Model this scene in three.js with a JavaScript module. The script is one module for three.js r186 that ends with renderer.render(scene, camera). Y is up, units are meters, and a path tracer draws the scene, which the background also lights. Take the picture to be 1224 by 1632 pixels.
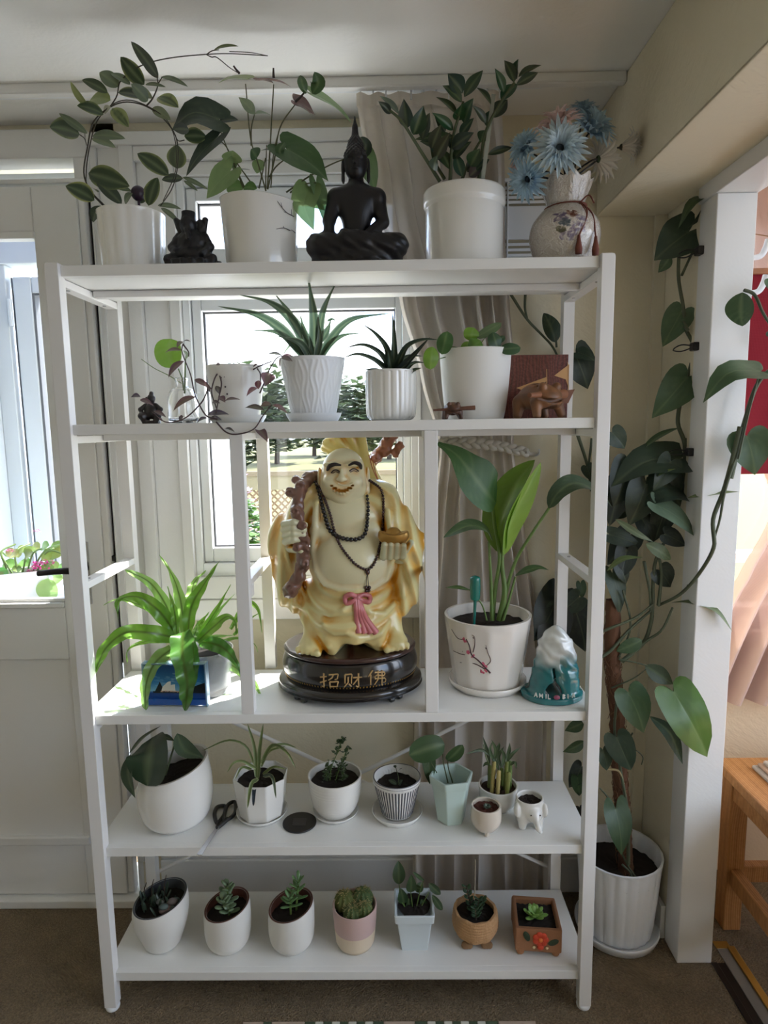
import * as THREE from 'three';
import { RoundedBoxGeometry } from 'three/addons/geometries/RoundedBoxGeometry.js';
import { mergeGeometries } from 'three/addons/utils/BufferGeometryUtils.js';
import { ImprovedNoise } from 'three/addons/math/ImprovedNoise.js';

// ---------------------------------------------------------------- camera, sky, sun, exposure
const EXPOSURE = 2.5, SKY = 1.0, SUN = 8;
const scene = new THREE.Scene();
const camera = new THREE.PerspectiveCamera(2 * Math.atan(816 / 1018) * 180 / Math.PI, 1224 / 1632, 0.05, 300);
camera.rotation.order = 'YXZ';
camera.position.set(0.126, 1.432, 1.395);
camera.rotation.set(-0.1341, 0.0119, -0.0142);
camera.updateMatrixWorld(true);

const noise = new ImprovedNoise();
const fbm = (x, y, z, o = 4) => { let s = 0, a = 0.5; for (let i = 0; i < o; i++) { s += a * noise.noise(x, y, z); x *= 2; y *= 2; z *= 2; a *= 0.5; } return s; };
{ // bright, broken cloud over a pale blue sky, the same all round
  const w = 512, h = 256, d = new Float32Array(w * h * 4);
  for (let j = 0; j < h; j++) for (let i = 0; i < w; i++) {
    const el = ((j + 0.5) / h - 0.5) * Math.PI, az = (i + 0.5) / w * 2 * Math.PI;
    const x = Math.cos(el) * Math.cos(az), y = Math.sin(el), z = Math.cos(el) * Math.sin(az);
    let c = THREE.MathUtils.smoothstep(fbm(x * 2.4 + 7, y * 4.2, z * 2.4, 5), -0.16, 0.1);
    const sh = 0.5 + fbm(x * 4 + 3, y * 7, z * 4 + 9, 4);
    const o = (j * w + i) * 4, k = y < 0 ? 0.45 : 1;
    d[o] = k * THREE.MathUtils.lerp(0.88, 1.64 + 0.7 * sh, c);
    d[o + 1] = k * THREE.MathUtils.lerp(1.25, 1.8 + 0.7 * sh, c);
    d[o + 2] = k * THREE.MathUtils.lerp(1.9, 2.0 + 0.75 * sh, c);
    d[o + 3] = 1;
  }
  const t = new THREE.DataTexture(d, w, h, THREE.RGBAFormat, THREE.FloatType);
  t.mapping = THREE.EquirectangularReflectionMapping; t.magFilter = t.minFilter = THREE.LinearFilter; t.needsUpdate = true;
  scene.background = t; scene.environment = t; scene.backgroundIntensity = SKY; scene.environmentIntensity = SKY;
}
const sun = new THREE.DirectionalLight(new THREE.Color(1, 0.97, 0.92), SUN);
sun.position.set(2.15, 5.4, -2.55); sun.target.position.set(-0.3, 0.9, -0.1);
sun.castShadow = true; sun.shadow.mapSize.set(2048, 2048);
Object.assign(sun.shadow.camera, { left: -3, right: 3, top: 3, bottom: -3, near: 0.5, far: 14 });
scene.add(sun, sun.target);

const renderer = new THREE.WebGLRenderer({ antialias: true });
renderer.toneMapping = THREE.LinearToneMapping;
renderer.toneMappingExposure = EXPOSURE;
renderer.shadowMap.enabled = true;
// ---------------------------------------------------------------- helpers
let seed = 11;
const rnd = () => { seed = (seed * 1664525 + 1013904223) >>> 0; return seed / 4294967296; };
const rr = (a, b) => a + (b - a) * rnd();
const V = (x, y, z) => new THREE.Vector3(x, y, z);
const F = 1018, PI = Math.PI;
// the point at depth z that stands at a pixel of the photograph
function at(px, py, z) {
  const d = V((px - 612) / F, -(py - 816) / F, -1).applyQuaternion(camera.quaternion);
  return camera.position.clone().addScaledVector(d, (z - camera.position.z) / d.z);
}
const metre = (z) => (camera.position.z - z) / F;          // metres per pixel at depth z
const zoom = (x0, y0, s) => (X, Y) => [x0 + X / s, y0 + Y / s];

const used = new Map();
function numbered(n) { const k = used.get(n) ?? 0; used.set(n, k + 1); return k ? n + '_' + String(k).padStart(3, '0') : n; }
function lit(o) { o.castShadow = true; o.receiveShadow = true; return o; }
function tag(o, label, category, group, kind) { if (label) o.userData.label = label; if (category) o.userData.category = category; if (group) o.userData.group = group; if (kind) o.userData.kind = kind; return o; }
function thing(name, label, category, pos = [0, 0, 0], turn = 0, group) {
  const o = new THREE.Group(); o.name = numbered(name); o.position.set(...pos); o.rotation.y = turn; scene.add(o);
  return tag(o, label, category, group);
}
function part(parent, name, geo, mat, label) { const m = lit(new THREE.Mesh(geo, mat)); m.name = name; if (label) m.userData.label = label; parent.add(m); return m; }
function one(name, geo, mat, label, category, pos, group) { const m = part(scene, numbered(name), geo, mat); if (pos) m.position.set(...pos); return tag(m, label, category, group); }
function struct(name, geo, mat, parent) { const m = part(parent ?? scene, parent ? name : numbered(name), geo, mat); if (!parent) m.userData.kind = 'structure'; return m; }
function structGroup(name) { const g = new THREE.Group(); g.name = name; g.userData.kind = 'structure'; scene.add(g); used.set(name, 1); return g; }

// ---- geometry
function bx(x0, x1, y0, y1, z0, z1, r = 0.0015) {          // a box with softened edges between limits
  const w = x1 - x0, h = y1 - y0, d = z1 - z0;
  const g = new RoundedBoxGeometry(w, h, d, 1, Math.min(r, w / 3, h / 3, d / 3)); g.translate((x0 + x1) / 2, (y0 + y1) / 2, (z0 + z1) / 2); return metreUv(g);
}
function metreUv(g) { // box-mapped texture coordinates in metres
  const p = g.attributes.position, n = g.attributes.normal, uv = new Float32Array(p.count * 2);
  for (let i = 0; i < p.count; i++) {
    const ax = Math.abs(n.getX(i)), ay = Math.abs(n.getY(i)), az = Math.abs(n.getZ(i));
    if (ay >= ax && ay >= az) { uv[2 * i] = p.getX(i); uv[2 * i + 1] = p.getZ(i); } else if (ax >= az) { uv[2 * i] = p.getZ(i); uv[2 * i + 1] = p.getY(i); } else { uv[2 * i] = p.getX(i); uv[2 * i + 1] = p.getY(i); }
  }
  g.setAttribute('uv', new THREE.BufferAttribute(uv, 2)); return g;
}
const plain = (g) => { const q = g.index ? g.toNonIndexed() : g; for (const k of Object.keys(q.attributes)) if (!['position', 'normal', 'uv'].includes(k)) q.deleteAttribute(k); return q; };
const join = (list) => mergeGeometries(list.map(plain));
const joinColored = (list) => mergeGeometries(list);
function tube(pts, r, o = {}) { // r: number or function of t
  const c = new THREE.CatmullRomCurve3(pts, false, 'centripetal'), n = o.n ?? Math.max(6, pts.length * 5), s = o.s ?? 7;
  const g = new THREE.TubeGeometry(c, n, 1, s, false), p = g.attributes.position, nn = g.attributes.normal;
  for (let i = 0; i <= n; i++) { const t = i / n, q = c.getPointAt(t), rad = typeof r === 'function' ? r(t) : r;
    for (let j = 0; j <= s; j++) { const k = i * (s + 1) + j; p.setXYZ(k, q.x + nn.getX(k) * rad, q.y + nn.getY(k) * rad, q.z + nn.getZ(k) * rad); } }
  return g;
}
function bar(a, b, w, d) { // square bar from a to b
  const l = a.distanceTo(b), g = new RoundedBoxGeometry(w, l, d ?? w, 1, Math.min(w, d ?? w) * 0.12);
  g.applyQuaternion(new THREE.Quaternion().setFromUnitVectors(V(0, 1, 0), b.clone().sub(a).normalize())); g.translate((a.x + b.x) / 2, (a.y + b.y) / 2, (a.z + b.z) / 2); return g;
}
function rod(a, b, r, r2 = r, s = 12) { const l = a.distanceTo(b), g = new THREE.CylinderGeometry(r2, r, l, s); g.applyQuaternion(new THREE.Quaternion().setFromUnitVectors(V(0, 1, 0), b.clone().sub(a).normalize())); g.translate((a.x + b.x) / 2, (a.y + b.y) / 2, (a.z + b.z) / 2); return g; }
function ball(p, r, sx = 1, sy = 1, sz = 1, w = 16, h = 12) { const g = new THREE.SphereGeometry(r, w, h); g.scale(sx, sy, sz); g.translate(p.x, p.y, p.z); return g; }
function smoothProfile(pts, n = 8) { // rounds a [r, y] profile
  return new THREE.SplineCurve(pts.map(([a, b]) => new THREE.Vector2(a, b))).getPoints(pts.length * n).map((p) => [Math.max(0, p.x), p.y]);
}
function revolve(prof, seg = 72, fn, o = {}) { // lathe whose every point may be moved: fn(theta, r, y) -> [r, y]
  const pos = [], uv = [], idx = []; let len = 0;
  prof.forEach(([r, y], i) => { if (i) len += Math.hypot(r - prof[i - 1][0], y - prof[i - 1][1]);
    for (let j = 0; j <= seg; j++) { const th = j / seg * 2 * PI, [a, b] = fn ? fn(th, r, y, i) : [r, y]; pos.push(Math.sin(th) * a * (o.sx ?? 1), b, Math.cos(th) * a * (o.sz ?? 1)); uv.push(j / seg, len); } });
  for (let i = 0; i < prof.length - 1; i++) for (let j = 0; j < seg; j++) { const a = i * (seg + 1) + j, b = a + seg + 1; idx.push(a, a + 1, b, a + 1, b + 1, b); }
  const g = new THREE.BufferGeometry(); g.setAttribute('position', new THREE.Float32BufferAttribute(pos, 3)); g.setAttribute('uv', new THREE.Float32BufferAttribute(uv, 2)); g.setIndex(idx);
  g.computeVertexNormals();
  const n = g.attributes.normal; // close the seam
  prof.forEach((_, i) => { const a = i * (seg + 1), b = a + seg, v = V(n.getX(a) + n.getX(b), n.getY(a) + n.getY(b), n.getZ(a) + n.getZ(b)).normalize(); n.setXYZ(a, v.x, v.y, v.z); n.setXYZ(b, v.x, v.y, v.z); });
  return g;
}
// a vessel: outer profile from the foot to the lip, then the inside wall down to depth
function vessel(outer, wall = 0.004, depth = 0.6) {
  const h = outer[outer.length - 1][1], inner = [];
  const fl = h * (1 - depth); for (let i = outer.length - 1; i >= 0; i--) { const [r, y] = outer[i]; if (y < fl) { const [r1, y1] = outer[i + 1] ?? outer[i], k = (fl - y) / Math.max(1e-6, y1 - y); inner.push([Math.max(0.001, r + (r1 - r) * k - wall), fl]); break; } inner.push([Math.max(0.001, r - wall), y]); }
  const last = inner[inner.length - 1];
  return [[0, outer[0][1] + 0.001], ...outer, ...inner.map(([r, y], i) => [r, i ? y : y - 0.0004]), [last[0] * 0.5, last[1] - 0.002], [0, last[1] - 0.002]];
}
function soilDisc(r, y, o = {}) { // crumbly earth
  const n = 40, rings = 9, pos = [], idx = [];
  for (let i = 0; i <= rings; i++) for (let j = 0; j < n; j++) { const q = r * i / rings, th = j / n * 2 * PI, x = Math.sin(th) * q * (o.sx ?? 1), z = Math.cos(th) * q * (o.sz ?? 1);
    pos.push(x, y + (o.slope ?? 0) * (x / r) + 0.005 * noise.noise(x * 160, z * 160, r * 900) + 0.003 * noise.noise(x * 420, 3, z * 420), z); }
  for (let i = 0; i < rings; i++) for (let j = 0; j < n; j++) { const a = i * n + j, b = i * n + (j + 1) % n; idx.push(a, a + n, b, b, a + n, b + n); }
  const g = new THREE.BufferGeometry(); g.setAttribute('position', new THREE.Float32BufferAttribute(pos, 3)); g.setIndex(idx); g.computeVertexNormals(); g.setAttribute('uv', new THREE.Float32BufferAttribute(new Float32Array(pos.length / 3 * 2), 2)); return g;
}
// ---- leaves: a curved sheet along a path
const PROF = {
  oval: (u) => Math.pow(Math.sin(PI * Math.pow(u, 0.85)), 0.72),
  round: (u) => Math.sqrt(Math.max(0, 1 - (2 * u - 1) ** 2)),
  heart: (u) => (u < 0.28 ? 0.86 + 0.14 * Math.sin(u / 0.28 * PI / 2) : Math.cos((u - 0.28) / 0.72 * PI / 2) ** 0.8),
  strap: (u) => Math.min(1, 0.55 + u * 3) * Math.pow(1 - u, 0.42) * 1.05,
  blade: (u) => (0.45 + 0.55 * Math.sin(PI * Math.min(1, u * 1.25))) * Math.pow(1 - u, 0.5) * 1.1,
  spear: (u) => Math.pow(1 - u, 0.8),
  lance: (u) => Math.sin(PI * Math.pow(u, 0.8)),
  tail: (u) => (u < 0.5 ? Math.pow(Math.sin(PI * Math.min(1, u / 0.84 + 0.02)), 0.6) : 0.1 + 0.86 * Math.pow(1 - (u - 0.5) / 0.5, 1.35)) * Math.min(1, 0.25 + u * 9),
};
const C = (r, g, b) => new THREE.Color().setRGB(r, g, b, THREE.SRGBColorSpace);
const c8 = (r, g, b) => C(r / 255, g / 255, b / 255);
const HEART = new THREE.SplineCurve([[0, 1], [0.13, 0.86], [0.33, 0.62], [0.47, 0.34], [0.5, 0.08], [0.42, -0.12], [0.27, -0.19], [0.1, -0.13], [0.012, 0]].map(([a, b]) => new THREE.Vector2(a, b)));
function heart(pts, w, o) { // a heart-shaped blade that fans out from its stalk
  const nr = 7, nf = 28, curve = pts.length > 2 ? new THREE.CatmullRomCurve3(pts, false, 'centripetal') : new THREE.LineCurve3(pts[0], pts[1]), L = curve.getLength(), face = (o.face ?? V(0.1, 0.35, 1)).clone().normalize();
  const c1 = o.color ?? c8(60, 90, 50), rib = o.rib ?? c1.clone().lerp(new THREE.Color(0.5, 0.6, 0.3), 0.14), ph = rnd() * 9, lobe = (o.lobe ?? 0.2) / 0.19, pos = [], col = [], idx = [];
  for (let i = 0; i <= nr; i++) for (let j = 0; j <= nf; j++) {
    const s = j / nf * 2 - 1, q = HEART.getPoint(Math.abs(s)), k = i / nr, x = Math.sign(s) * q.x * k, y = (q.y < 0 ? q.y * lobe : q.y) * k, u = Math.max(0, Math.min(1, y));
    const c = curve.getPointAt(u), T = curve.getTangentAt(u).normalize(); let B = face.clone().cross(T); if (B.lengthSq() < 1e-4) B = V(1, 0, 0).cross(T); B.normalize(); const N = T.clone().cross(B).normalize();
    if (y < 0) c.addScaledVector(T, y * L); const ax = Math.abs(x) * 2;
    c.addScaledVector(B, x * w).addScaledVector(N, (pts.length === 2 ? (o.bend ?? 0.06) * L * 4 * u * (1 - u) : 0) + ax ** 1.4 * w * (o.fold ?? 0.12) * 0.6 - 0.10 * L * Math.max(0, u - 0.7) + 0.02 * w * Math.sin(s * 16 + ph) * k * k);
    pos.push(c.x, c.y, c.z); const cc = c1.clone(); cc.lerp(rib, Math.max(0, 1 - Math.abs(x) * 40) * 0.9 + 0.3 * Math.max(0, Math.sin((y - ax * 0.3) * 34)) ** 8); const mm = 1 + 0.13 * noise.noise(y * 4 + ph, x * 5, ph); col.push(cc.r * mm, cc.g * mm, cc.b * mm);
  }
  for (let i = 0; i < nr; i++) for (let j = 0; j < nf; j++) { const a = i * (nf + 1) + j, b = a + nf + 1; idx.push(a, b, a + 1, a + 1, b, b + 1); }
  const g = new THREE.BufferGeometry(); g.setAttribute('position', new THREE.Float32BufferAttribute(pos, 3)); g.setAttribute('uv', new THREE.Float32BufferAttribute(new Float32Array(pos.length / 3 * 2), 2)); g.setAttribute('color', new THREE.Float32BufferAttribute(col, 3)); g.setIndex(idx); g.computeVertexNormals(); return g;
}
function sheet(pts, w, o = {}) {
  if (o.prof === 'heart') return heart(pts, w, o);
  const nu = o.nu ?? 14, nv = o.nv ?? 6, prof = PROF[o.prof ?? 'oval'], curve = pts.length > 2 ? new THREE.CatmullRomCurve3(pts, false, 'centripetal') : new THREE.LineCurve3(pts[0], pts[1]);
  const L = curve.getLength(), face = (o.face ?? V(0.1, 0.35, 1)).clone().normalize(), lobe = o.prof === 'heart' ? (o.lobe ?? 0.22) : 0;
  const pos = [], col = [], uv = [], idx = [], c1 = o.color ?? c8(60, 90, 50), edge = o.edge, rib = o.rib ?? c1.clone().lerp(new THREE.Color(0.5, 0.6, 0.3), 0.18), bend = o.bend ?? 0.06, fold = o.fold ?? 0.12, ph = rnd() * 9, wave = o.wave ?? 0;
  for (let i = 0; i <= nu; i++) {
    const u = i / nu, q = curve.getPointAt(u), T = curve.getTangentAt(u).normalize();
    let B = face.clone().cross(T); if (B.lengthSq() < 1e-4) B = V(1, 0, 0).cross(T); B.normalize();
    if (o.twist) B.applyAxisAngle(T, o.twist * (u - 0.2));
    const N = T.clone().cross(B).normalize();
    if (pts.length === 2) q.addScaledVector(N, bend * L * 4 * u * (1 - u) - (o.droop ?? 0) * L * u * u);
    const hw = w / 2 * prof(Math.min(0.9995, Math.max(0.0005, u)));
    for (let j = 0; j <= nv; j++) {
      const s = j / nv * 2 - 1, p = q.clone().addScaledVector(B, s * hw).addScaledVector(N, Math.abs(s) ** 1.3 * hw * fold * 2 + wave * w * Math.sin(u * (o.freq ?? 17) + ph + s) * Math.abs(s));
      if (lobe) p.addScaledVector(T, -lobe * L * Math.abs(s) ** 1.2 * (1 - u) ** 3);
      pos.push(p.x, p.y, p.z); uv.push(s, u);
      const c = c1.clone(); if (Math.abs(s) < 0.1) c.copy(rib); else if (o.vein) c.lerp(rib, 0.5 * Math.max(0, Math.sin((u - Math.abs(s) * 0.22) * 40)) ** 6);
      if (edge) { const k = THREE.MathUtils.smoothstep(Math.abs(s) + 0.16 * noise.noise(u * 5, s * 3, ph), o.edgeAt ?? 0.62, (o.edgeAt ?? 0.62) + 0.18); c.lerp(edge, k); }
      const m = 1 + 0.12 * noise.noise(u * 4 + ph, s * 2, ph); col.push(c.r * m, c.g * m, c.b * m);
    }
  }
  for (let i = 0; i < nu; i++) for (let j = 0; j < nv; j++) { const a = i * (nv + 1) + j, b = a + nv + 1; idx.push(a, b, a + 1, a + 1, b, b + 1); }
  const g = new THREE.BufferGeometry(); g.setAttribute('position', new THREE.Float32BufferAttribute(pos, 3)); g.setAttribute('uv', new THREE.Float32BufferAttribute(uv, 2)); g.setAttribute('color', new THREE.Float32BufferAttribute(col, 3)); g.setIndex(idx); g.computeVertexNormals(); return g;
}
// ---- smooth solids from distance fields (surface nets)
const smin = (a, b, k) => { const h = Math.max(k - Math.abs(a - b), 0) / k; return Math.min(a, b) - h * h * k * 0.25; };
const smax = (a, b, k) => -smin(-a, -b, k);
function cap(p, a, b, ra, rb = ra) { const bx_ = b[0] - a[0], by = b[1] - a[1], bz = b[2] - a[2], px = p[0] - a[0], py = p[1] - a[1], pz = p[2] - a[2]; const t = Math.min(1, Math.max(0, (px * bx_ + py * by + pz * bz) / (bx_ * bx_ + by * by + bz * bz))); return Math.hypot(px - bx_ * t, py - by * t, pz - bz * t) - (ra + (rb - ra) * t); }
function ell(p, c, r) { const x = (p[0] - c[0]) / r[0], y = (p[1] - c[1]) / r[1], z = (p[2] - c[2]) / r[2], k = Math.hypot(x, y, z), g = Math.hypot(x / r[0], y / r[1], z / r[2]); return g < 1e-9 ? -Math.min(...r) : k * (k - 1) / g; }
function nets(f, lo, hi, h, colour) {
  const n = [0, 1, 2].map((i) => Math.ceil((hi[i] - lo[i]) / h) + 1), [nx, ny, nz] = n, v = new Float32Array(nx * ny * nz), p = [0, 0, 0];
  const id = (i, j, k) => (k * ny + j) * nx + i;
  for (let k = 0; k < nz; k++) for (let j = 0; j < ny; j++) for (let i = 0; i < nx; i++) { p[0] = lo[0] + i * h; p[1] = lo[1] + j * h; p[2] = lo[2] + k * h; v[id(i, j, k)] = (i === 0 || j === 0 || k === 0 || i === nx - 1 || j === ny - 1 || k === nz - 1) ? Math.max(1e-5, f(p)) : f(p); }
  const cell = new Int32Array(nx * ny * nz).fill(-1), pos = [], idx = [];
  const E = []; for (let c = 0; c < 8; c++) for (let a = 0; a < 3; a++) if (!(c >> a & 1)) E.push([c, c | 1 << a]);
  for (let k = 0; k < nz - 1; k++) for (let j = 0; j < ny - 1; j++) for (let i = 0; i < nx - 1; i++) {
    let m = 0; const g = []; for (let c = 0; c < 8; c++) { const q = v[id(i + (c & 1), j + (c >> 1 & 1), k + (c >> 2))]; g.push(q); if (q < 0) m |= 1 << c; }
    if (m === 0 || m === 255) continue;
    let x = 0, y = 0, z = 0, s = 0;
    for (const [a, b] of E) if ((g[a] < 0) !== (g[b] < 0)) { const t = g[a] / (g[a] - g[b]); x += (a & 1) + t * ((b & 1) - (a & 1)); y += (a >> 1 & 1) + t * ((b >> 1 & 1) - (a >> 1 & 1)); z += (a >> 2) + t * ((b >> 2) - (a >> 2)); s++; }
    cell[id(i, j, k)] = pos.length / 3; pos.push(lo[0] + (i + x / s) * h, lo[1] + (j + y / s) * h, lo[2] + (k + z / s) * h);
  }
  const quad = (a, b, c, d, flip) => { if (a < 0 || b < 0 || c < 0 || d < 0) return; flip ? idx.push(a, c, b, a, d, c) : idx.push(a, b, c, a, c, d); };
  for (let k = 1; k < nz - 1; k++) for (let j = 1; j < ny - 1; j++) for (let i = 1; i < nx - 1; i++) {
    const s = v[id(i, j, k)] < 0;
    if (s !== v[id(i + 1, j, k)] < 0) quad(cell[id(i, j - 1, k - 1)], cell[id(i, j, k - 1)], cell[id(i, j, k)], cell[id(i, j - 1, k)], !s);
    if (s !== v[id(i, j + 1, k)] < 0) quad(cell[id(i - 1, j, k - 1)], cell[id(i - 1, j, k)], cell[id(i, j, k)], cell[id(i, j, k - 1)], !s);
    if (s !== v[id(i, j, k + 1)] < 0) quad(cell[id(i - 1, j - 1, k)], cell[id(i, j - 1, k)], cell[id(i, j, k)], cell[id(i - 1, j, k)], !s);
  }
  const g = new THREE.BufferGeometry(); g.setAttribute('position', new THREE.Float32BufferAttribute(pos, 3)); g.setIndex(idx); g.computeVertexNormals();
  g.setAttribute('uv', new THREE.Float32BufferAttribute(new Float32Array(pos.length / 3 * 2), 2));
  if (colour) { const col = [], nn = g.attributes.normal; for (let i = 0; i < pos.length / 3; i++) { const c = colour([pos[3 * i], pos[3 * i + 1], pos[3 * i + 2]], [nn.getX(i), nn.getY(i), nn.getZ(i)]); col.push(c.r, c.g, c.b); } g.setAttribute('color', new THREE.Float32BufferAttribute(col, 3)); }
  return g;
}

// ---- textures and materials
function tex(size, metres, fn, colour) { // fn(u, v) with u, v in 0..1 and periodic lattice noise -> value or [r, g, b]
  const d = new Uint8Array(size * size * 4);
  for (let j = 0; j < size; j++) for (let i = 0; i < size; i++) { const q = fn(i / size, j / size), o = (j * size + i) * 4; for (let c = 0; c < 3; c++) d[o + c] = 255 * Math.min(1, Math.max(0, Array.isArray(q) ? q[c] : q)); d[o + 3] = 255; }
  const t = new THREE.DataTexture(d, size, size, THREE.RGBAFormat); t.wrapS = t.wrapT = THREE.RepeatWrapping; t.magFilter = THREE.LinearFilter; t.minFilter = THREE.LinearMipmapLinearFilter; t.generateMipmaps = true;
  if (colour) t.colorSpace = THREE.SRGBColorSpace; t.repeat.set(1 / metres, 1 / metres); t.needsUpdate = true; return t;
}
const tn = (u, v, f, s = 0) => { // noise that tiles: a walk on a torus
  const a = u * 2 * PI, b = v * 2 * PI, r = f / (2 * PI); return noise.noise(Math.cos(a) * r + s + 31, Math.sin(a) * r + Math.cos(b) * r * 1.31 + 17, Math.sin(b) * r + s * 1.7 + 5); };
const M = (color, rough = 0.5, o = {}) => new THREE.MeshPhysicalMaterial({ color, roughness: rough, ...o });
const plasterBump = tex(256, 0.35, (u, v) => 0.5 + 0.3 * tn(u, v, 22) + 0.25 * tn(u, v, 60, 3));
const brushBump = tex(256, 0.3, (u, v) => 0.5 + 0.3 * tn(u, v * 0.999, 9) + 0.2 * tn(u, v, 48, 2));
const carpetCol = tex(512, 0.5, (u, v) => { const k = 0.5 + 0.55 * tn(u, v, 120) + 0.4 * tn(u, v, 260, 5) + 0.25 * tn(u, v, 8, 9); return [0.40 + 0.17 * k, 0.345 + 0.15 * k, 0.27 + 0.12 * k]; }, true);
const carpetBump = tex(512, 0.5, (u, v) => 0.5 + 0.5 * tn(u, v, 150) + 0.4 * tn(u, v, 300, 5));
const weaveBump = tex(256, 0.06, (u, v) => 0.5 + 0.22 * Math.sin(u * 2 * PI * 40) + 0.22 * Math.sin(v * 2 * PI * 40) + 0.2 * tn(u, v, 40));
const grainCol = tex(512, 0.6, (u, v) => { const q = u + 0.012 * Math.sin(v * 2 * PI) + 0.006 * Math.sin(v * 4 * PI + 1), k = 0.5 + 0.28 * Math.sin(q * 2 * PI * 16 + 2 * Math.sin(q * 2 * PI * 3)) + 0.22 * Math.sin(q * 2 * PI * 41 + 1), s = 0.05 * Math.sin(q * 2 * PI * 97) + 0.03 * tn(u, v, 60, 4); return [0.66 + 0.08 * k + s, 0.46 + 0.075 * k + s, 0.27 + 0.06 * k + s]; }, true);
const mats = {
  wall: M(c8(228, 219, 194), 0.85, { bumpMap: plasterBump, bumpScale: 0.0012 }),
  peach: M(c8(232, 205, 170), 0.85, { bumpMap: plasterBump, bumpScale: 0.0012 }),
  ceiling: M(c8(245, 244, 240), 0.55, { bumpMap: plasterBump, bumpScale: 0.0006 }),
  paint: M(c8(232, 231, 228), 0.42, { bumpMap: brushBump, bumpScale: 0.0004 }),
  upvc: M(c8(240, 242, 243), 0.25),
  shelf: M(c8(232, 230, 227), 0.38),
  board: M(c8(236, 235, 231), 0.3),
  gasket: M(c8(40, 40, 42), 0.7),
  carpet: M(c8(255, 255, 255), 1, { map: carpetCol, bumpMap: carpetBump, bumpScale: 0.006 }),
  ceramic: M(c8(238, 236, 230), 0.18, { clearcoat: 0.6, clearcoatRoughness: 0.08 }),
  matte: M(c8(232, 230, 224), 0.6),
  plastic: M(c8(236, 238, 240), 0.35),
  soil: M(c8(38, 30, 25), 1),
  black: M(c8(26, 23, 24), 0.42),
  chrome: M(c8(190, 190, 192), 0.22, { metalness: 1 }),
  darkMetal: M(c8(60, 58, 58), 0.35, { metalness: 0.9 }),
  brass: M(c8(186, 150, 80), 0.35, { metalness: 0.9 }),
  gold: M(c8(206, 160, 70), 0.32, { metalness: 0.85 }),
  glass: M(c8(255, 255, 255), 0.02, { transmission: 1, thickness: 0, ior: 1.45 }),
  leaf: M(0xffffff, 0.5, { vertexColors: true, side: THREE.DoubleSide, transmission: 0.3, thickness: 0 }),
  leafThin: M(0xffffff, 0.42, { vertexColors: true, side: THREE.DoubleSide, transmission: 0.45, thickness: 0 }),
  fern: M(0xffffff, 0.3, { vertexColors: true, side: THREE.DoubleSide, transmission: 0.4, thickness: 0 }),
  leafThick: M(0xffffff, 0.34, { vertexColors: true, side: THREE.DoubleSide }),
  stem: M(c8(74, 84, 52), 0.6), brownStem: M(c8(64, 52, 40), 0.8), greenStem: M(c8(98, 124, 62), 0.5),
  wood: M(0xffffff, 0.45, { map: grainCol }),
  painted: M(0xffffff, 0.5, { vertexColors: true }),
};
const cotton = tex(256, 0.05, (u, v) => 0.5 + 0.25 * Math.sin(u * 2 * PI * 24) + 0.25 * Math.sin(v * 2 * PI * 24));
mats.curtain = M(c8(226, 217, 206), 0.9, { side: THREE.DoubleSide, transmission: 0.25, thickness: 0, bumpMap: cotton, bumpScale: 0.0004 });
mats.pinkCurtain = M(c8(206, 178, 166), 0.9, { side: THREE.DoubleSide, transmission: 0.2, thickness: 0, bumpMap: cotton, bumpScale: 0.0004 });

// plant builder: coordinates come through a map m from a close-up to the photograph, each with a depth
function plant(root, m, scale, z0) {
  const inv = root.position, loc = (X, Y, z) => at(...m(X, Y), z).sub(inv);
  const Z = typeof z0 === 'function' ? z0 : () => z0, P = (q, dz) => loc(q[0], q[1], Z(q[1]) + (q[2] ?? 0) + dz);
  return {
    loc, P,
    leaf(pts, w, o = {}) { // pts: [X, Y, depth offset]
      const dz = o.dz ?? rr(-0.012, 0.012), k = o.name ?? 'leaf';
      const mid = Z(pts[0][1]) + dz + (pts[0][2] ?? 0), g = sheet(pts.map((q, i) => P(q, dz + (q[2] === undefined ? (i / (pts.length - 1)) * rr(-0.02, 0.024) : 0))), w / scale * metre(mid), o);
      return part(root, k, g, o.mat ?? mats.leaf, o.label);
    },
    stem(pts, r, mat = mats.stem, name = 'stem') { return part(root, name, tube(pts.map((q) => P(q, 0)), typeof r === 'function' ? r : (t) => r * (1 - 0.35 * t), { s: 6 }), mat); },
  };
}
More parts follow.
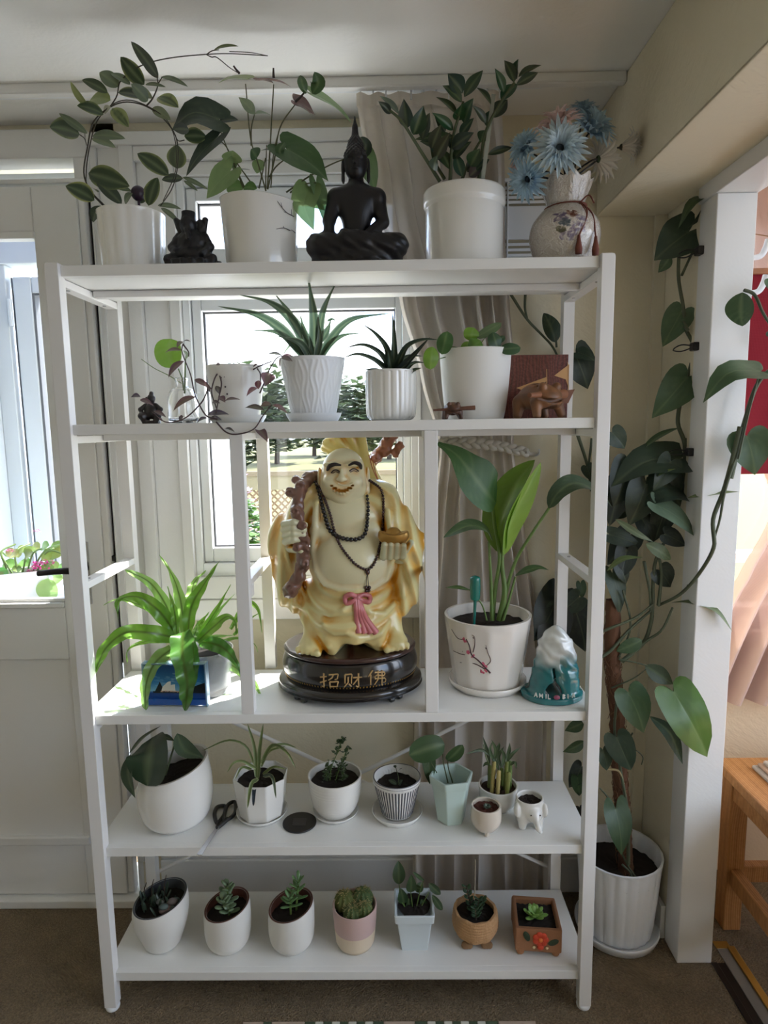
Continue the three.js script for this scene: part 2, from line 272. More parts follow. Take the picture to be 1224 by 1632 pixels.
// ---------------------------------------------------------------- the room
const HC = 2.24, ZW = -0.42, ZO = -0.56;
struct('floor', metreUv(new THREE.BoxGeometry(4.3, 0.1, 4.06).translate(0.1, -0.05, 1.39)), mats.carpet);
struct('ceiling', bx(-2.05, 2.25, HC, HC + 0.1, -0.64, 3.42), mats.ceiling);
{ // wall with the garden door and the window: masonry round the two openings
  struct('wall_back', join([
    bx(-2.05, -1.52, 0, HC, ZO, ZW), bx(-1.52, -0.60, 2.17, HC, ZO, ZW), bx(-0.664, -0.445, 0, HC, ZO, ZW),
    bx(-0.445, 0.185, 0, 1.005, ZO, ZW), bx(-0.445, 0.185, 2.10, HC, ZO, ZW), bx(0.185, 0.962, 0, HC, ZO, ZW),
  ]), mats.wall);
  struct('wall_right', join([bx(0.874, 0.962, 0, HC, -0.42, -0.215), bx(0.874, 0.962, 2.0, HC, -0.215, 2.7), bx(0.874, 0.962, 0, HC, 2.7, 3.3)]), mats.wall);
  struct('wall_left', bx(-2.05, -1.92, 0, HC, -0.56, 3.3), mats.wall);
  struct('wall_behind', bx(-2.05, 2.25, 0, HC, 3.3, 3.42), mats.wall);
  struct('wall_next_room', join([bx(0.962, 1.03, 0, HC, -0.64, -0.5), bx(1.03, 2.05, 0, 0.8, -0.64, -0.5), bx(1.03, 2.05, 2.05, HC, -0.64, -0.5), bx(2.05, 2.1, 0, HC, -0.64, -0.5)]), mats.peach);
  struct('wall_far_right', join([bx(2.1, 2.25, 0, HC, -0.64, -0.1), bx(2.1, 2.25, 0, 0.6, -0.1, 2.6), bx(2.1, 2.25, 2.14, HC, -0.1, 2.6), bx(2.1, 2.25, 0, HC, 2.6, 3.4)]), mats.peach);
  struct('bulkhead', bx(0.686, 0.874, 1.98, HC, ZW, 3.3, 0.004), mats.wall);
}
// white casing round the wide opening in the partition
struct('trim_1', join([bx(0.872, 0.964, 0, 1.944, -0.22, -0.14, 0.003), bx(0.868, 0.968, 1.944, 2.012, -0.225, 2.75, 0.003), bx(0.872, 0.964, 0, 1.944, 2.68, 2.76, 0.003)]), mats.paint);
struct('trim_2', join([bx(0.842, 0.874, 0, 1.98, -0.42, -0.405), bx(0.8735, 0.8755, 0.1, 1.98, -0.40, -0.35)]), mats.wall);   // corner strip
struct('trim_3', bx(-1.92, 0.686, 2.216, HC + 0.001, -0.236, -0.213, 0.004), mats.paint);      // batten under the ceiling
struct('baseboard_back', join([bx(-0.60, 0.874, 0, 0.115, ZW, -0.402, 0.004), bx(-0.60, 0.874, 0.115, 0.13, ZW, -0.41, 0.004)]), mats.paint);
struct('baseboard_right', bx(0.86, 0.874, 0, 0.1, -0.402, -0.222, 0.003), mats.paint);
{ // boards and battens that panel the wall round the window
  const g = structGroup('trim_4'), B = (...a) => struct('board', bx(...a, 0.003), mats.paint, g);
  B(-0.664, -0.645, 0.115, 2.2, -0.42, -0.395); B(-0.645, -0.584, 0.13, 2.2, -0.42, -0.405);
  B(-0.584, -0.545, 0.13, 2.2, -0.42, -0.392); B(-0.545, -0.472, 0.88, 2.17, -0.42, -0.408); B(-0.472, -0.443, 0.88, 2.17, -0.42, -0.396);
  B(0.183, 0.212, 0.88, 2.17, -0.42, -0.396); B(0.212, 0.262, 0.88, 2.17, -0.42, -0.408);
  B(-0.443, 0.183, 0.94, 1.005, -0.42, -0.400); B(-0.472, 0.212, 0.88, 0.94, -0.42, -0.394);
  B(-0.443, 0.183, 2.10, 2.135, -0.42, -0.404); B(-0.545, 0.262, 2.135, 2.172, -0.42, -0.392); B(-0.664, 0.30, 2.172, 2.205, -0.42, -0.385);
}
{ // the window: fixed frame, lower casement, upper light
  const w = structGroup('window_1'), U = (n, ...a) => struct(n, bx(...a, 0.003), mats.upvc, w);
  const L = -0.443, R = 0.183;
  U('frame', L, L + 0.021, 1.005, 2.10, -0.50, -0.415); U('frame', R - 0.021, R, 1.005, 2.10, -0.50, -0.415); U('frame', L + 0.021, R - 0.021, 1.005, 1.043, -0.50, -0.415); U('frame', L + 0.021, R - 0.021, 2.078, 2.10, -0.50, -0.415); U('frame', L + 0.021, R - 0.021, 1.79, 1.875, -0.50, -0.42);
  const sash = (y0, y1) => { const s = new THREE.Group(); s.name = 'sash'; w.add(s); const l = L + 0.022, r = R - 0.022, q = (...a) => struct('sash_bar', bx(...a, 0.004), mats.upvc, s);
    q(l, l + 0.026, y0, y1, -0.485, -0.428); q(r - 0.018, r, y0, y1, -0.485, -0.428); q(l + 0.026, r - 0.018, y0, y0 + 0.042, -0.485, -0.428); q(l + 0.026, r - 0.018, y1 - 0.034, y1, -0.485, -0.428);
    struct('gasket', join([bx(l + 0.026, l + 0.029, y0 + 0.042, y1 - 0.034, -0.462, -0.448, 0.0005), bx(r - 0.021, r - 0.018, y0 + 0.042, y1 - 0.034, -0.462, -0.448, 0.0005), bx(l + 0.026, r - 0.018, y0 + 0.042, y0 + 0.045, -0.462, -0.448, 0.0005), bx(l + 0.026, r - 0.018, y1 - 0.037, y1 - 0.034, -0.462, -0.448, 0.0005)]), mats.gasket, s);
    struct('pane', new THREE.PlaneGeometry(r - l - 0.044, y1 - y0 - 0.076).translate((l + r) / 2 + 0.004, (y0 + y1) / 2 + 0.004, -0.455), mats.glass, s); };
  sash(1.045, 1.788); sash(1.877, 2.076);
  struct('vent_strip', bx(-0.30, 0.02, 1.80, 1.815, -0.42, -0.408, 0.004), mats.upvc, w);
}
{ // the garden door
  const d = structGroup('door_1'), P = (n, g, m = mats.paint) => struct(n, g, m, d);
  const l = -1.5, r = -0.692, gl = -1.42, gr = -0.812, zf = -0.37, zb = -0.41;
  P('stile', bx(gr, r, 0.03, 2.068, zb, zf, 0.003)); P('stile', bx(l, gl, 0.03, 2.068, zb, zf, 0.003)); P('rail', bx(gl, gr, 1.95, 2.068, zb, zf, 0.003));
  P('rail', bx(gl, gr, 0.775, 0.93, zb, zf, 0.003)); P('rail', bx(gl, gr, 0.03, 0.2, zb, zf, 0.003)); P('panel', bx(gl, gr, 0.2, 0.775, zb + 0.005, zf - 0.006, 0.002));
  P('bead', join([bx(gl, gr, 0.93, 0.945, -0.395, -0.36, 0.004), bx(gl, gr, 0.945, 0.955, -0.395, -0.374, 0.003), bx(gl, gr + 0.004, 1.935, 1.955, -0.395, -0.362, 0.004)]));
  P('bead', bx(gl, gr + 0.02, 0.195, 0.222, -0.38, -0.362, 0.004));
  P('pane', new THREE.PlaneGeometry(gr - gl, 0.99).translate((gl + gr) / 2, 1.445, -0.39), mats.glass);
  P('edge_strip', bx(-0.692, -0.674, 0.03, 2.068, -0.41, -0.376, 0.003));
  P('lock_plate', bx(-0.757, -0.73, 0.94, 1.12, zf, zf + 0.005, 0.002), mats.chrome);
  P('handle', join([rod(V(-0.745, 1.045, zf), V(-0.745, 1.045, zf + 0.04), 0.01), tube([V(-0.745, 1.045, zf + 0.042), V(-0.79, 1.046, zf + 0.046), V(-0.855, 1.04, zf + 0.044)], (t) => 0.010 - 0.002 * t, { s: 8 })]), mats.darkMetal);
  P('gap_filler', bx(-0.674, -0.6655, 0.75, 2.068, -0.415, -0.404, 0.001), mats.gasket); P('striker', bx(-0.675, -0.664, 1.06, 1.075, -0.40, -0.385, 0.001), mats.darkMetal);  // dark strip added to stop daylight leaking through the door gap
  const f = structGroup('door_frame_1'), Q = (n, g, m = mats.paint) => struct(n, g, m, f);
  Q('head', bx(-1.52, -0.664, 2.076, 2.088, -0.5, -0.375, 0.002)); Q('lintel', bx(-1.6, -0.664, 2.142, 2.215, -0.46, -0.385, 0.003)); Q('jamb', bx(-0.70, -0.664, 2.088, 2.142, -0.46, -0.385, 0.002));
  Q('jamb', bx(-0.664, -0.66, 0.0, 2.15, -0.5, -0.39, 0.001)); Q('pane', new THREE.PlaneGeometry(0.82, 0.054).translate(-1.11, 2.115, -0.42), mats.glass); Q('threshold', bx(-1.6, -0.65, 0, 0.026, -0.52, -0.345, 0.004));
}
{ // window of the next room, and an unseen one added as side fill
  const w = structGroup('window_2'), U = (n, ...a) => struct(n, bx(...a, 0.004), mats.upvc, w);
  U('frame', 1.03, 1.06, 0.8, 2.05, -0.6, -0.54); U('frame', 2.02, 2.05, 0.8, 2.05, -0.6, -0.54); U('frame', 1.06, 2.02, 0.8, 0.86, -0.6, -0.54); U('frame', 1.06, 2.02, 1.99, 2.05, -0.6, -0.54); U('frame', 1.06, 2.02, 1.0, 1.03, -0.6, -0.54); U('sill', 1.0, 2.06, 0.775, 0.8, -0.6, -0.47);
  struct('pane', new THREE.PlaneGeometry(0.96, 1.13).translate(1.54, 1.425, -0.57), mats.glass, w);
  const v = structGroup('fill_window_3'), X = (...a) => struct('frame', bx(...a, 0.004), mats.upvc, v);
  X(2.15, 2.21, 0.6, 2.14, -0.1, -0.05); X(2.15, 2.21, 0.6, 2.14, 2.55, 2.6); X(2.15, 2.21, 0.6, 0.65, -0.05, 2.55); X(2.15, 2.21, 2.09, 2.14, -0.05, 2.55); X(2.15, 2.21, 0.65, 2.09, 1.2, 1.25);
}
// door threshold to the next room: strips of metal and carpet edge
one('threshold_strip', join([bx(0.962, 0.978, 0, 0.004, -0.14, 2.7), bx(0.978, 1.0, 0, 0.001, -0.14, 2.7, 0.0004)]), mats.darkMetal, 'dark metal floor strip along the foot of the white casing', 'threshold').userData.kind = 'structure';
one('threshold_strip', bx(1.0, 1.03, 0, 0.003, -0.19, 2.7), M(c8(120, 116, 110), 0.5), 'grey floor strip between the dark and the brass strip', 'threshold').userData.kind = 'structure';
one('threshold_strip', join([bx(1.03, 1.05, 0, 0.008, -0.19, 2.7, 0.003), bx(1.0, 1.04, 0, 0.004, -0.21, -0.185)]), mats.brass, 'worn brass carpet strip in the opening to the next room', 'threshold').userData.kind = 'structure';
{ // wall vent: a white louvred grille
  const t = thing('wall_vent', 'white louvred wall vent behind the flower vase', 'vent', [0.49, 1.87, ZW]);
  part(t, 'frame', join([bx(-0.085, -0.075, 0, 0.21, 0, 0.012), bx(0.075, 0.085, 0, 0.21, 0, 0.012), bx(-0.075, 0.075, 0.2, 0.21, 0, 0.012), bx(-0.075, 0.075, 0, 0.008, 0, 0.012), bx(-0.075, 0.075, 0.055, 0.14, 0, 0.008), bx(-0.045, -0.041, 0, 0.2, 0.002, 0.013)]), mats.plastic);
  part(t, 'backing', bx(-0.08, 0.08, 0.002, 0.206, 0.0005, 0.0015), M(c8(168, 158, 134), 0.9));
  for (const y of [0.014, 0.028, 0.042, 0.15, 0.162, 0.174, 0.186]) part(t, 'slat', new RoundedBoxGeometry(0.15, 0.0075, 0.003, 1, 0.001).rotateX(0.5).translate(0, y, 0.007), mats.plastic);
}
// ---------------------------------------------------------------- curtains
function drape(w0, fn, n = 160, rows = 60) { // fn(u, v) -> point
  const pos = [], uv = [], idx = [];
  for (let j = 0; j <= rows; j++) for (let i = 0; i <= n; i++) { const p = fn(i / n, j / rows); pos.push(p.x, p.y, p.z); uv.push(i / n * w0, -p.y); }
  for (let j = 0; j < rows; j++) for (let i = 0; i < n; i++) { const a = j * (n + 1) + i, b = a + n + 1; idx.push(a, b, a + 1, a + 1, b, b + 1); }
  const g = new THREE.BufferGeometry(); g.setAttribute('position', new THREE.Float32BufferAttribute(pos, 3)); g.setAttribute('uv', new THREE.Float32BufferAttribute(uv, 2)); g.setIndex(idx); g.computeVertexNormals(); return g;
}
{
  const t = thing('curtain', 'grey beige full-length curtain drawn aside by a braided rope', 'curtain', [0.3, 0, -0.37]);
  // edges of the curtain by height: gathered at the tie
  const ys = [2.205, 2.0, 1.76, 1.56, 1.37, 1.15, 0.85, 0.56, 0.02], lf = [0.055, 0.09, 0.155, 0.21, 0.262, 0.235, 0.205, 0.185, 0.175], rg = [0.40, 0.425, 0.452, 0.47, 0.465, 0.50, 0.545, 0.575, 0.575];
  const lerpAt = (a, y) => { let i = 0; while (i < ys.length - 2 && y < ys[i + 1]) i++; const k = (ys[i] - y) / (ys[i] - ys[i + 1]); const s = k * k * (3 - 2 * k) * 0.5 + k * 0.5; return a[i] + (a[i + 1] - a[i]) * s; };
  const g = drape(1.3, (u, v) => {
    const y = 2.205 + (0.02 - 2.205) * v, l = lerpAt(lf, y), r = lerpAt(rg, y), tie = Math.exp(-(((y - 1.37) / 0.12) ** 2));
    const f = u * 6.6 + 0.3 * Math.sin(u * 7) + 0.22 * noise.noise(u * 3, y * 1.3, 4), amp = (0.024 + 0.012 * noise.noise(u * 8, y * 0.7, 1)) * (1 - 0.5 * tie) * (1 - 0.75 * THREE.MathUtils.smoothstep(y, 2.02, 2.2));
    const s = Math.sin(f * 2 * PI), x = l + (r - l) * u + 0.016 * (1 - 0.4 * tie) * Math.cos(f * 2 * PI) * (u * (1 - u) * 4);
    const lean = 0.125 * THREE.MathUtils.smoothstep(y, 1.80, 2.2); return V(x - 0.3, y, lean + amp * s + 0.012 * tie * Math.sin(PI * u) * 2 + 0.006 * noise.noise(u * 20, y * 4, 2));
  }, 220, 80);
  part(t, 'cloth', g, mats.curtain);
  part(t, 'heading', drape(0.4, (u, v) => { const y = 2.214 - 0.03 * v, x = 0.055 + 0.345 * u, f = u * 6.6 + 0.3 * Math.sin(u * 7); return V(x - 0.3, y, 0.007 * Math.sin(f * 2 * PI) + 0.131); }, 160, 3), mats.curtain);
  for (let i = 0; i < 12; i++) part(t, 'hook', join([rod(V(0.065 + i * 0.03 - 0.3, 2.2, 0.127), V(0.065 + i * 0.03 - 0.3, 2.232, 0.125), 0.0022, 0.0022, 6)]), mats.plastic);
  const tk = thing('curtain_track', 'white curtain track fixed under the ceiling over the window', 'curtain track', [-0.6, 2.222, -0.252]);
  part(tk, 'rail', bx(-1.0, 1.1, 0.006, 0.018, -0.014, 0.014, 0.002), mats.plastic);
  for (const x of [-0.6, 0.1, 0.8]) part(tk, 'bracket', bx(x - 0.01, x + 0.01, 0.004, 0.018, -0.018, 0.018, 0.002), mats.plastic);
  // the rope: three plaited strands round the curtain to a wall hook
  const r = thing('curtain_tieback', 'braided cream rope tieback holding the grey curtain to the wall', 'tieback', [0.38, 1.37, -0.28]);
  const a = V(-0.118, 0.012, 0.0), b = V(0.06, -0.004, 0.02);
  const strand = (k) => { const pts = []; for (let i = 0; i <= 40; i++) { const s = i / 40, ph = s * 2 * PI * 3.5 + k * 2 * PI / 3; const base = V(-0.125 + 0.235 * s, 0.016 - 0.03 * s + 0.01 * Math.sin(s * PI), 0.03 * Math.sin(Math.min(1, s * 1.5) * PI) - 0.075 * Math.max(0, s - 0.55)); pts.push(base.add(V(0, 0.0085 * Math.sin(ph), 0.006 * Math.sin(2 * ph)))); } return tube(pts, 0.0066, { n: 140, s: 7 }); };
  const rope = M(c8(206, 198, 182), 0.95, { bumpMap: weaveBump, bumpScale: 0.0006 });
  for (let k = 0; k < 3; k++) part(r, 'strand', strand(k), rope);
  part(r, 'cord', tube([V(0.10, -0.012, -0.02), V(0.135, -0.022, -0.09), V(0.15, -0.024, -0.138)], 0.006), rope);
  part(r, 'hook', tube([V(0.148, -0.024, -0.14), V(0.15, -0.026, -0.118), V(0.158, -0.02, -0.112), V(0.158, -0.008, -0.112)], 0.003), mats.plastic);
}
// ---------------------------------------------------------------- the next room
{
  const c = thing('curtain', 'pale pink curtain gathered beside the bright window of the next room', 'curtain', [1.3, 0, -0.43]);
  part(c, 'cloth', drape(1, (u, v) => { const y = 2.12 + (0.60 - 2.12) * v, l = -0.24 + 0.06 * Math.sin(v * 3) + (v > 0.75 ? -0.10 * (v - 0.75) * 4 : 0) + 0.09 * Math.exp(-(((y - 1.18) / 0.16) ** 2)), f = u * 6; return V(l + u * 0.45, y, 0.03 * Math.sin(f * 2 * PI + 0.6 * Math.sin(v * 4)) + 0.008 * noise.noise(u * 9, y * 3, 7)); }, 120, 40), mats.pinkCurtain);
  const flag = thing('wall_hanging', 'deep red cloth hanging with a brighter red blot and gold hem, hung on a string', 'wall hanging', [1.272, 1.31, -0.33]);
  part(flag, 'cloth', drape(0.5, (u, v) => V(-0.215 + 0.5 * u, 0.5 - 0.52 * v, 0.006 * Math.sin(u * 9 + v * 2) + 0.004 * noise.noise(u * 7, v * 5, 3)), 50, 40), M(c8(122, 8, 28), 0.95, { side: THREE.DoubleSide, bumpMap: cotton, bumpScale: 0.0004 }));
  const sh = new THREE.Shape(); for (let i = 0; i <= 40; i++) { const a = i / 40 * 2 * PI, q = 1 + 0.28 * noise.noise(Math.cos(a) * 2, Math.sin(a) * 2, 5); sh[i ? 'lineTo' : 'moveTo'](0.13 * q * Math.cos(a), 0.17 * q * Math.sin(a)); }
  part(flag, 'motif', new THREE.ExtrudeGeometry(sh, { depth: 0.002, bevelEnabled: false }).translate(0.02, 0.2, 0.012), M(c8(188, 14, 34), 0.95));
  part(flag, 'hem', join([bx(-0.215, 0.285, 0.495, 0.51, -0.006, 0.008, 0.002)]), M(c8(150, 96, 60), 0.6));
  part(flag, 'string', join([tube([V(-0.215, 0.51, 0), V(-0.30, 0.60, 0.03)], 0.0015), tube([V(-0.30, 0.60, 0.03), V(-0.1, 0.57, 0.02), V(0.285, 0.52, 0)], 0.0015)]), M(c8(150, 110, 80), 0.8));
  for (const y of [1.82, 1.74]) { // peg hooks on the far side of the casing
    const h = thing('coat_hook', y > 1.8 ? 'upper white plastic hook behind the white casing' : 'lower white plastic hook behind the white casing', 'hook', [0.968, y, -0.18]);
    part(h, 'plate', bx(0, 0.006, -0.02, 0.02, -0.02, 0.02), mats.plastic); part(h, 'peg', tube([V(0.004, -0.01, 0), V(0.03, -0.006, 0.002), V(0.042, 0.014, 0.003), V(0.046, 0.03, 0.004)], (t) => 0.006 + 0.002 * t, { s: 9 }), mats.plastic);
  }
  const b = thing('side_table', 'light oak slatted table beyond the white casing', 'table', [1.30, 0, 0.15]);
  const wd = (n, ...a) => part(b, n, bx(...a, 0.004), mats.wood);
  wd('top', -0.265, 0.28, 0.455, 0.485, -0.47, 0.5); wd('apron', -0.245, -0.225, 0.395, 0.455, -0.42, 0.45); wd('apron', 0.225, 0.245, 0.395, 0.455, -0.42, 0.45); wd('apron', -0.225, 0.225, 0.395, 0.455, -0.44, -0.42);
  for (const x of [-0.25, 0.2]) for (const z of [-0.45, 0.43]) wd('leg', x, x + 0.05, 0, 0.455, z, z + 0.05);
  wd('stretcher', -0.24, -0.21, 0.14, 0.19, -0.4, 0.43); wd('stretcher', 0.21, 0.24, 0.14, 0.19, -0.4, 0.43); wd('stretcher', -0.21, 0.21, 0.14, 0.19, -0.44, -0.41);
  const tw = thing('towel', 'folded white and brown cloth lying on the oak table', 'towel', [1.235, 0.485, -0.14]);
  const towelMat = M(c8(232, 222, 212), 0.95, { bumpMap: weaveBump, bumpScale: 0.001 });
  for (let k = 0; k < 3; k++) part(tw, 'fold', new RoundedBoxGeometry(0.26 - 0.012 * k, 0.011, 0.24 - 0.01 * k, 5, 0.005).translate(0.004 * k, 0.0062 + 0.0108 * k, 0.003 * k), k === 1 ? M(c8(176, 150, 132), 0.95) : towelMat);
}
{ // edge of the striped rug
  const t = thing('rug', 'edge of a striped cream and green rug on the brown carpet', 'rug', [0.13, 0, 0.372]);
  const cols = [c8(196, 186, 168), c8(70, 84, 62), c8(206, 204, 192), c8(62, 78, 60), c8(176, 156, 138)];
  part(t, 'field', bx(-0.38, 0.375, 0.0005, 0.008, -0.325, 0.7, 0.003), M(c8(150, 138, 118), 1));
  const ws = [0.05, 0.02, 0.08, 0.025, 0.02, 0.02, 0.02, 0.02, 0.02, 0.02, 0.02, 0.025, 0.075, 0.03, 0.02, 0.02, 0.02, 0.02, 0.02, 0.02, 0.02, 0.03, 0.09]; let x = -0.378;
  ws.forEach((w, i) => { part(t, 'stripe', bx(x, x + w - 0.001, 0.006, 0.0105, -0.338, 0.7, 0.002), M(w > 0.04 ? cols[4] : i % 2 ? cols[1] : cols[2], 1)); x += w; });
}
// ---------------------------------------------------------------- outside
struct('ground', new THREE.BoxGeometry(120, 0.1, 80).translate(0, -0.40, -42), M(c8(92, 92, 58), 1));
struct('patio', bx(-4, 5, -0.35, -0.30, -4.6, -0.7), M(c8(236, 235, 232), 0.9));
{ // porch beyond the door
  const p = structGroup('porch'), porchWhite = M(c8(200, 208, 216), 0.3), Q = (n, g, m = porchWhite) => struct(n, g, m, p);
  Q('post', bx(-0.556, -0.498, -0.3, 2.0, -1.12, -1.04, 0.004)); Q('eave_board', bar(V(-0.475, 2.21, -0.58), V(-0.482, 1.98, -1.13), 0.03, 0.09), M(c8(150, 148, 150), 0.7)); Q('header', bx(-2.2, -0.5, 2.045, 2.13, -1.13, -1.05, 0.004)); Q('wall_plate', bx(-2.2, -0.62, 2.16, 2.28, -0.66, -0.58, 0.004));
  Q('side_wall', bx(-1.68, -1.36, -0.3, 2.25, -1.1, -0.57, 0.004)); Q('frame', bx(-1.36, -1.30, -0.3, 2.045, -1.12, -1.06, 0.004)); Q('door_stile', bx(-1.275, -1.205, -0.25, 2.0, -1.11, -1.06, 0.006)); Q('door_rail', bx(-1.205, -0.70, 1.94, 2.0, -1.11, -1.06, 0.006)); Q('door_rail', bx(-1.205, -0.70, -0.25, 0.75, -1.11, -1.06, 0.006)); Q('door_rail', bx(-0.72, -0.556, -0.25, 2.0, -1.11, -1.06, 0.006));
  Q('gasket', join([bx(-1.205, -1.196, 0.75, 1.94, -1.1, -1.062, 0.001), bx(-1.196, -0.72, 1.932, 1.94, -1.1, -1.062, 0.001), bx(-1.288, -1.283, -0.25, 2.0, -1.1, -1.075, 0.001)]), M(c8(96, 100, 106), 0.7));
  Q('hinge', rod(V(-1.288, 1.82, -1.055), V(-1.288, 1.92, -1.055), 0.009)); 
  Q('pane', new THREE.PlaneGeometry(0.48, 1.18).translate(-0.96, 1.345, -1.085), mats.glass);
  const blue = M(c8(128, 146, 196), 0.5, { transmission: 0.3, thickness: 0, side: THREE.DoubleSide });
  for (let i = 0; i < 11; i++) { const x = -2.2 + i * 0.148; Q('roof_sheet', bar(V(x + 0.07, 2.31, -0.60), V(x + 0.07, 2.16, -1.2), 0.142, 0.004), blue); Q('rib', bar(V(x, 2.325, -0.60), V(x, 2.175, -1.2), 0.022, 0.02), M(c8(160, 172, 206), 0.5)); }
  Q('ledge', bx(-1.9, -0.72, 0.835, 0.865, -1.02, -0.60, 0.004));
}
const leafBunch = (n, f) => { const l = []; for (let i = 0; i < n; i++) l.push(f(i)); return mergeGeometries(l.map((g) => { g.deleteAttribute('uv'); return g; })); };
function tinyLeaf(p, s, col, flat = 0.3) { // two triangles with a fold
  const g = new THREE.BufferGeometry(), a = rr(0, 2 * PI), e = rr(-1, 1), d = V(Math.cos(a), e * flat, Math.sin(a)).normalize(), b = V(-d.z, rr(-0.4, 0.4), d.x).normalize(), n = d.clone().cross(b);
  const q = [p, p.clone().addScaledVector(d, s * 0.5).addScaledVector(b, s * 0.32).addScaledVector(n, s * 0.1), p.clone().addScaledVector(d, s), p.clone().addScaledVector(d, s * 0.5).addScaledVector(b, -s * 0.32).addScaledVector(n, s * 0.1)];
  g.setAttribute('position', new THREE.Float32BufferAttribute([0, 1, 2, 0, 2, 3].flatMap((i) => [q[i].x, q[i].y, q[i].z]), 3)); const c = col.clone().multiplyScalar(rr(0.75, 1.25));
  g.setAttribute('color', new THREE.Float32BufferAttribute(Array(6).fill([c.r, c.g, c.b]).flat(), 3)); g.computeVertexNormals(); return g;
}
function tree(px, z, top, w, n, col, label) {
  const foot = at(px, 700, z); foot.y = -0.35;
  const t = thing('garden_tree', label, 'tree', [foot.x, foot.y, foot.z], 0, 'trees beyond the garden fence');
  part(t, 'trunk', tube([V(0, 0, 0), V(0.05, top * 0.3, 0), V(-0.05, top * 0.6, 0)], (u) => 0.14 - 0.08 * u), mats.brownStem);
  const m = part(t, 'foliage', leafBunch(n, () => { const a = rr(0, 2 * PI), b = rr(-1, 1), k = Math.cbrt(rnd()) * (1 + 0.3 * noise.noise(a * 1.3, b * 3, px)); const y = top * 0.58 + b * k * top * 0.44; return tinyLeaf(V(Math.cos(a) * Math.sqrt(1 - b * b) * k * w, y, Math.sin(a) * Math.sqrt(1 - b * b) * k * w), w * 0.27, col); }), mats.leafThin); m.userData.kind = 'stuff';
}
[[385, -22, 4.2, 2.3, c8(68, 85, 55), 'dense grey-green tree seen past the pale vine pot'], [440, -30, 4.4, 2.0, c8(76, 94, 61), 'light green tree behind the wooden statue stick'], [500, -38, 4.6, 2.2, c8(71, 85, 55), 'low tree in the middle of the garden view'], [560, -24, 3.7, 2.0, c8(80, 97, 63), 'broad tree above the golden statue'], [620, -33, 4.4, 2.2, c8(72, 92, 58), 'tree at the edge of the window by the curtain'], [338, -17, 2.9, 1.1, c8(63, 79, 53), 'dark tree beside the white porch post']].forEach(([px, z, h, w, c, l]) => tree(px, z, h, w, 1300, c, l));
{ // trellis fence
  const f = thing('trellis_fence', 'diagonal wooden trellis fence across the garden', 'fence', [0, -0.35, -5]);
  part(f, 'rail', bx(-3, 2, 1.30, 1.345, -0.03, 0.03), M(c8(101, 90, 68), 0.8)); part(f, 'board', bx(-3, 2, 1.16, 1.30, -0.012, 0.012), M(c8(110, 103, 77), 0.8)); part(f, 'board', bx(-3, 2, 0, 0.16, -0.012, 0.012), M(c8(87, 72, 51), 0.8));
  for (const x of [-2.6, -1.5, -0.4, 0.7, 1.7]) part(f, 'post', bx(x - 0.04, x + 0.04, 0, 1.33, 0.03, 0.1), M(c8(92, 78, 57), 0.8));
  const l = []; for (let i = -44; i < 74; i++) { for (const s of [1, -1]) { const x = -3 + i * 0.072, clip = (y) => x + s * (y - 0.66); const a = V(clip(0.16), 0.16, 0.006 * s), b = V(clip(1.16), 1.16, 0.006 * s); if (Math.min(a.x, b.x) < -3 || Math.max(a.x, b.x) > 2) continue; l.push(bar(a, b, 0.018, 0.006)); } }
  const m = part(f, 'lattice', join(l), M(c8(101, 82, 57), 0.8)); m.userData.kind = 'stuff';
}
function bush(name, label, pos, w, h, n, col, flower) {
  const t = thing(name, label, 'bush', pos);
  for (let i = 0; i < 4; i++) part(t, 'branch', tube([V(0, 0, 0), V(rr(-0.3, 0.3) * w, h * 0.5, rr(-0.2, 0.2) * w), V(rr(-0.6, 0.6) * w, h * 0.85, rr(-0.3, 0.3) * w)], 0.008), mats.brownStem);
  const m = part(t, 'foliage', leafBunch(n, () => { const a = rr(0, 2 * PI), y = rnd(), k = Math.sqrt(rnd()) * Math.sin(PI * Math.min(0.95, 0.15 + 0.8 * y)); return tinyLeaf(V(Math.cos(a) * k * w, y * h, Math.sin(a) * k * w), 0.085, flower && rnd() < 0.12 ? flower : col); }), mats.leafThin); m.userData.kind = 'stuff';
}
{ const a = at(386, 850, -2.4); bush('garden_bush', 'bright green leafy bush outside behind the shelf divider', [a.x, -0.3, -2.4], 0.34, 1.3, 1300, c8(84, 124, 46));
  const b = at(352, 840, -2.9); bush('garden_bush', 'yellow green bush outside by the white porch post', [b.x, -0.3, -2.9], 0.28, 1.2, 800, c8(98, 122, 58));
  const d = at(362, 780, -3.4); bush('garden_bush', 'purple flowering bush before the trellis fence', [d.x, -0.3, -3.4], 0.3, 1.5, 900, c8(118, 92, 106), c8(176, 130, 168)); }
{ const a = at(100, 700, -15), t = thing('garden_tree', 'pale tree seen through the porch glass', 'tree', [-9.5, -0.35, -16]); part(t, 'trunk', tube([V(0, 0, 0), V(0.1, 2, 0)], 0.12), mats.brownStem);
  const m = part(t, 'foliage', leafBunch(900, () => { const u = rr(0, 2 * PI), b = rr(-1, 1), k = Math.cbrt(rnd()); return tinyLeaf(V(Math.cos(u) * k * 2.6, 1.7 + b * k * 1.5, Math.sin(u) * k * 1.4), 0.36, c8(79, 95, 60)); }), mats.leafThin); m.userData.kind = 'stuff'; }
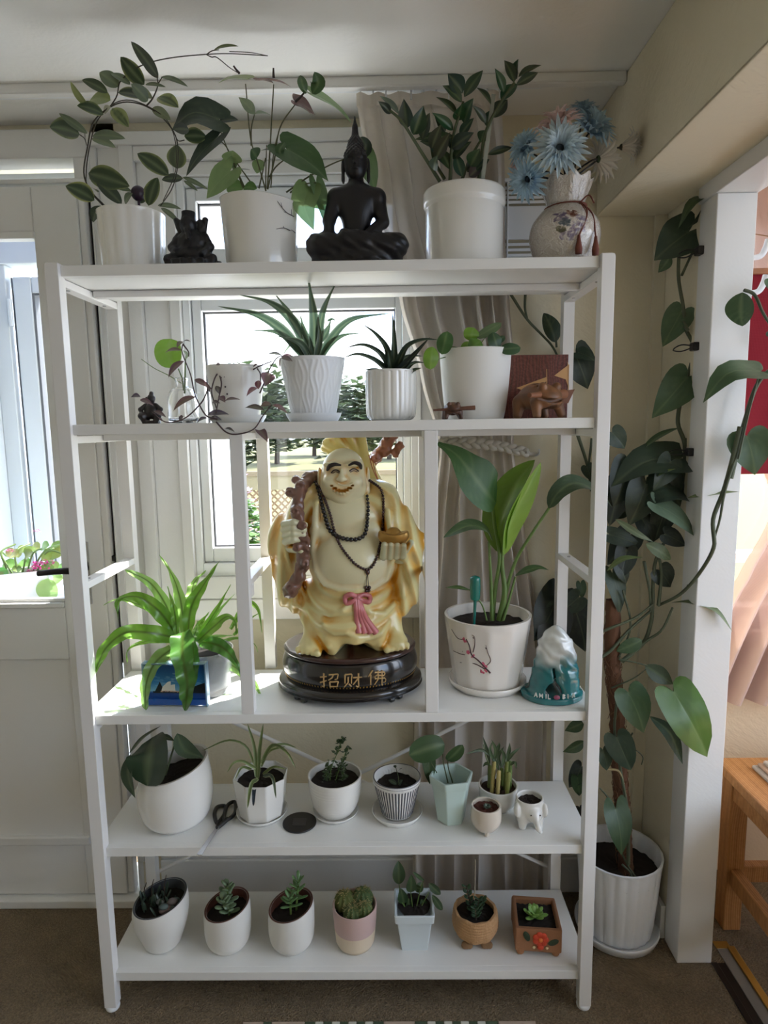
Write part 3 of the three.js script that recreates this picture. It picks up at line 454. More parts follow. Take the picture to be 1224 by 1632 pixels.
{ // geraniums on the porch ledge
  const t = thing('geranium_planter', 'white planter of pink geraniums on the porch ledge outside the door', 'potted plant', [-1.06, 0.865, -0.75]);
  const box = (x0, x1, z, turn) => join([bx(x0, x1, 0.0, 0.10, z - 0.05, z - 0.045), bx(x0, x1, 0, 0.10, z + 0.045, z + 0.05), bx(x0, x0 + 0.006, 0, 0.1, z - 0.05, z + 0.05), bx(x1 - 0.006, x1, 0, 0.1, z - 0.05, z + 0.05), bx(x0, x1, 0, 0.006, z - 0.05, z + 0.05)]).rotateY(turn);
  part(t, 'pot', box(-0.16, 0.0, 0.0, 0.5), mats.plastic); part(t, 'soil', bx(-0.15, -0.01, 0.07, 0.085, -0.044, 0.044).rotateY(0.5), mats.soil);
  for (let i = 0; i < 7; i++) part(t, 'stem', tube([V(-0.12 + 0.015 * i, 0.08, 0.03), V(-0.16 + 0.03 * i + rr(-0.02, 0.02), 0.16, 0.02), V(-0.16 + 0.04 * i, 0.12 + 0.09 * rnd(), rr(-0.05, 0.05))], 0.003), mats.greenStem);
  for (let i = 0; i < 70; i++) { const p = V(rr(-0.32, 0.05), rr(0.02, 0.17), rr(-0.08, 0.06)), r = rr(0.014, 0.026), a = rr(0, 2 * PI); part(t, 'leaf', sheet([p, p.clone().add(V(Math.cos(a) * r * 2, Math.sin(a) * r * 1.4, rr(0, 0.02)))], r * 2, { prof: 'round', color: c8(120 + rr(-20, 40), 165 + rr(-20, 20), 84), face: V(rr(-0.4, 0.4), 0.7, 0.8), bend: 0.1, nu: 7, nv: 4 }), mats.leafThin); }
  part(t, 'leaf', sheet([V(0.03, 0.0, 0.06), V(0.03, 0.075, 0.06)], 0.075, { prof: 'round', color: c8(168, 200, 120), face: V(0, 0.2, 1) }), mats.leafThin); part(t, 'leaf', sheet([V(0.01, 0.0, 0.05), V(-0.01, 0.06, 0.05)], 0.05, { prof: 'round', color: c8(190, 214, 150), face: V(0, 0.2, 1) }), mats.leafThin);
  const head = (x, y, z, r, n) => part(t, 'flower_head', leafBunch(n, () => { const u = rr(0, 2 * PI), b = rr(-0.3, 1), q = V(x + r * Math.cos(u) * Math.sqrt(1 - b * b * 0.9), y + r * 0.6 * b, z + r * Math.sin(u)); return tinyLeaf(q, r * 0.5, c8(236, 40, 160), 0.8); }), mats.leafThin);
  head(0.012, 0.118, 0.05, 0.028, 90); head(-0.026, 0.10, 0.06, 0.013, 30); head(-0.10, 0.165, 0.04, 0.013, 30); head(-0.03, 0.225, 0.0, 0.011, 20);
}
// ---------------------------------------------------------------- the white plant stand
const SH = [1.7792, 1.4439, 0.7713, 0.4361, 0.1012];
{
  const s = thing('plant_stand', 'tall white five-tier plant stand before the window', 'shelf', [0, 0, 0]);
  const add = (n, g, m = mats.shelf) => part(s, n, g, m);
  const foot = (x, z) => add('foot', revolve(smoothProfile([[0, 0], [0.013, 0.0005], [0.0165, 0.004], [0.0165, 0.010], [0.012, 0.014], [0, 0.0145]], 4), 24).translate(x, 0, z), mats.plastic);
  const screw = (p, ax) => { const g = new THREE.CylinderGeometry(0.0042, 0.0042, 0.003, 12); if (ax === 'x') g.rotateZ(PI / 2); return g.translate(p.x, p.y, p.z); };
  for (const sx of [-1, 1]) {
    const x0 = sx < 0 ? -0.6 : 0.5705, x1 = x0 + 0.0295, xc = (x0 + x1) / 2;
    const sp = new THREE.Shape(), r = 0.008, o = sx < 0; // the outer top corner is rounded
    sp.moveTo(x0, 0.013); sp.lineTo(x1, 0.013); sp.lineTo(x1, 1.783 - (o ? 0.001 : r)); if (!o) sp.quadraticCurveTo(x1, 1.783, x1 - r, 1.783); sp.lineTo(x0 + (o ? r : 0.001), 1.783); if (o) sp.quadraticCurveTo(x0, 1.783, x0, 1.783 - r); sp.closePath();
    for (const z of [-0.0015, -0.2945]) { add('post', metreUv(new THREE.ExtrudeGeometry(sp, { depth: 0.026, bevelEnabled: true, bevelThickness: 0.0015, bevelSize: 0.0012, bevelOffset: -0.0012, bevelSegments: 2 }).translate(0, 0, z - 0.026))); foot(xc, z - 0.013); }
    for (const h of [SH[0] - 0.025, SH[1] - 0.025, 1.087, SH[2] - 0.025, SH[3] - 0.025, SH[4] - 0.025]) add('side_rail', bx(x0 + 0.001, x1 - 0.001, h - 0.0165, h, -0.297, -0.026));
    add('screw', join([screw(V(xc - sx * 0.004, SH[0] - 0.042, -0.06)), screw(V(xc - sx * 0.004, SH[0] - 0.042, -0.24)), screw(V(xc, 1.0875, -0.06)), screw(V(xc, 1.0875, -0.24))]), mats.chrome);
  }
  SH.forEach((h, i) => {
    add('shelf_board', bx(-0.5995, 0.5995, h - 0.0231, h, -0.2876, -0.0275, 0.0012), mats.board);
    add('shelf_board_lip', bx(-0.5705, 0.5705, h - 0.0229, h - 0.0002, -0.0285, -0.011, 0.0012), mats.board);
    add('support_bar', bx(-0.57, 0.57, h - 0.039, h - 0.0235, -0.175, -0.155));
  });
  for (const x of [-0.2285, 0.1995]) { // uprights that divide the middle tier
    add('divider_post', bx(x, x + 0.0295, SH[2], SH[1] - 0.0231, -0.037, -0.012)); add('divider_post', bx(x, x + 0.0295, SH[2], SH[1] - 0.0231, -0.32, -0.293));
    add('divider_rail', bx(x + 0.001, x + 0.0285, 1.07, 1.087, -0.295, -0.037)); add('divider_rail', bx(x + 0.001, x + 0.0285, SH[1] - 0.04, SH[1] - 0.0232, -0.295, -0.037));
    add('gusset', join([bx(x + 0.0285, x + 0.0305, 1.045, 1.087, -0.06, -0.037), screw(V(x + 0.031, 1.07, -0.05), 'x'), screw(V(x + 0.031, 1.078, -0.28), 'x')]), mats.shelf);
  }
  for (const k of [1, -1]) { add('cross_brace', rod(V(-0.58 * k, 0.725, -0.325), V(0.58 * k, 0.135, -0.325 - 0.009 * (k > 0 ? 1 : 0)), 0.0055)); }
}
// ---------------------------------------------------------------- lowest shelf: small pots
const G = { dark: c8(40, 58, 40), mid: c8(66, 98, 52), jade: c8(112, 132, 100), lime: c8(126, 164, 70), olive: c8(92, 112, 58), deep: c8(28, 46, 34) };
const fat = (p, d, l, w, col, parent, name = 'leaf', mat = mats.leafThick) => { // a thick succulent leaf
  const dir = d.clone().normalize(), g = revolve(smoothProfile([[0, 0], [w * 0.28, l * 0.08], [w * 0.5, l * 0.55], [w * 0.36, l * 0.88], [0, l]], 4), 12, null, { sz: 0.42 });
  const side = Math.abs(dir.y) > 0.95 ? V(1, 0, 0) : V(0, 1, 0).cross(dir).normalize(), up = dir.clone().cross(side).multiplyScalar(-1), m = new THREE.Matrix4().makeBasis(side, dir, side.clone().cross(dir)); g.applyMatrix4(m); g.translate(p.x, p.y, p.z);
  const n = g.attributes.position.count, c = new Float32Array(n * 3); for (let i = 0; i < n; i++) { const k = rr(0.94, 1.06); c[3 * i] = col.r * k; c[3 * i + 1] = col.g * k; c[3 * i + 2] = col.b * k; } g.setAttribute('color', new THREE.BufferAttribute(c, 3)); return part(parent, name, g, mat);
};
const slant = (h, s, dir) => (th, r, y) => [r, y + s * r * Math.sin(th - dir) * Math.max(0, (y / h) ** 2)];
const ribbed = (n, a, y0 = -1, y1 = 9) => (th, r, y) => [r * (1 + (y > y0 && y < y1 ? a * Math.cos(n * th) : 0)), y];
{ // three slanted white pots
  const mk = (label, x, z, rb, rt, h, inner, prof) => { const t = thing('succulent_pot', label, 'potted plant', [x, SH[4], z]);
    part(t, 'pot', revolve(vessel(smoothProfile(prof, 6), 0.005, 0.45), 64, slant(h, 0.21, 0.4)), mats.matte); part(t, 'rim', revolve([[rt - 0.0052, h - 0.03], [rt - 0.0054, h - 0.001], [rt - 0.003, h + 0.0012], [rt - 0.0005, h + 0.0002]], 64, slant(h, 0.21, 0.4)), inner); return t; };
  const a = mk('largest white slanted pot of dark spiky succulents and pebbles', -0.487, -0.108, 0.04, 0.068, 0.125, M(c8(70, 74, 80), 0.6), [[0.034, 0], [0.045, 0.003], [0.052, 0.02], [0.067, 0.065], [0.071, 0.1], [0.068, 0.125]]);
  part(a, 'soil', soilDisc(0.062, 0.105, { slope: 0.011 }), mats.soil);
  for (let i = 0; i < 9; i++) { const p = V(rr(0, 0.05), 0.118 + rr(-0.004, 0.008), rr(0.0, 0.04)); part(a, 'pebble', ball(V(p.x, p.y, p.z), rr(0.006, 0.011), 1.3, 0.8, 1, 10, 8), M(c8(110 + rr(-30, 30), 108, 104), 0.7)); }
  for (let i = 0; i < 26; i++) { const th = rr(0, 6.3), q = rr(0.005, 0.045); fat(V(Math.cos(th) * q - 0.012, 0.104, Math.sin(th) * q), V(rr(-0.5, 0.5), 1, rr(-0.3, 0.3)), rr(0.02, 0.04), 0.008, c8(60, 74, 60), a); }
  for (const [x, l] of [[-0.03, 0.05], [0.004, 0.062], [-0.05, 0.04]]) part(a, 'stem', tube([V(x, 0.1, -0.02), V(x - 0.003, 0.1 + l * 0.6, -0.03), V(x + 0.004, 0.105 + l, -0.03)], (t) => 0.0022 * (1 - 0.6 * t)), mats.brownStem);
  const brown = M(c8(98, 58, 46), 0.6), small = [[0.034, 0], [0.044, 0.004], [0.055, 0.022], [0.059, 0.05], [0.0595, 0.09], [0.0575, 0.112]];
  const b = mk('white slanted pot of round-leaved jade succulent, brown inside', -0.312, -0.1, 0.04, 0.0575, 0.112, brown, small); part(b, 'soil', soilDisc(0.052, 0.092, { slope: 0.010 }), mats.soil);
  const rosette = (t, stems, col, l, w) => stems.forEach(([x, z, h, n]) => { part(t, 'stem', tube([V(x * 0.6, 0.09, z * 0.6), V(x, 0.09 + h, z)], 0.0028), mats.greenStem); for (let i = 0; i < n; i++) { const k = i / n, th = i * 2.4; fat(V(x * (0.6 + 0.4 * k), 0.092 + h * (0.35 + 0.65 * k), z * (0.6 + 0.4 * k)), V(Math.cos(th), 0.35 + 0.9 * k, Math.sin(th)), l * (1 - 0.35 * k), w, col, t); } });
  rosette(b, [[-0.005, 0.012, 0.045, 9], [0.0, -0.012, 0.07, 10], [0.012, 0.02, 0.02, 5]], G.jade, 0.032, 0.016);
  const c = mk('white slanted pot of upright pointed sedum, brown inside', -0.146, -0.098, 0.04, 0.0575, 0.112, brown, small); part(c, 'soil', soilDisc(0.052, 0.09, { slope: 0.010 }), mats.soil);
  rosette(c, [[0.0, 0.01, 0.05, 14], [0.02, -0.01, 0.085, 16]], c8(104, 138, 88), 0.034, 0.0095);
  // pink and cream pot with a cactus cluster
  const d = thing('cactus_pot', 'round pot, pink above and cream below, crowded with spiny cactus', 'potted plant', [0.018, SH[4], -0.102]);
  const dp = [[0.03, 0], [0.045, 0.003], [0.050, 0.014], [0.0535, 0.05]], du = [[0.0535, 0.05], [0.0555, 0.075], [0.057, 0.11]];
  part(d, 'pot', revolve([[0, 0.001], ...dp], 64), M(c8(226, 208, 182), 0.5), 'cream foot of the pot'); part(d, 'pot', revolve([...du, [0.0545, 0.1115], [0.052, 0.109], [0.051, 0.07], [0, 0.07]], 64), M(c8(206, 176, 170), 0.5), 'pink upper part of the pot'); part(d, 'soil', soilDisc(0.05, 0.088), mats.soil);
  const cactus = (x, z, r, h, col) => { const g = revolve(smoothProfile([[0, 0], [r * 0.85, h * 0.1], [r, h * 0.5], [r * 0.7, h * 0.88], [0, h]], 5), 60, ribbed(11, 0.09)); g.translate(x, 0.085, z); part(d, 'cactus', g, M(col, 0.8)); const l = []; for (let i = 0; i < 130; i++) { const th = Math.floor(rnd() * 11) / 11 * 2 * PI, e = rr(0.1, 1.45), p = V(x + Math.sin(th) * Math.cos(e) * r, 0.085 + h * (0.5 + 0.5 * Math.sin(e)), z + Math.cos(th) * Math.cos(e) * r), q = V(Math.sin(th + rr(-0.6, 0.6)), rr(-0.2, 0.9), Math.cos(th + rr(-0.6, 0.6))).normalize(); l.push(rod(p, p.clone().addScaledVector(q, 0.007), 0.0004, 0.0001, 4)); } const m = part(d, 'spines', join(l), M(c8(196, 176, 120), 0.8)); m.userData.kind = 'stuff'; };
  cactus(-0.004, 0.018, 0.024, 0.034, c8(84, 100, 56)); cactus(-0.026, -0.014, 0.026, 0.048, c8(92, 100, 50)); cactus(0.02, -0.02, 0.026, 0.052, c8(76, 96, 54)); cactus(0.026, 0.014, 0.02, 0.04, c8(88, 104, 58));
}
{ // square white pot of round-leaved plant
  const t = thing('square_pot_plant', 'pale square tapered pot of young round-leaved plant', 'potted plant', [0.171, SH[4], -0.108]);
  const q = (r) => { const s = new THREE.Shape(); const k = r * 0.12; s.moveTo(-r + k, -r); s.lineTo(r - k, -r); s.quadraticCurveTo(r, -r, r, -r + k); s.lineTo(r, r - k); s.quadraticCurveTo(r, r, r - k, r); s.lineTo(-r + k, r); s.quadraticCurveTo(-r, r, -r, r - k); s.lineTo(-r, -r + k); s.quadraticCurveTo(-r, -r, -r + k, -r); return s.getPoints(4); };
  const loft = (secs) => { const n = q(1).length, pos = [], idx = []; secs.forEach(([r, y]) => q(r).forEach((p) => pos.push(p.x, y, p.y))); for (let i = 0; i < secs.length - 1; i++) for (let j = 0; j < n - 1; j++) { const a = i * n + j, b = a + n; idx.push(a, b, a + 1, a + 1, b, b + 1); } const g = new THREE.BufferGeometry(); g.setAttribute('position', new THREE.Float32BufferAttribute(pos, 3)); g.setIndex(idx); const f = g.toNonIndexed(); f.computeVertexNormals(); f.setAttribute('uv', new THREE.Float32BufferAttribute(new Float32Array(f.attributes.position.count * 2), 2)); return f; };
  part(t, 'pot', loft([[0.001, 0.001], [0.033, 0], [0.034, 0.003], [0.044, 0.085], [0.0495, 0.088], [0.051, 0.108], [0.0495, 0.11], [0.0455, 0.109], [0.042, 0.09], [0.001, 0.089]]), M(c8(214, 224, 228), 0.3)); part(t, 'soil', soilDisc(0.058, 0.098).scale(0.72, 1, 0.72).translate(0, 0.002, 0), mats.soil);
  const b = plant(t, zoom(500, 1350, 2.78), 2.78, -0.105), g = c8(58, 84, 50);
  const L = (x0, y0, x1, y1, w, o) => b.leaf([[x0, y0], [x1, y1]], w, { prof: 'oval', color: g.clone().multiplyScalar(rr(0.8, 1.25)), ...o });
  L(378, 165, 374, 60, 62); L(430, 200, 432, 122, 50); L(400, 250, 385, 182, 50); L(455, 200, 480, 155, 42); L(420, 225, 424, 298, 32); L(510, 160, 562, 210, 38); L(525, 212, 570, 280, 34); L(440, 110, 490, 150, 18); L(475, 230, 500, 275, 34); L(480, 185, 440, 175, 34); L(400, 195, 375, 240, 30);
  for (const p of [[[420, 290], [385, 230], [378, 165]], [[440, 290], [430, 200]], [[450, 295], [470, 200], [485, 150]], [[460, 295], [510, 200]], [[410, 295], [400, 250]]]) b.stem(p, 0.0016, mats.greenStem);
}
{ // woven-look bowl on small feet
  const t = thing('bowl_planter', 'brown ribbed bowl planter on little feet with jade twigs', 'potted plant', [0.331, SH[4], -0.118]);
  const tan = M(c8(190, 148, 104), 0.75, { bumpMap: plasterBump, bumpScale: 0.003 });
  part(t, 'bowl', revolve(vessel(smoothProfile([[0.028, 0.012], [0.044, 0.016], [0.056, 0.034], [0.0585, 0.055], [0.0545, 0.082]], 10), 0.006, 0.45), 90, (th, r, y) => [r * (1 + (y > 0.02 && y < 0.079 ? 0.036 * Math.sin(y * 900 + 1.2 * Math.sin(th * 9)) : 0)), y + 0.0015 * Math.sin(th * 8)]), tan);
  part(t, 'soil', soilDisc(0.05, 0.066), mats.soil);
  for (const a of [0.6, -0.6, 2.6, -2.6]) part(t, 'foot', join([0, 1, 2].map((k) => ball(V(Math.sin(a) * 0.045 + (k - 1) * 0.0065, 0.009, Math.cos(a) * 0.045), 0.0085, 1, 1.05, 1, 10, 8))), tan);
  for (const [x, z, h, n] of [[-0.014, 0.0, 0.075, 9], [0.004, 0.012, 0.05, 7], [0.012, -0.004, 0.035, 6], [-0.002, 0.02, 0.03, 5]]) { part(t, 'stem', tube([V(x * 0.5, 0.066, z), V(x * 1.0, 0.066 + h * 0.5, z), V(x * 1.7, 0.07 + h, z)], 0.0024), mats.brownStem); for (let i = 0; i < n; i++) { const k = (i + 1) / n, th = i * 1.57 + (i % 2); for (const s of [0, PI]) fat(V(x * (0.6 + 1.1 * k), 0.068 + h * k, z), V(Math.cos(th + s), 0.6, Math.sin(th + s)), 0.014, 0.009, c8(50, 76, 50), t); } }
  part(t, 'stake', rod(V(0.0, 0.066, -0.015), V(0.002, 0.205, -0.02), 0.0014), M(c8(190, 180, 160), 0.7));
}
{ // terracotta trough with a red flower in relief
  const t = thing('terracotta_planter', 'square terracotta planter with a red relief flower and a green rosette', 'potted plant', [0.486, SH[4], -0.108], -0.08);
  const clay = M(c8(196, 138, 96), 0.8, { bumpMap: plasterBump, bumpScale: 0.004 }), w = 0.057;
  const wall = (g) => { const p = g.attributes.position; for (let i = 0; i < p.count; i++) p.setXYZ(i, p.getX(i) + 0.003 * noise.noise(p.getX(i) * 60, p.getY(i) * 60, p.getZ(i) * 60), p.getY(i) + (p.getY(i) > 0.07 ? 0.004 * noise.noise(p.getX(i) * 50, 3, p.getZ(i) * 50) : 0), p.getZ(i) + 0.003 * noise.noise(p.getX(i) * 60 + 9, p.getY(i) * 60, p.getZ(i) * 60)); g.computeVertexNormals(); return g; };
  const slab = (x0, x1, y0, y1, z0, z1) => wall(new RoundedBoxGeometry(x1 - x0, y1 - y0, z1 - z0, 5, 0.005).translate((x0 + x1) / 2, (y0 + y1) / 2, (z0 + z1) / 2));
  part(t, 'wall', slab(-w, w, 0.014, 0.078, w - 0.010, w), clay); part(t, 'wall', slab(-w, w, 0.014, 0.08, -w, -w + 0.010), clay); part(t, 'wall', slab(-w, -w + 0.010, 0.014, 0.079, -w + 0.005, w - 0.005), clay); part(t, 'wall', slab(w - 0.010, w, 0.014, 0.079, -w + 0.005, w - 0.005), clay); part(t, 'base', slab(-w + 0.004, w - 0.004, 0.010, 0.022, -w + 0.004, w - 0.004), clay);
  for (const x of [-1, 1]) for (const z of [-1, 1]) part(t, 'foot', revolve(smoothProfile([[0, 0], [0.008, 0.001], [0.011, 0.010], [0.013, 0.022], [0, 0.024]], 4), 16).translate(x * 0.044, 0, z * 0.044), clay);
  part(t, 'soil', (() => { const g = new THREE.PlaneGeometry(0.094, 0.094, 24, 24).rotateX(-PI / 2), p = g.attributes.position; for (let i = 0; i < p.count; i++) p.setY(i, 0.064 + 0.005 * noise.noise(p.getX(i) * 160, 2, p.getZ(i) * 160)); g.computeVertexNormals(); return g; })(), mats.soil);
  const red = M(c8(206, 70, 40), 0.6), gr = M(c8(52, 66, 44), 0.6);
  for (let i = 0; i < 7; i++) { const a = i / 7 * 2 * PI; part(t, 'petal', ball(V(0.004 + Math.cos(a) * 0.012, 0.052 + Math.sin(a) * 0.012, w + 0.002), 0.0085, 1, 1, 0.45, 10, 8), red, 'red petal'); } part(t, 'flower_centre', ball(V(0.004, 0.052, w + 0.004), 0.006, 1, 1, 0.7, 10, 8), M(c8(232, 120, 60), 0.5));
  part(t, 'petal', ball(V(0.004, 0.03, w + 0.002), 0.009, 1, 0.8, 0.45, 10, 8), red, 'red petal');
  for (const [x, y, a] of [[-0.03, 0.058, 0.4], [0.036, 0.045, -1.1]]) { const g = ball(V(0, 0, 0), 0.014, 0.55, 1, 0.25, 12, 10); g.rotateZ(a); part(t, 'relief_leaf', g.translate(x, y, w + 0.001), gr, 'green relief leaf'); } for (const x of [-0.012, 0.02]) part(t, 'bead', ball(V(x, 0.03, w + 0.003), 0.004, 1, 1, 0.6, 8, 6), M(c8(226, 196, 150), 0.5));
  for (let i = 0; i < 16; i++) { const th = i * 2.4, k = i / 16; fat(V(-0.004, 0.07, 0.006), V(Math.cos(th), 0.25 + 1.4 * k, Math.sin(th)), 0.036 * (1 - 0.3 * k), 0.014, c8(128, 168, 84), t); }
}
// ---------------------------------------------------------------- fourth shelf
{ // big slanted white pot
  const t = thing('large_leaf_pot', 'large glossy white slanted pot with broad dark hanging leaf', 'potted plant', [-0.436, SH[3], -0.125]);
  const h = 0.15; part(t, 'pot', revolve(vessel(smoothProfile([[0.055, 0], [0.068, 0.003], [0.084, 0.022], [0.0925, 0.06], [0.092, 0.10], [0.086, 0.135], [0.085, h]], 7), 0.006, 0.5), 72, slant(h, 0.26, 0.35)), mats.ceramic); part(t, 'soil', soilDisc(0.08, 0.118, { slope: 0.018 }), mats.soil);
  const b = plant(t, zoom(180, 1130, 3.6), 3.6, -0.1), dk = c8(44, 66, 46);
  b.leaf([[232, 160, -0.01], [210, 270, 0.045], [195, 440, 0.05]], 270, { prof: 'round', color: dk, mat: mats.leafThick, face: V(-0.2, 0.35, 1), fold: 0.1, dz: 0 }); b.leaf([[100, 260, 0.02], [88, 380, 0.04], [128, 512, 0.05]], 110, { prof: 'lance', color: c8(52, 74, 46), face: V(-0.6, 0.2, 1), dz: 0 });
  b.leaf([[92, 255, -0.03], [170, 170, -0.03], [276, 96, -0.02]], 44, { prof: 'lance', color: c8(58, 74, 52), face: V(0.2, 1, 0.3), dz: 0 }); b.leaf([[368, 140, -0.03], [410, 235, 0], [522, 280, 0.02]], 115, { prof: 'lance', color: c8(84, 104, 78), face: V(0.7, 0.8, 0.6), dz: 0 }); b.leaf([[265, 152, -0.04], [355, 185, -0.03]], 40, { prof: 'lance', color: c8(80, 98, 76), face: V(0, 1, 0.4), dz: 0 });
  b.stem([[300, 380, 0], [250, 240, -0.02], [235, 160, -0.01]], 0.003); b.stem([[300, 380, 0], [340, 250, -0.02], [370, 150, -0.03]], 0.003);
}
{ // scissors leaning against the shelf edge, blades out over the front
  const t = thing('scissors', 'black-handled scissors lying with blades over the shelf edge', 'scissors', [-0.285, SH[3], -0.06]);
  const m = zoom(180, 1130, 3.6), P = (X, Y, z, up) => { const p = at(...m(X, Y), z).sub(t.position); if (up !== undefined) p.y = up; return p; };
  const onShelf = (X, Y, up) => { const [px, py] = m(X, Y), a = at(px, py, 0), d = a.clone().sub(camera.position), k = (SH[3] + up - camera.position.y) / d.y; return camera.position.clone().addScaledVector(d, k).sub(t.position); };
  const pv = onShelf(600, 680, 0.006), hA = [[583, 600], [600, 562], [640, 556], [640, 600], [615, 640], [600, 655]], hB = [[640, 600], [665, 545], [695, 532], [702, 590], [680, 620], [640, 640]];
  const ring = (l, up) => { const c = new THREE.CatmullRomCurve3(l.map(([X, Y]) => onShelf(X, Y, up)), true); return new THREE.TubeGeometry(c, 40, 0.005, 8, true); };
  part(t, 'handle', join([ring(hA, 0.006), tube([onShelf(612, 645, 0.006), pv], 0.006)]), mats.black); part(t, 'handle', join([ring(hB, 0.009), tube([onShelf(660, 630, 0.009), pv], 0.006)]), mats.black);
  const tip = onShelf(492, 835, 0.006), tip2 = onShelf(500, 838, 0.009); part(t, 'blade', bar(pv, tip, 0.011, 0.0015), mats.chrome); part(t, 'blade', bar(pv.clone().add(V(0, 0.002, 0)), tip2, 0.009, 0.0015), mats.chrome); part(t, 'pivot_screw', ball(pv.clone().add(V(0.0, 0.004, 0.003)), 0.0035, 1, 0.6, 1), mats.darkMetal);
}
const saucer = (r, h = 0.014) => [[0, 0.002], [r * 0.78, 0], [r * 0.86, 0.001], [r * 0.97, h * 0.7], [r, h], [r * 0.975, h], [r * 0.93, h * 0.75], [r * 0.84, 0.0045], [0, 0.0045]];
{ // spider plant
  const t = thing('spider_plant', 'striped spider plant in a white faceted pot on a saucer', 'potted plant', [-0.22, SH[3], -0.143]);
  const oct = (th, r, y) => { const a = ((th + PI / 8) % (PI / 4)) - PI / 8; return [r * Math.cos(PI / 8) / Math.cos(a) * 1.03, y]; };
  part(t, 'pot', revolve(vessel([[0.05, 0.006], [0.055, 0.008], [0.0625, 0.05], [0.069, 0.112]], 0.004, 0.4), 96, oct), mats.ceramic); part(t, 'saucer', revolve(saucer(0.066, 0.014), 64), mats.ceramic); part(t, 'soil', soilDisc(0.062, 0.094), mats.soil);
  const b = plant(t, zoom(180, 1130, 3.6), 3.6, -0.13), g = c8(110, 128, 70), e = c8(186, 190, 140), S = (pts, w, o) => b.leaf(pts, w, { prof: 'strap', color: g, edge: e, edgeAt: 0.6, fold: 0.25, nv: 5, ...o });
  S([[830, 400, 0], [840, 250, -0.02], [862, 85, -0.03]], 30); S([[822, 390, 0], [812, 220, -0.02], [772, 85, -0.03]], 27); S([[815, 330, 0], [760, 210, 0], [670, 178, 0], [510, 240, 0]], 16); S([[850, 330, 0], [900, 225, -0.03], [980, 200, -0.05], [1052, 222, -0.06]], 24); S([[850, 310, 0], [920, 205, 0.02], [1000, 250, 0.05], [1050, 342, 0.06]], 24); S([[820, 340, 0], [740, 298, 0.02], [690, 310, 0.04], [656, 362, 0.05]], 22); S([[832, 400, 0.02], [795, 430, 0.06], [772, 568, 0.075]], 27); S([[862, 380, 0.02], [915, 390, 0.06], [936, 512, 0.075]], 26, { color: c8(70, 88, 66) }); S([[862, 372, 0], [930, 330, 0.03], [990, 345, 0.03]], 20); S([[795, 345, 0], [740, 335, 0.02], [702, 400, 0.04]], 18); S([[850, 320, 0], [900, 240, 0], [990, 215, 0]], 20);
  S([[812, 455, 0.05], [808, 500, 0.073], [806, 556, 0.073]], 26, { color: c8(36, 50, 62), edge: null });
}
{ const t = thing('display_stand', 'flat round black display base standing empty between two plant pots', 'stand', [-0.117, SH[3], -0.102]); // its figure is left out
  part(t, 'disc', revolve([[0, 0], [0.041, 0], [0.0425, 0.001], [0.0425, 0.004], [0.041, 0.005], [0, 0.005]], 48), mats.black); part(t, 'plate', bx(-0.016, 0.016, 0.005, 0.0062, -0.012, 0.018, 0.0005), M(c8(48, 46, 48), 0.3)); }
{ // ribbed white pot of thyme
  const t = thing('herb_pot', 'white ringed pot with a small bushy herb on a saucer', 'potted plant', [-0.029, SH[3], -0.146]);
  part(t, 'pot', revolve(vessel(smoothProfile([[0.034, 0.006], [0.044, 0.008], [0.058, 0.03], [0.0665, 0.065], [0.069, 0.108]], 14), 0.004, 0.4), 72, (th, r, y) => [r + (y > 0.03 && y < 0.095 ? 0.0007 * Math.sin(y * 1400) * (0.5 + 0.5 * Math.sin(th * 3 + y * 40)) : 0), y]), mats.ceramic); part(t, 'saucer', revolve(saucer(0.06, 0.013), 64), mats.ceramic); part(t, 'soil', soilDisc(0.062, 0.09), mats.soil);
  const b = plant(t, zoom(480, 1130, 2.66), 2.66, -0.146), sp = [[[120, 335], [128, 250], [160, 170], [175, 118]], [[135, 335], [160, 260], [198, 160]], [[112, 335], [105, 290], [118, 215]], [[150, 335], [175, 290], [180, 230]]];
  sp.forEach((p) => b.stem(p, 0.0014, mats.greenStem));
  const m = part(t, 'foliage', leafBunch(230, (i) => { const s = sp[i % 4], c = new THREE.CatmullRomCurve3(s.map(([X, Y]) => b.loc(X, Y, -0.146))), p = c.getPoint(Math.sqrt(rnd())); return tinyLeaf(p.add(V(rr(-0.004, 0.004), 0, rr(-0.006, 0.006))), rr(0.009, 0.015), c8(72, 96, 58), 0.9); }), mats.leafThin); m.userData.kind = 'stuff';
}
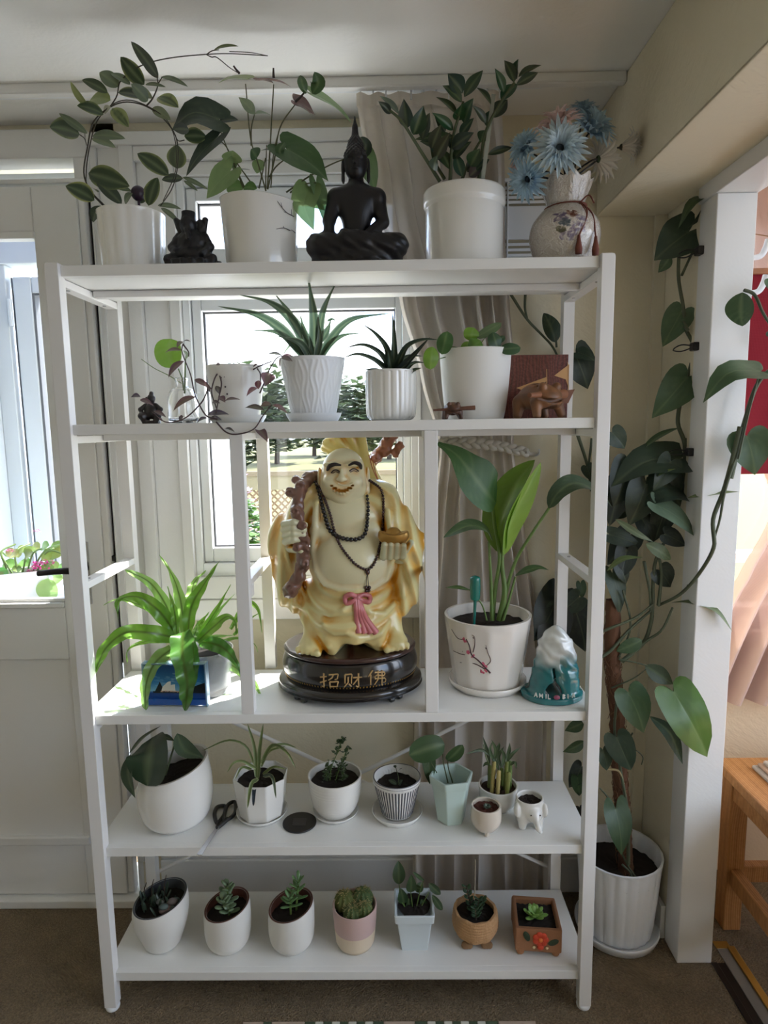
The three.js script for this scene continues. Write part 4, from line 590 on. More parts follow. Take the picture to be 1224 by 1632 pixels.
{ // striped pot
  const t = thing('seedling_pot', 'grey and white vertically striped pot on a saucer with tiny seedling', 'potted plant', [0.131, SH[3], -0.135]);
  const sp2 = part(t, 'pot', revolve(vessel([[0.034, 0.008], [0.038, 0.009], [0.0395, 0.012], [0.058, 0.094], [0.0612, 0.096], [0.0618, 0.106], [0.0605, 0.108]], 0.0035, 0.4), 220, (th, r, y) => [r * (1 + (y > 0.011 && y < 0.0945 ? 0.018 * Math.cos(44 * th) : 0)), y]), M(c8(232, 230, 226), 0.35));
  const bars = []; for (let i = 0; i < 44; i++) { const th = (i + 0.5) / 44 * 2 * PI, s = Math.sin(th), c = Math.cos(th); bars.push(bar(V(s * 0.0394, 0.013, c * 0.0394), V(s * 0.0574, 0.0925, c * 0.0574), 0.0032, 0.0012).translate(0, 0, 0)); }
  for (const g of bars) part(sp2, 'stripe', g, M(c8(74, 76, 84), 0.5)); part(sp2, 'rim_band', revolve([[0.0606, 0.1], [0.0619, 0.103], [0.0606, 0.1085], [0.058, 0.1082]], 64), M(c8(120, 122, 130), 0.4));
  part(t, 'saucer', revolve(saucer(0.066, 0.018), 64), mats.ceramic); part(t, 'soil', soilDisc(0.052, 0.086), mats.soil);
  const b = plant(t, zoom(480, 1130, 2.66), 2.66, -0.13); b.stem([[410, 335], [412, 290], [400, 245]], 0.0014); for (const [x0, y0, x1, y1, w] of [[400, 250, 395, 238, 14], [412, 265, 428, 252, 12], [405, 320, 370, 300, 24], [410, 325, 430, 300, 24], [420, 335, 455, 325, 26], [395, 335, 385, 345, 20], [430, 340, 445, 342, 20]]) b.leaf([[x0, y0], [x1, y1]], w, { color: c8(60, 76, 56), face: V(0, 1, 0.5), dz: 0 });
}
{ // mint hexagonal vase with cuttings
  const t = thing('hexagonal_vase', 'pale mint hexagonal vase holding two round-leaved cuttings', 'potted plant', [0.268, SH[3], -0.118]);
  const hex = (th, r, y) => { const a = ((th + 0.35) % (PI / 3)) - PI / 6; return [r * Math.cos(PI / 6) / Math.cos(a), y]; };
  part(t, 'vase', revolve(vessel([[0.03, 0], [0.036, 0.002], [0.050, 0.098], [0.0545, 0.101], [0.0575, 0.121], [0.0565, 0.1225]], 0.005, 0.75), 96, hex), M(c8(196, 216, 208), 0.3, { clearcoat: 0.3 }));
  const b = plant(t, zoom(480, 1130, 2.66), 2.66, -0.12), g = c8(62, 92, 50); b.leaf([[608, 150, 0], [560, 160, 0.01], [458, 195, 0.02]], 112, { prof: 'round', color: g, dz: 0, face: V(0.05, 0.5, 1) }); b.leaf([[540, 205, -0.01], [545, 320, 0]], 62, { prof: 'heart', color: g.clone().multiplyScalar(0.8), dz: -0.01 }); b.leaf([[618, 218, 0.0], [685, 152, 0.01]], 62, { prof: 'round', color: g.clone().multiplyScalar(0.9), dz: 0, face: V(0.5, 0.5, 1) });
  b.stem([[622, 312, 0], [604, 230, 0], [598, 180, 0]], 0.002); b.stem([[642, 312, 0], [622, 235, 0], [628, 200, 0]], 0.002); b.stem([[575, 270, 0], [552, 230, 0]], 0.0015);
}
{ // lucky bamboo in a shallow white bowl
  const t = thing('lucky_bamboo', 'bundle of lucky bamboo stalks in a round white bowl', 'potted plant', [0.396, SH[3], -0.17]);
  part(t, 'bowl', revolve(vessel(smoothProfile([[0.028, 0], [0.036, 0.002], [0.047, 0.022], [0.050, 0.045], [0.051, 0.062]], 6), 0.004, 0.6), 56), mats.ceramic); part(t, 'soil', soilDisc(0.045, 0.05), M(c8(70, 52, 44), 1));
  const b = plant(t, zoom(480, 1130, 2.66), 2.66, -0.165), st = (x0, y0, x1, y1, dz, col, r = 0.0055) => { const a = b.loc(x0, y0, -0.165 + dz), c = b.loc(x1, y1, -0.165 + dz); part(t, 'stalk', revolve([[r, 0], [r, 0.012], [r * 1.18, 0.0145], [r, 0.017], [r, 0.034], [r * 1.18, 0.0365], [r, 0.039], [r * 0.95, 0.056], [0, 0.0565]], 14).scale(1, a.distanceTo(c) / 0.056, 1).applyQuaternion(new THREE.Quaternion().setFromUnitVectors(V(0, 1, 0), c.clone().sub(a).normalize())).translate(a.x, a.y, a.z), M(col, 0.4)); };
  st(808, 365, 818, 225, 0.01, c8(172, 158, 96)); st(832, 365, 838, 262, 0.02, c8(186, 168, 108)); st(862, 365, 872, 225, 0, c8(122, 132, 70)); st(882, 360, 886, 222, -0.01, c8(96, 118, 62)); st(848, 360, 850, 250, -0.015, c8(112, 128, 66)); st(798, 350, 800, 240, -0.01, c8(120, 130, 70)); st(872, 365, 880, 270, 0.02, c8(134, 138, 76));
  const S = (pts, w) => b.leaf(pts, w, { prof: 'lance', color: c8(70, 92, 58).multiplyScalar(rr(0.8, 1.2)) });
  S([[800, 235], [790, 185], [770, 115]], 16); S([[800, 200], [770, 175], [698, 190]], 14); S([[812, 225], [825, 180], [806, 128]], 18); S([[820, 220], [835, 160], [838, 140]], 18); S([[870, 225], [880, 180], [884, 142]], 18); S([[872, 225], [895, 190], [932, 160]], 16); S([[850, 250], [860, 200], [845, 165]], 18); S([[850, 250], [835, 205], [860, 158]], 18); S([[838, 260], [820, 215], [815, 190]], 16); S([[884, 240], [905, 225], [912, 255]], 14); S([[800, 240], [785, 230], [770, 245]], 14); S([[820, 230], [800, 170], [812, 135]], 15);
  b.stem([[800, 240], [785, 210], [772, 150]], 0.0016, mats.greenStem);
}
{ // little three-footed pot
  const t = thing('footed_pot', 'small round beige glazed pot on three stubby feet', 'potted plant', [0.349, SH[3], -0.066]);
  const gl = M(c8(216, 204, 188), 0.18, { clearcoat: 0.6 }); part(t, 'pot', revolve(vessel(smoothProfile([[0.012, 0.008], [0.024, 0.010], [0.036, 0.028], [0.038, 0.048], [0.0355, 0.07]], 7), 0.004, 0.4), 56), gl);
  for (const a of [0, 2.1, 4.2]) part(t, 'foot', rod(V(Math.sin(a) * 0.019, 0, Math.cos(a) * 0.019), V(Math.sin(a) * 0.022, 0.016, Math.cos(a) * 0.022), 0.0055, 0.007), gl); part(t, 'soil', soilDisc(0.032, 0.06), M(c8(84, 46, 36), 1));
  for (let i = 0; i < 8; i++) fat(V(0.002, 0.06, 0), V(Math.cos(i * 2.4), 0.7 + i * 0.12, Math.sin(i * 2.4)), 0.013, 0.008, c8(66, 80, 62), t);
}
{ // white elephant pot: body, ears, trunk and four feet
  const t = thing('elephant_pot', 'small white elephant-shaped pot filled with dark earth', 'potted plant', [0.461, SH[3], -0.092]);
  const f = (p) => { let d = ell(p, [0, 0.046, 0], [0.037, 0.034, 0.035]); for (const [x, z] of [[-0.02, 0.014], [0.02, 0.014], [-0.02, -0.016], [0.02, -0.016]]) d = smin(d, cap(p, [x, 0.03, z], [x, 0.006, z * 1.1], 0.012, 0.010), 0.012);
    d = smin(d, ell(p, [0.006, 0.046, 0.032], [0.018, 0.018, 0.014]), 0.008); let k = cap(p, [0.008, 0.04, 0.045], [0.012, 0.022, 0.050], 0.0075, 0.006); k = smin(k, cap(p, [0.012, 0.022, 0.050], [0.018, 0.012, 0.047], 0.006, 0.005), 0.006); d = smin(d, k, 0.008);
    for (const s of [-1, 1]) d = smin(d, ell(p, [s * 0.034, 0.05, 0.018], [0.008, 0.018, 0.014]), 0.004); d = smin(d, cap(p, [0, 0.06, 0], [0, 0.072, 0], 0.034, 0.034), 0.004); d = smax(d, p[1] - 0.075, 0.003); d = smax(d, -cap(p, [0, 0.062, 0], [0, 0.12, 0], 0.0295, 0.0295), 0.003); return smax(d, -p[1] + 0.0005, 0.001); };
  part(t, 'pot', nets(f, [-0.05, -0.002, -0.045], [0.05, 0.085, 0.065], 0.0016), mats.ceramic); part(t, 'soil', soilDisc(0.0295, 0.062), mats.soil); for (const s of [-1, 1]) part(t, 'eye', ball(V(0.006 + s * 0.011, 0.052, 0.0435), 0.002, 1, 1, 0.6, 8, 6), mats.black);
}
// prints painted on round pots: finds the pot's surface behind a pixel of the close-up
function onPot(root, m, rOf, fac) { const c = root.position; return (X, Y, lift = 0.001) => { const [px, py] = m(X, Y); let z = c.z + 0.06, p; for (let i = 0; i < 6; i++) { p = at(px, py, z); const r = (fac ? fac(Math.atan2(p.x - c.x, z - c.z), rOf(p.y - c.y), p.y - c.y)[0] : rOf(p.y - c.y)) + lift, dx = Math.max(-r, Math.min(r, p.x - c.x)); z = c.z + Math.sqrt(r * r - dx * dx); } return p.sub(c); }; }
const straps = (b, g, o = {}) => (pts, w, q = {}) => b.leaf(pts, w, { prof: 'blade', color: g.clone().multiplyScalar(rr(0.85, 1.15)), ...o, ...q });
// ---------------------------------------------------------------- middle tier
{ // bird's nest fern
  const t = thing('birds_nest_fern', 'bright green wavy-leaved fern in a clear round pot in sun', 'potted plant', [-0.345, SH[2], -0.15]);
  part(t, 'pot', revolve(vessel([[0.05, 0], [0.055, 0.003], [0.064, 0.10], [0.066, 0.112]], 0.003, 0.85), 48), M(c8(226, 230, 232), 0.1, { transmission: 0.75, thickness: 0 }));
  part(t, 'soil', revolve([[0, 0.01], [0.05, 0.01], [0.058, 0.09], [0, 0.093]], 40), mats.soil);
  const b = plant(t, zoom(140, 870, 4.22), 4.22, -0.13), g = c8(122, 172, 62), S = straps(b, g, { mat: mats.fern, wave: 0.13, freq: 27, rib: c8(86, 110, 40), nu: 34, nv: 8, fold: 0.16, dz: 0, bend: 0 });
  const pale = c8(158, 200, 110), dk = c8(88, 140, 60);
  S([[590, 600, 0], [540, 430, -0.02], [420, 250, -0.03], [250, 160, 0]], 95, { color: pale, prof: 'strap' }); S([[650, 590, 0], [622, 360, -0.04], [565, 190, -0.06], [478, 55, -0.06]], 92, { color: pale }); S([[672, 590, 0.01], [700, 400, -0.02], [800, 230, -0.04], [886, 100, -0.05]], 110); S([[690, 430, -0.03], [715, 250, -0.08], [795, 165, -0.1]], 85, { color: pale });
  S([[720, 640, 0.02], [840, 470, 0], [962, 258, -0.02]], 52); S([[735, 640, 0.01], [870, 450, -0.02], [990, 320, -0.04]], 48, { color: pale }); S([[735, 645, 0.02], [840, 550, 0.03], [940, 475, 0.05], [990, 510, 0.07], [1000, 600, 0.075]], 85); S([[590, 590, 0.01], [470, 430, 0.03], [320, 340, 0.05], [205, 370, 0.065], [205, 500, 0.075]], 120);
  S([[600, 590, 0.0], [450, 440, 0.0], [330, 390, 0.02], [190, 360, 0.03], [105, 400, 0.04]], 60, { color: pale });
  S([[572, 615, 0.02], [420, 585, 0.05], [250, 585, 0.07], [120, 690, 0.09], [44, 860, 0.10]], 118, { prof: 'strap' }); S([[565, 690, 0.04], [450, 790, 0.07], [392, 930, 0.09], [388, 1108, 0.10]], 105, { color: pale.clone().multiplyScalar(0.85), prof: 'strap' }); S([[642, 580, 0.03], [636, 720, 0.08], [668, 930, 0.105], [655, 1105, 0.105]], 165, { color: dk, prof: 'strap' }); S([[705, 650, 0.03], [712, 800, 0.07], [692, 980, 0.09], [640, 1060, 0.09]], 92, { color: dk.clone().multiplyScalar(1.1) });
  S([[755, 640, 0.01], [900, 680, 0.03], [1000, 790, 0.05], [1036, 890, 0.06]], 115, { color: dk.clone().multiplyScalar(1.15) }); S([[750, 640, 0], [860, 612, -0.02], [985, 600, -0.03]], 40, { color: pale }); S([[600, 590, 0.02], [580, 430, 0.02], [535, 270, 0.02]], 62, { color: c8(140, 190, 80) }); S([[560, 560, 0], [520, 430, 0], [488, 370, 0.01]], 34); S([[720, 600, 0.01], [745, 540, 0.01], [820, 440, 0.01]], 50); S([[700, 640, 0.02], [730, 560, 0.03], [740, 500, 0.04]], 60, { color: pale });
  S([[960, 560, -0.05], [1080, 380, -0.08], [1140, 420, -0.08], [1172, 585, -0.08]], 46); S([[980, 600, -0.06], [1100, 485, -0.08], [1165, 445, -0.08]], 34); S([[900, 760, -0.03], [1080, 880, -0.02], [1150, 980, 0.0], [1182, 1075, 0.01]], 80, { color: pale }); S([[800, 690, -0.06], [1000, 620, -0.1], [1120, 660, -0.1], [1145, 720, -0.1]], 28); S([[560, 640, -0.05], [400, 640, -0.1], [270, 700, -0.11], [265, 790, -0.11]], 50);
}
{ // blue picture block
  const t = thing('photo_block', 'clear acrylic picture block with a blue harbour scene beneath the green fern', 'picture frame', [-0.397, SH[2], -0.062], -0.03);
  const c = document.createElement('canvas'); c.width = 512; c.height = 368; const x = c.getContext('2d'); const gr = x.createLinearGradient(0, 0, 0, 368); gr.addColorStop(0, '#12467e'); gr.addColorStop(0.45, '#2f7cb6'); gr.addColorStop(0.66, '#7fb4cf'); gr.addColorStop(0.72, '#0d3f86'); gr.addColorStop(1, '#0a57b4'); x.fillStyle = gr; x.fillRect(0, 0, 512, 368);
  x.fillStyle = 'rgba(235,242,248,.8)'; for (let i = 0; i < 60; i++) { const q = rnd(); x.beginPath(); x.ellipse(70 + q * 420, 140 + rr(-45, 45) + 30 * Math.sin(q * 9), rr(8, 32), rr(3, 10), 0.2, 0, 7); x.globalAlpha = rr(0.05, 0.35); x.fill(); } x.globalAlpha = 1;
  x.fillStyle = '#10161e'; x.beginPath(); x.moveTo(70, 262); x.lineTo(122, 160); x.lineTo(160, 262); x.fill(); x.beginPath(); x.moveTo(300, 262); x.quadraticCurveTo(420, 190, 512, 168); x.lineTo(512, 262); x.fill(); x.fillRect(60, 248, 452, 18);
  x.fillStyle = '#f0efe9'; for (const [a, b, h] of [[150, 215, 88], [180, 250, 60], [132, 180, 60]]) { x.beginPath(); x.moveTo(a, 245); x.quadraticCurveTo(a + 10, 245 - h, b, 245 - h); x.quadraticCurveTo(b - 4, 215, b, 245); x.fill(); } x.fillStyle = '#f3c9ae'; for (let i = 0; i < 26; i++) x.fillRect(125 + i * 6, 246 + rr(-5, 4), 4.5, rr(5, 14));
  const map = new THREE.CanvasTexture(c); map.colorSpace = THREE.SRGBColorSpace;
  part(t, 'block', new RoundedBoxGeometry(0.155, 0.108, 0.022, 2, 0.002).translate(0, 0.054, -0.004), M(0xffffff, 0.05, { transmission: 1, thickness: 0, ior: 1.4 })); part(t, 'picture', new THREE.PlaneGeometry(0.148, 0.10).translate(0, 0.053, -0.002), M(0xffffff, 0.35, { map, side: THREE.DoubleSide })); part(t, 'liquid', bx(-0.074, 0.074, 0.003, 0.018, -0.0015, 0.005, 0.001), M(c8(20, 110, 210), 0.1, { transmission: 0.5, thickness: 0 })); part(t, 'edge', join([bx(-0.0775, -0.074, 0, 0.108, -0.014, 0.0075, 0.0008), bx(0.074, 0.0775, 0, 0.108, -0.014, 0.0075, 0.0008), bx(-0.074, 0.074, 0.1045, 0.108, -0.014, 0.0075, 0.0008)]), M(c8(180, 206, 224), 0.1, { transmission: 0.6, thickness: 0 }));
}
{ // bird of paradise in a plum-blossom pot
  const t = thing('paddle_leaf_plant', 'large paddle-leaved plant in a white pot painted with plum blossom', 'potted plant', [0.366, SH[2], -0.175]);
  const rOf = (y) => 0.084 + (0.1085 - 0.084) * Math.min(1, Math.max(0, y - 0.012) / 0.175), fac = (th, r, y) => { const n = 12, w = 2 * PI / n, a = ((th + 10 * w + 0.1) % w) - w / 2, k = Math.cos(PI / n) / Math.cos(a) * 1.02; return [r * (y < 0.165 ? k : k + (1 - k) * Math.min(1, (y - 0.165) / 0.02)), y]; };
  const glaze = M(c8(236, 230, 222), 0.2, { clearcoat: 0.6, clearcoatRoughness: 0.1 });
  const pot = part(t, 'pot', revolve(vessel(smoothProfile([[0.074, 0.008], [0.083, 0.011], [0.09, 0.05], [0.101, 0.13], [0.108, 0.18], [0.1085, 0.187]], 6), 0.007, 0.35), 96, fac), glaze); part(t, 'saucer', revolve([[0, 0.002], [0.078, 0], [0.09, 0.002], [0.0985, 0.014], [0.0985, 0.02], [0.095, 0.021], [0.088, 0.010], [0, 0.008]], 72), glaze); part(t, 'soil', soilDisc(0.10, 0.16), mats.soil);
  const m = zoom(680, 690, 3.548), s = onPot(t, m, rOf, fac), ink = M(c8(70, 40, 46), 0.6), pink = M(c8(206, 96, 122), 0.55), br = (l, r) => part(pot, 'painted_branch', tube(l.map(([X, Y]) => s(X, Y)), (u) => 1.35 * r * (1 - 0.5 * u), { s: 5 }), ink);
  br([[360, 1358], [330, 1325], [290, 1285], [255, 1255], [240, 1200], [222, 1165]], 0.0016); br([[330, 1335], [270, 1305], [188, 1298]], 0.0011); br([[260, 1255], [200, 1252], [150, 1232]], 0.0010); br([[262, 1240], [272, 1195], [268, 1150], [255, 1142]], 0.0009); br([[215, 1170], [175, 1160], [140, 1110]], 0.0008); br([[340, 1315], [362, 1290], [345, 1240], [335, 1200]], 0.0008);
  for (const [X, Y, r] of [[218, 1168, 0.0075], [332, 1308, 0.0085], [318, 1345, 0.007], [258, 1258, 0.006], [235, 1240, 0.005], [340, 1340, 0.006]]) { const p = s(X, Y, 0), n = V(p.x, 0, p.z).normalize(); for (let i = 0; i < 5; i++) { const a = i / 5 * 2 * PI + X, g = ball(V(Math.cos(a) * r * 0.6, Math.sin(a) * r * 0.6, 0.0003), r * 0.5, 1, 1, 0.14, 8, 6); g.applyQuaternion(new THREE.Quaternion().setFromUnitVectors(V(0, 0, 1), n)); part(pot, 'painted_petal', g.translate(p.x, p.y, p.z), pink, 'pink painted petal'); } }
  for (const [X, Y, a] of [[262, 1155, 0.4], [205, 1235, 1.2], [185, 1245, 1.5], [335, 1215, 0.2]]) { const p = s(X, Y, 0), n = V(p.x, 0, p.z).normalize(), g = ball(V(0, 0, 0), 0.004, 0.45, 1, 0.15, 8, 6).rotateZ(a); g.applyQuaternion(new THREE.Quaternion().setFromUnitVectors(V(0, 0, 1), n)); part(pot, 'painted_bud', g.translate(p.x, p.y, p.z), ink); }
  const b = plant(t, m, 3.548, -0.17), g = c8(66, 108, 46);
  b.stem([[372, 1060, 0], [385, 900, 0], [412, 700, 0], [385, 520, 0], [372, 405, 0.01]], 0.0062, mats.greenStem); b.stem([[410, 1060, 0.01], [440, 900, 0.01], [425, 740, 0.0], [432, 640, 0]], (u) => 0.0085 - 0.004 * u, mats.greenStem); b.stem([[425, 1060, 0], [455, 880, 0], [500, 730, 0], [600, 560, 0.01], [692, 425, 0.02]], 0.0052, mats.greenStem); b.stem([[368, 1060, 0.01], [365, 880, 0.01], [352, 620, 0.01]], 0.005, mats.greenStem); b.stem([[432, 1060, 0.02], [470, 930, 0.01], [502, 812, 0]], 0.004, mats.greenStem); b.stem([[340, 1060, 0.02], [312, 970, 0.02], [240, 885, 0.02]], 0.0026, mats.greenStem);
  const L = (p, w, o) => b.leaf(p, w, { prof: 'oval', nu: 22, nv: 10, dz: 0, vein: true, fold: 0.1, color: g, ...o });
  L([[392, 398, 0.01], [330, 330, 0.05], [240, 210, 0.06], [165, 120, 0.05], [62, 58, 0.03]], 250, { prof: 'tail', color: c8(58, 96, 44), face: V(0.3, 0.4, 1) });
  L([[432, 690, 0], [420, 500, 0.0], [500, 300, 0.01], [612, 152, 0.02]], 210, { color: c8(110, 150, 42), mat: mats.leafThin, face: V(-0.9, 0.1, 0.75), fold: 0.25 }); L([[436, 690, 0.02], [470, 520, 0.03], [560, 330, 0.03], [645, 165, 0.025]], 150, { color: c8(146, 186, 60), mat: mats.leafThin, face: V(0.75, 0.1, 0.9), fold: 0.2 });
  L([[690, 428, 0.02], [740, 340, 0.03], [830, 285, 0.02], [960, 330, -0.02], [1050, 420, -0.05]], 135, { color: c8(60, 82, 56), face: V(0.2, 0.9, 0.55) }); L([[372, 612, 0.01], [330, 545, 0.03], [240, 525, 0.05], [95, 592, 0.07]], 105, { color: c8(78, 104, 66), face: V(0, 0.9, 0.5) }); L([[500, 808, 0], [560, 780, 0.01], [630, 762, 0.01], [692, 775, 0.02]], 55, { prof: 'lance', face: V(0.1, 0.9, 0.5), color: c8(72, 104, 58) }); L([[245, 888, 0.02], [180, 875, 0.03], [103, 874, 0.03]], 34, { prof: 'lance', face: V(0, 0.9, 0.5), color: c8(84, 112, 56) });
  const k = thing('watering_spike', 'teal plant watering spike pushed into the paddle-leaved plant pot', 'watering spike', [0.30, SH[2] + 0.15, -0.12]), q = plant(k, m, 3.548, -0.12), teal = M(c8(20, 112, 100), 0.25, { clearcoat: 0.5 });
  const a0 = q.loc(274, 945, -0.12), a1 = q.loc(280, 805, -0.12); part(k, 'bulb', revolve(smoothProfile([[0, 0], [0.010, 0.001], [0.0125, 0.012], [0.0128, 0.04], [0.0115, 0.055], [0, 0.06]], 6), 28).scale(1, a0.distanceTo(a1) / 0.06, 1).translate(a0.x, a0.y, a0.z), teal); part(k, 'spike', rod(q.loc(268, 1080, -0.12), a0, 0.003, 0.0042), teal);
}
{ // ceramic sea cliff ornament
  const t = thing('ceramic_ornament', 'teal and white ceramic cliff ornament with letters round its arch', 'ornament', [0.512, SH[2], -0.10]);
  const body = (p) => { const [x, y, z] = p, k = Math.max(0, y) / 0.172, cx = 0.004 + 0.004 * Math.sin(k * 3), r = 0.056 * (1 - k ** 1.7 * 0.62) + 0.004; let d = Math.hypot((x - cx) / 1.05, z * 1.35) - r; d = Math.max(d * 0.8, y - 0.14); d = smin(d, ell(p, [0.006, 0.135, 0], [0.031, 0.042, 0.026]), 0.02); d = smin(d, ell(p, [0.036, 0.108, 0.012], [0.016, 0.02, 0.016]), 0.012);
    d += (y > 0.07 ? 0.0013 : 0.0005) * Math.sin((x * 0.9 + y * 1.2) * 170 + 3 * noise.noise(x * 30, y * 30, z * 30)); const cave = Math.hypot(x + 0.004, (y - 0.02) * 0.72) - 0.019; d = smax(d, -cave, 0.006); const slit = Math.max(Math.abs(x + 0.002 + 0.1 * (y - 0.06)) - 0.0025, Math.abs(y - 0.058) - 0.024, -z + 0.012); d = smax(d, -slit, 0.006); d = smin(d, Math.max(Math.hypot(x / 1.2, z) - 0.062, Math.abs(y - 0.008) - 0.007), 0.010); return smax(d, -y, 0.001); };
  part(t, 'body', nets(body, [-0.085, -0.002, -0.07], [0.085, 0.19, 0.075], 0.0022, (p) => { const k = THREE.MathUtils.smoothstep(p[1] + 0.02 * noise.noise(p[0] * 40, p[1] * 30, p[2] * 40) + (p[0] > 0.01 ? -0.012 : 0), 0.075, 0.112); return c8(40, 118, 122).lerp(c8(222, 226, 224), k).multiplyScalar(0.95 + 0.2 * noise.noise(p[0] * 60, p[1] * 60, p[2] * 60)); }), M(0xffffff, 0.15, { vertexColors: true, clearcoat: 0.7 }));
  const lm = M(c8(226, 230, 226), 0.3), F2 = (l) => LETTERS[l].map(([a, b]) => bar(V(a[0] * 0.007, a[1] * 0.0105, 0), V(b[0] * 0.007, b[1] * 0.0105, 0), 0.0021, 0.003));
  const LETTERS = { A: [[[0, 0], [0.5, 1]], [[0.5, 1], [1, 0]], [[0.22, 0.42], [0.78, 0.42]]], M: [[[0, 0], [0, 1]], [[0, 1], [0.5, 0.3]], [[0.5, 0.3], [1, 1]], [[1, 1], [1, 0]]], I: [[[0.5, 0], [0.5, 1]]], L: [[[0.1, 1], [0.1, 0]], [[0.1, 0], [0.9, 0]]], B: [[[0.1, 0], [0.1, 1]], [[0.1, 1], [0.8, 0.8]], [[0.8, 0.8], [0.1, 0.52]], [[0.1, 0.52], [0.9, 0.25]], [[0.9, 0.25], [0.1, 0]]] };
  [['A', -0.052], ['M', -0.041], ['I', -0.030], ['L', -0.0225], ['B', 0.012], ['I', 0.0215], ['A', 0.036]].forEach(([l, x]) => { const th = Math.asin((x + 0.0035) / 0.085), g = join(F2(l)).translate(-0.0035, 0, 0); g.rotateY(th * 0.8); part(t, 'letter', g.translate(x + 0.0035, 0.0165, 0.0585 * Math.sqrt(1 - ((x + 0.0035) / 0.078) ** 2) - 0.001), lm, 'raised white letter'); });
  part(t, 'heart', ball(V(-0.002, 0.02, 0.057), 0.007, 1.1, 0.8, 0.6), M(c8(150, 80, 104), 0.3), 'dull pink heart'); part(t, 'gilt_mark', tube([V(0.028, 0.062, 0.034), V(0.036, 0.058, 0.031), V(0.041, 0.066, 0.028)], 0.0017), mats.gold, 'gilt bird mark');
}
// ---------------------------------------------------------------- second shelf from the top
const S2 = SH[1];
{ // small squatting figurine
  const t = thing('figurine', 'tiny dark carved figurine squatting beside the glass bottle', 'figurine', [-0.436, S2, -0.12]);
  const f = (p) => { let d = ell(p, [0, 0.03, 0], [0.016, 0.018, 0.013]); d = smin(d, ell(p, [0.002, 0.058, 0.002], [0.0095, 0.011, 0.0095]), 0.005); d = smin(d, ell(p, [0.003, 0.071, 0], [0.005, 0.005, 0.005]), 0.004); for (const s of [-1, 1]) { let a = smin(cap(p, [s * 0.012, 0.044, 0], [s * 0.024, 0.034, 0.004], 0.005), cap(p, [s * 0.024, 0.034, 0.004], [s * 0.017, 0.021, 0.011], 0.0045), 0.003); d = smin(d, a, 0.003); d = smin(d, cap(p, [s * 0.008, 0.017, 0.002], [s * 0.02, 0.019, 0.012], 0.0075), 0.004); d = smin(d, cap(p, [s * 0.02, 0.019, 0.012], [s * 0.013, 0.005, 0.012], 0.006), 0.003); d = smin(d, ell(p, [s * 0.0095, 0.06, 0.001], [0.002, 0.004, 0.003]), 0.002); } return smin(d, Math.max(Math.hypot(p[0], p[2]) - 0.02, Math.abs(p[1] - 0.004) - 0.004), 0.004); };
  part(t, 'body', nets(f, [-0.036, -0.001, -0.026], [0.036, 0.082, 0.028], 0.0013), M(c8(40, 34, 34), 0.3));
}
{ // glass bottle with a leaf cutting
  const t = thing('glass_bottle', 'clear glass bottle of water rooting one round green leaf', 'bottle', [-0.367, S2, -0.14]);
  part(t, 'bottle', revolve(smoothProfile([[0, 0.002], [0.026, 0.001], [0.034, 0.006], [0.036, 0.03], [0.035, 0.055], [0.027, 0.078], [0.0145, 0.086], [0.0135, 0.098], [0.0155, 0.101], [0.0155, 0.105], [0.0125, 0.106], [0.0115, 0.088], [0.024, 0.076], [0.0325, 0.054], [0.0335, 0.03], [0.032, 0.009], [0, 0.006]], 5), 48), M(0xffffff, 0.02, { transmission: 1, thickness: 0.01, ior: 1.45 }));
  const b = plant(t, zoom(200, 430, 4.37), 4.37, -0.14); b.leaf([[318, 482, 0], [300, 580, 0.015], [328, 684, 0.01]], 178, { prof: 'round', color: c8(132, 178, 62), mat: mats.leafThin, dz: 0, vein: true }); b.stem([[405, 840, 0], [395, 760, 0], [368, 688, 0.005]], 0.0022, mats.greenStem); b.stem([[412, 860, 0], [415, 740, 0], [418, 620, 0]], 0.0024, mats.greenStem); b.stem([[390, 790, 0], [300, 735, 0], [200, 685, 0], [110, 622, 0.01]], 0.0012, mats.greenStem); b.leaf([[418, 622, 0], [430, 590, 0], [400, 560, 0]], 20, { color: c8(170, 180, 160) });
}
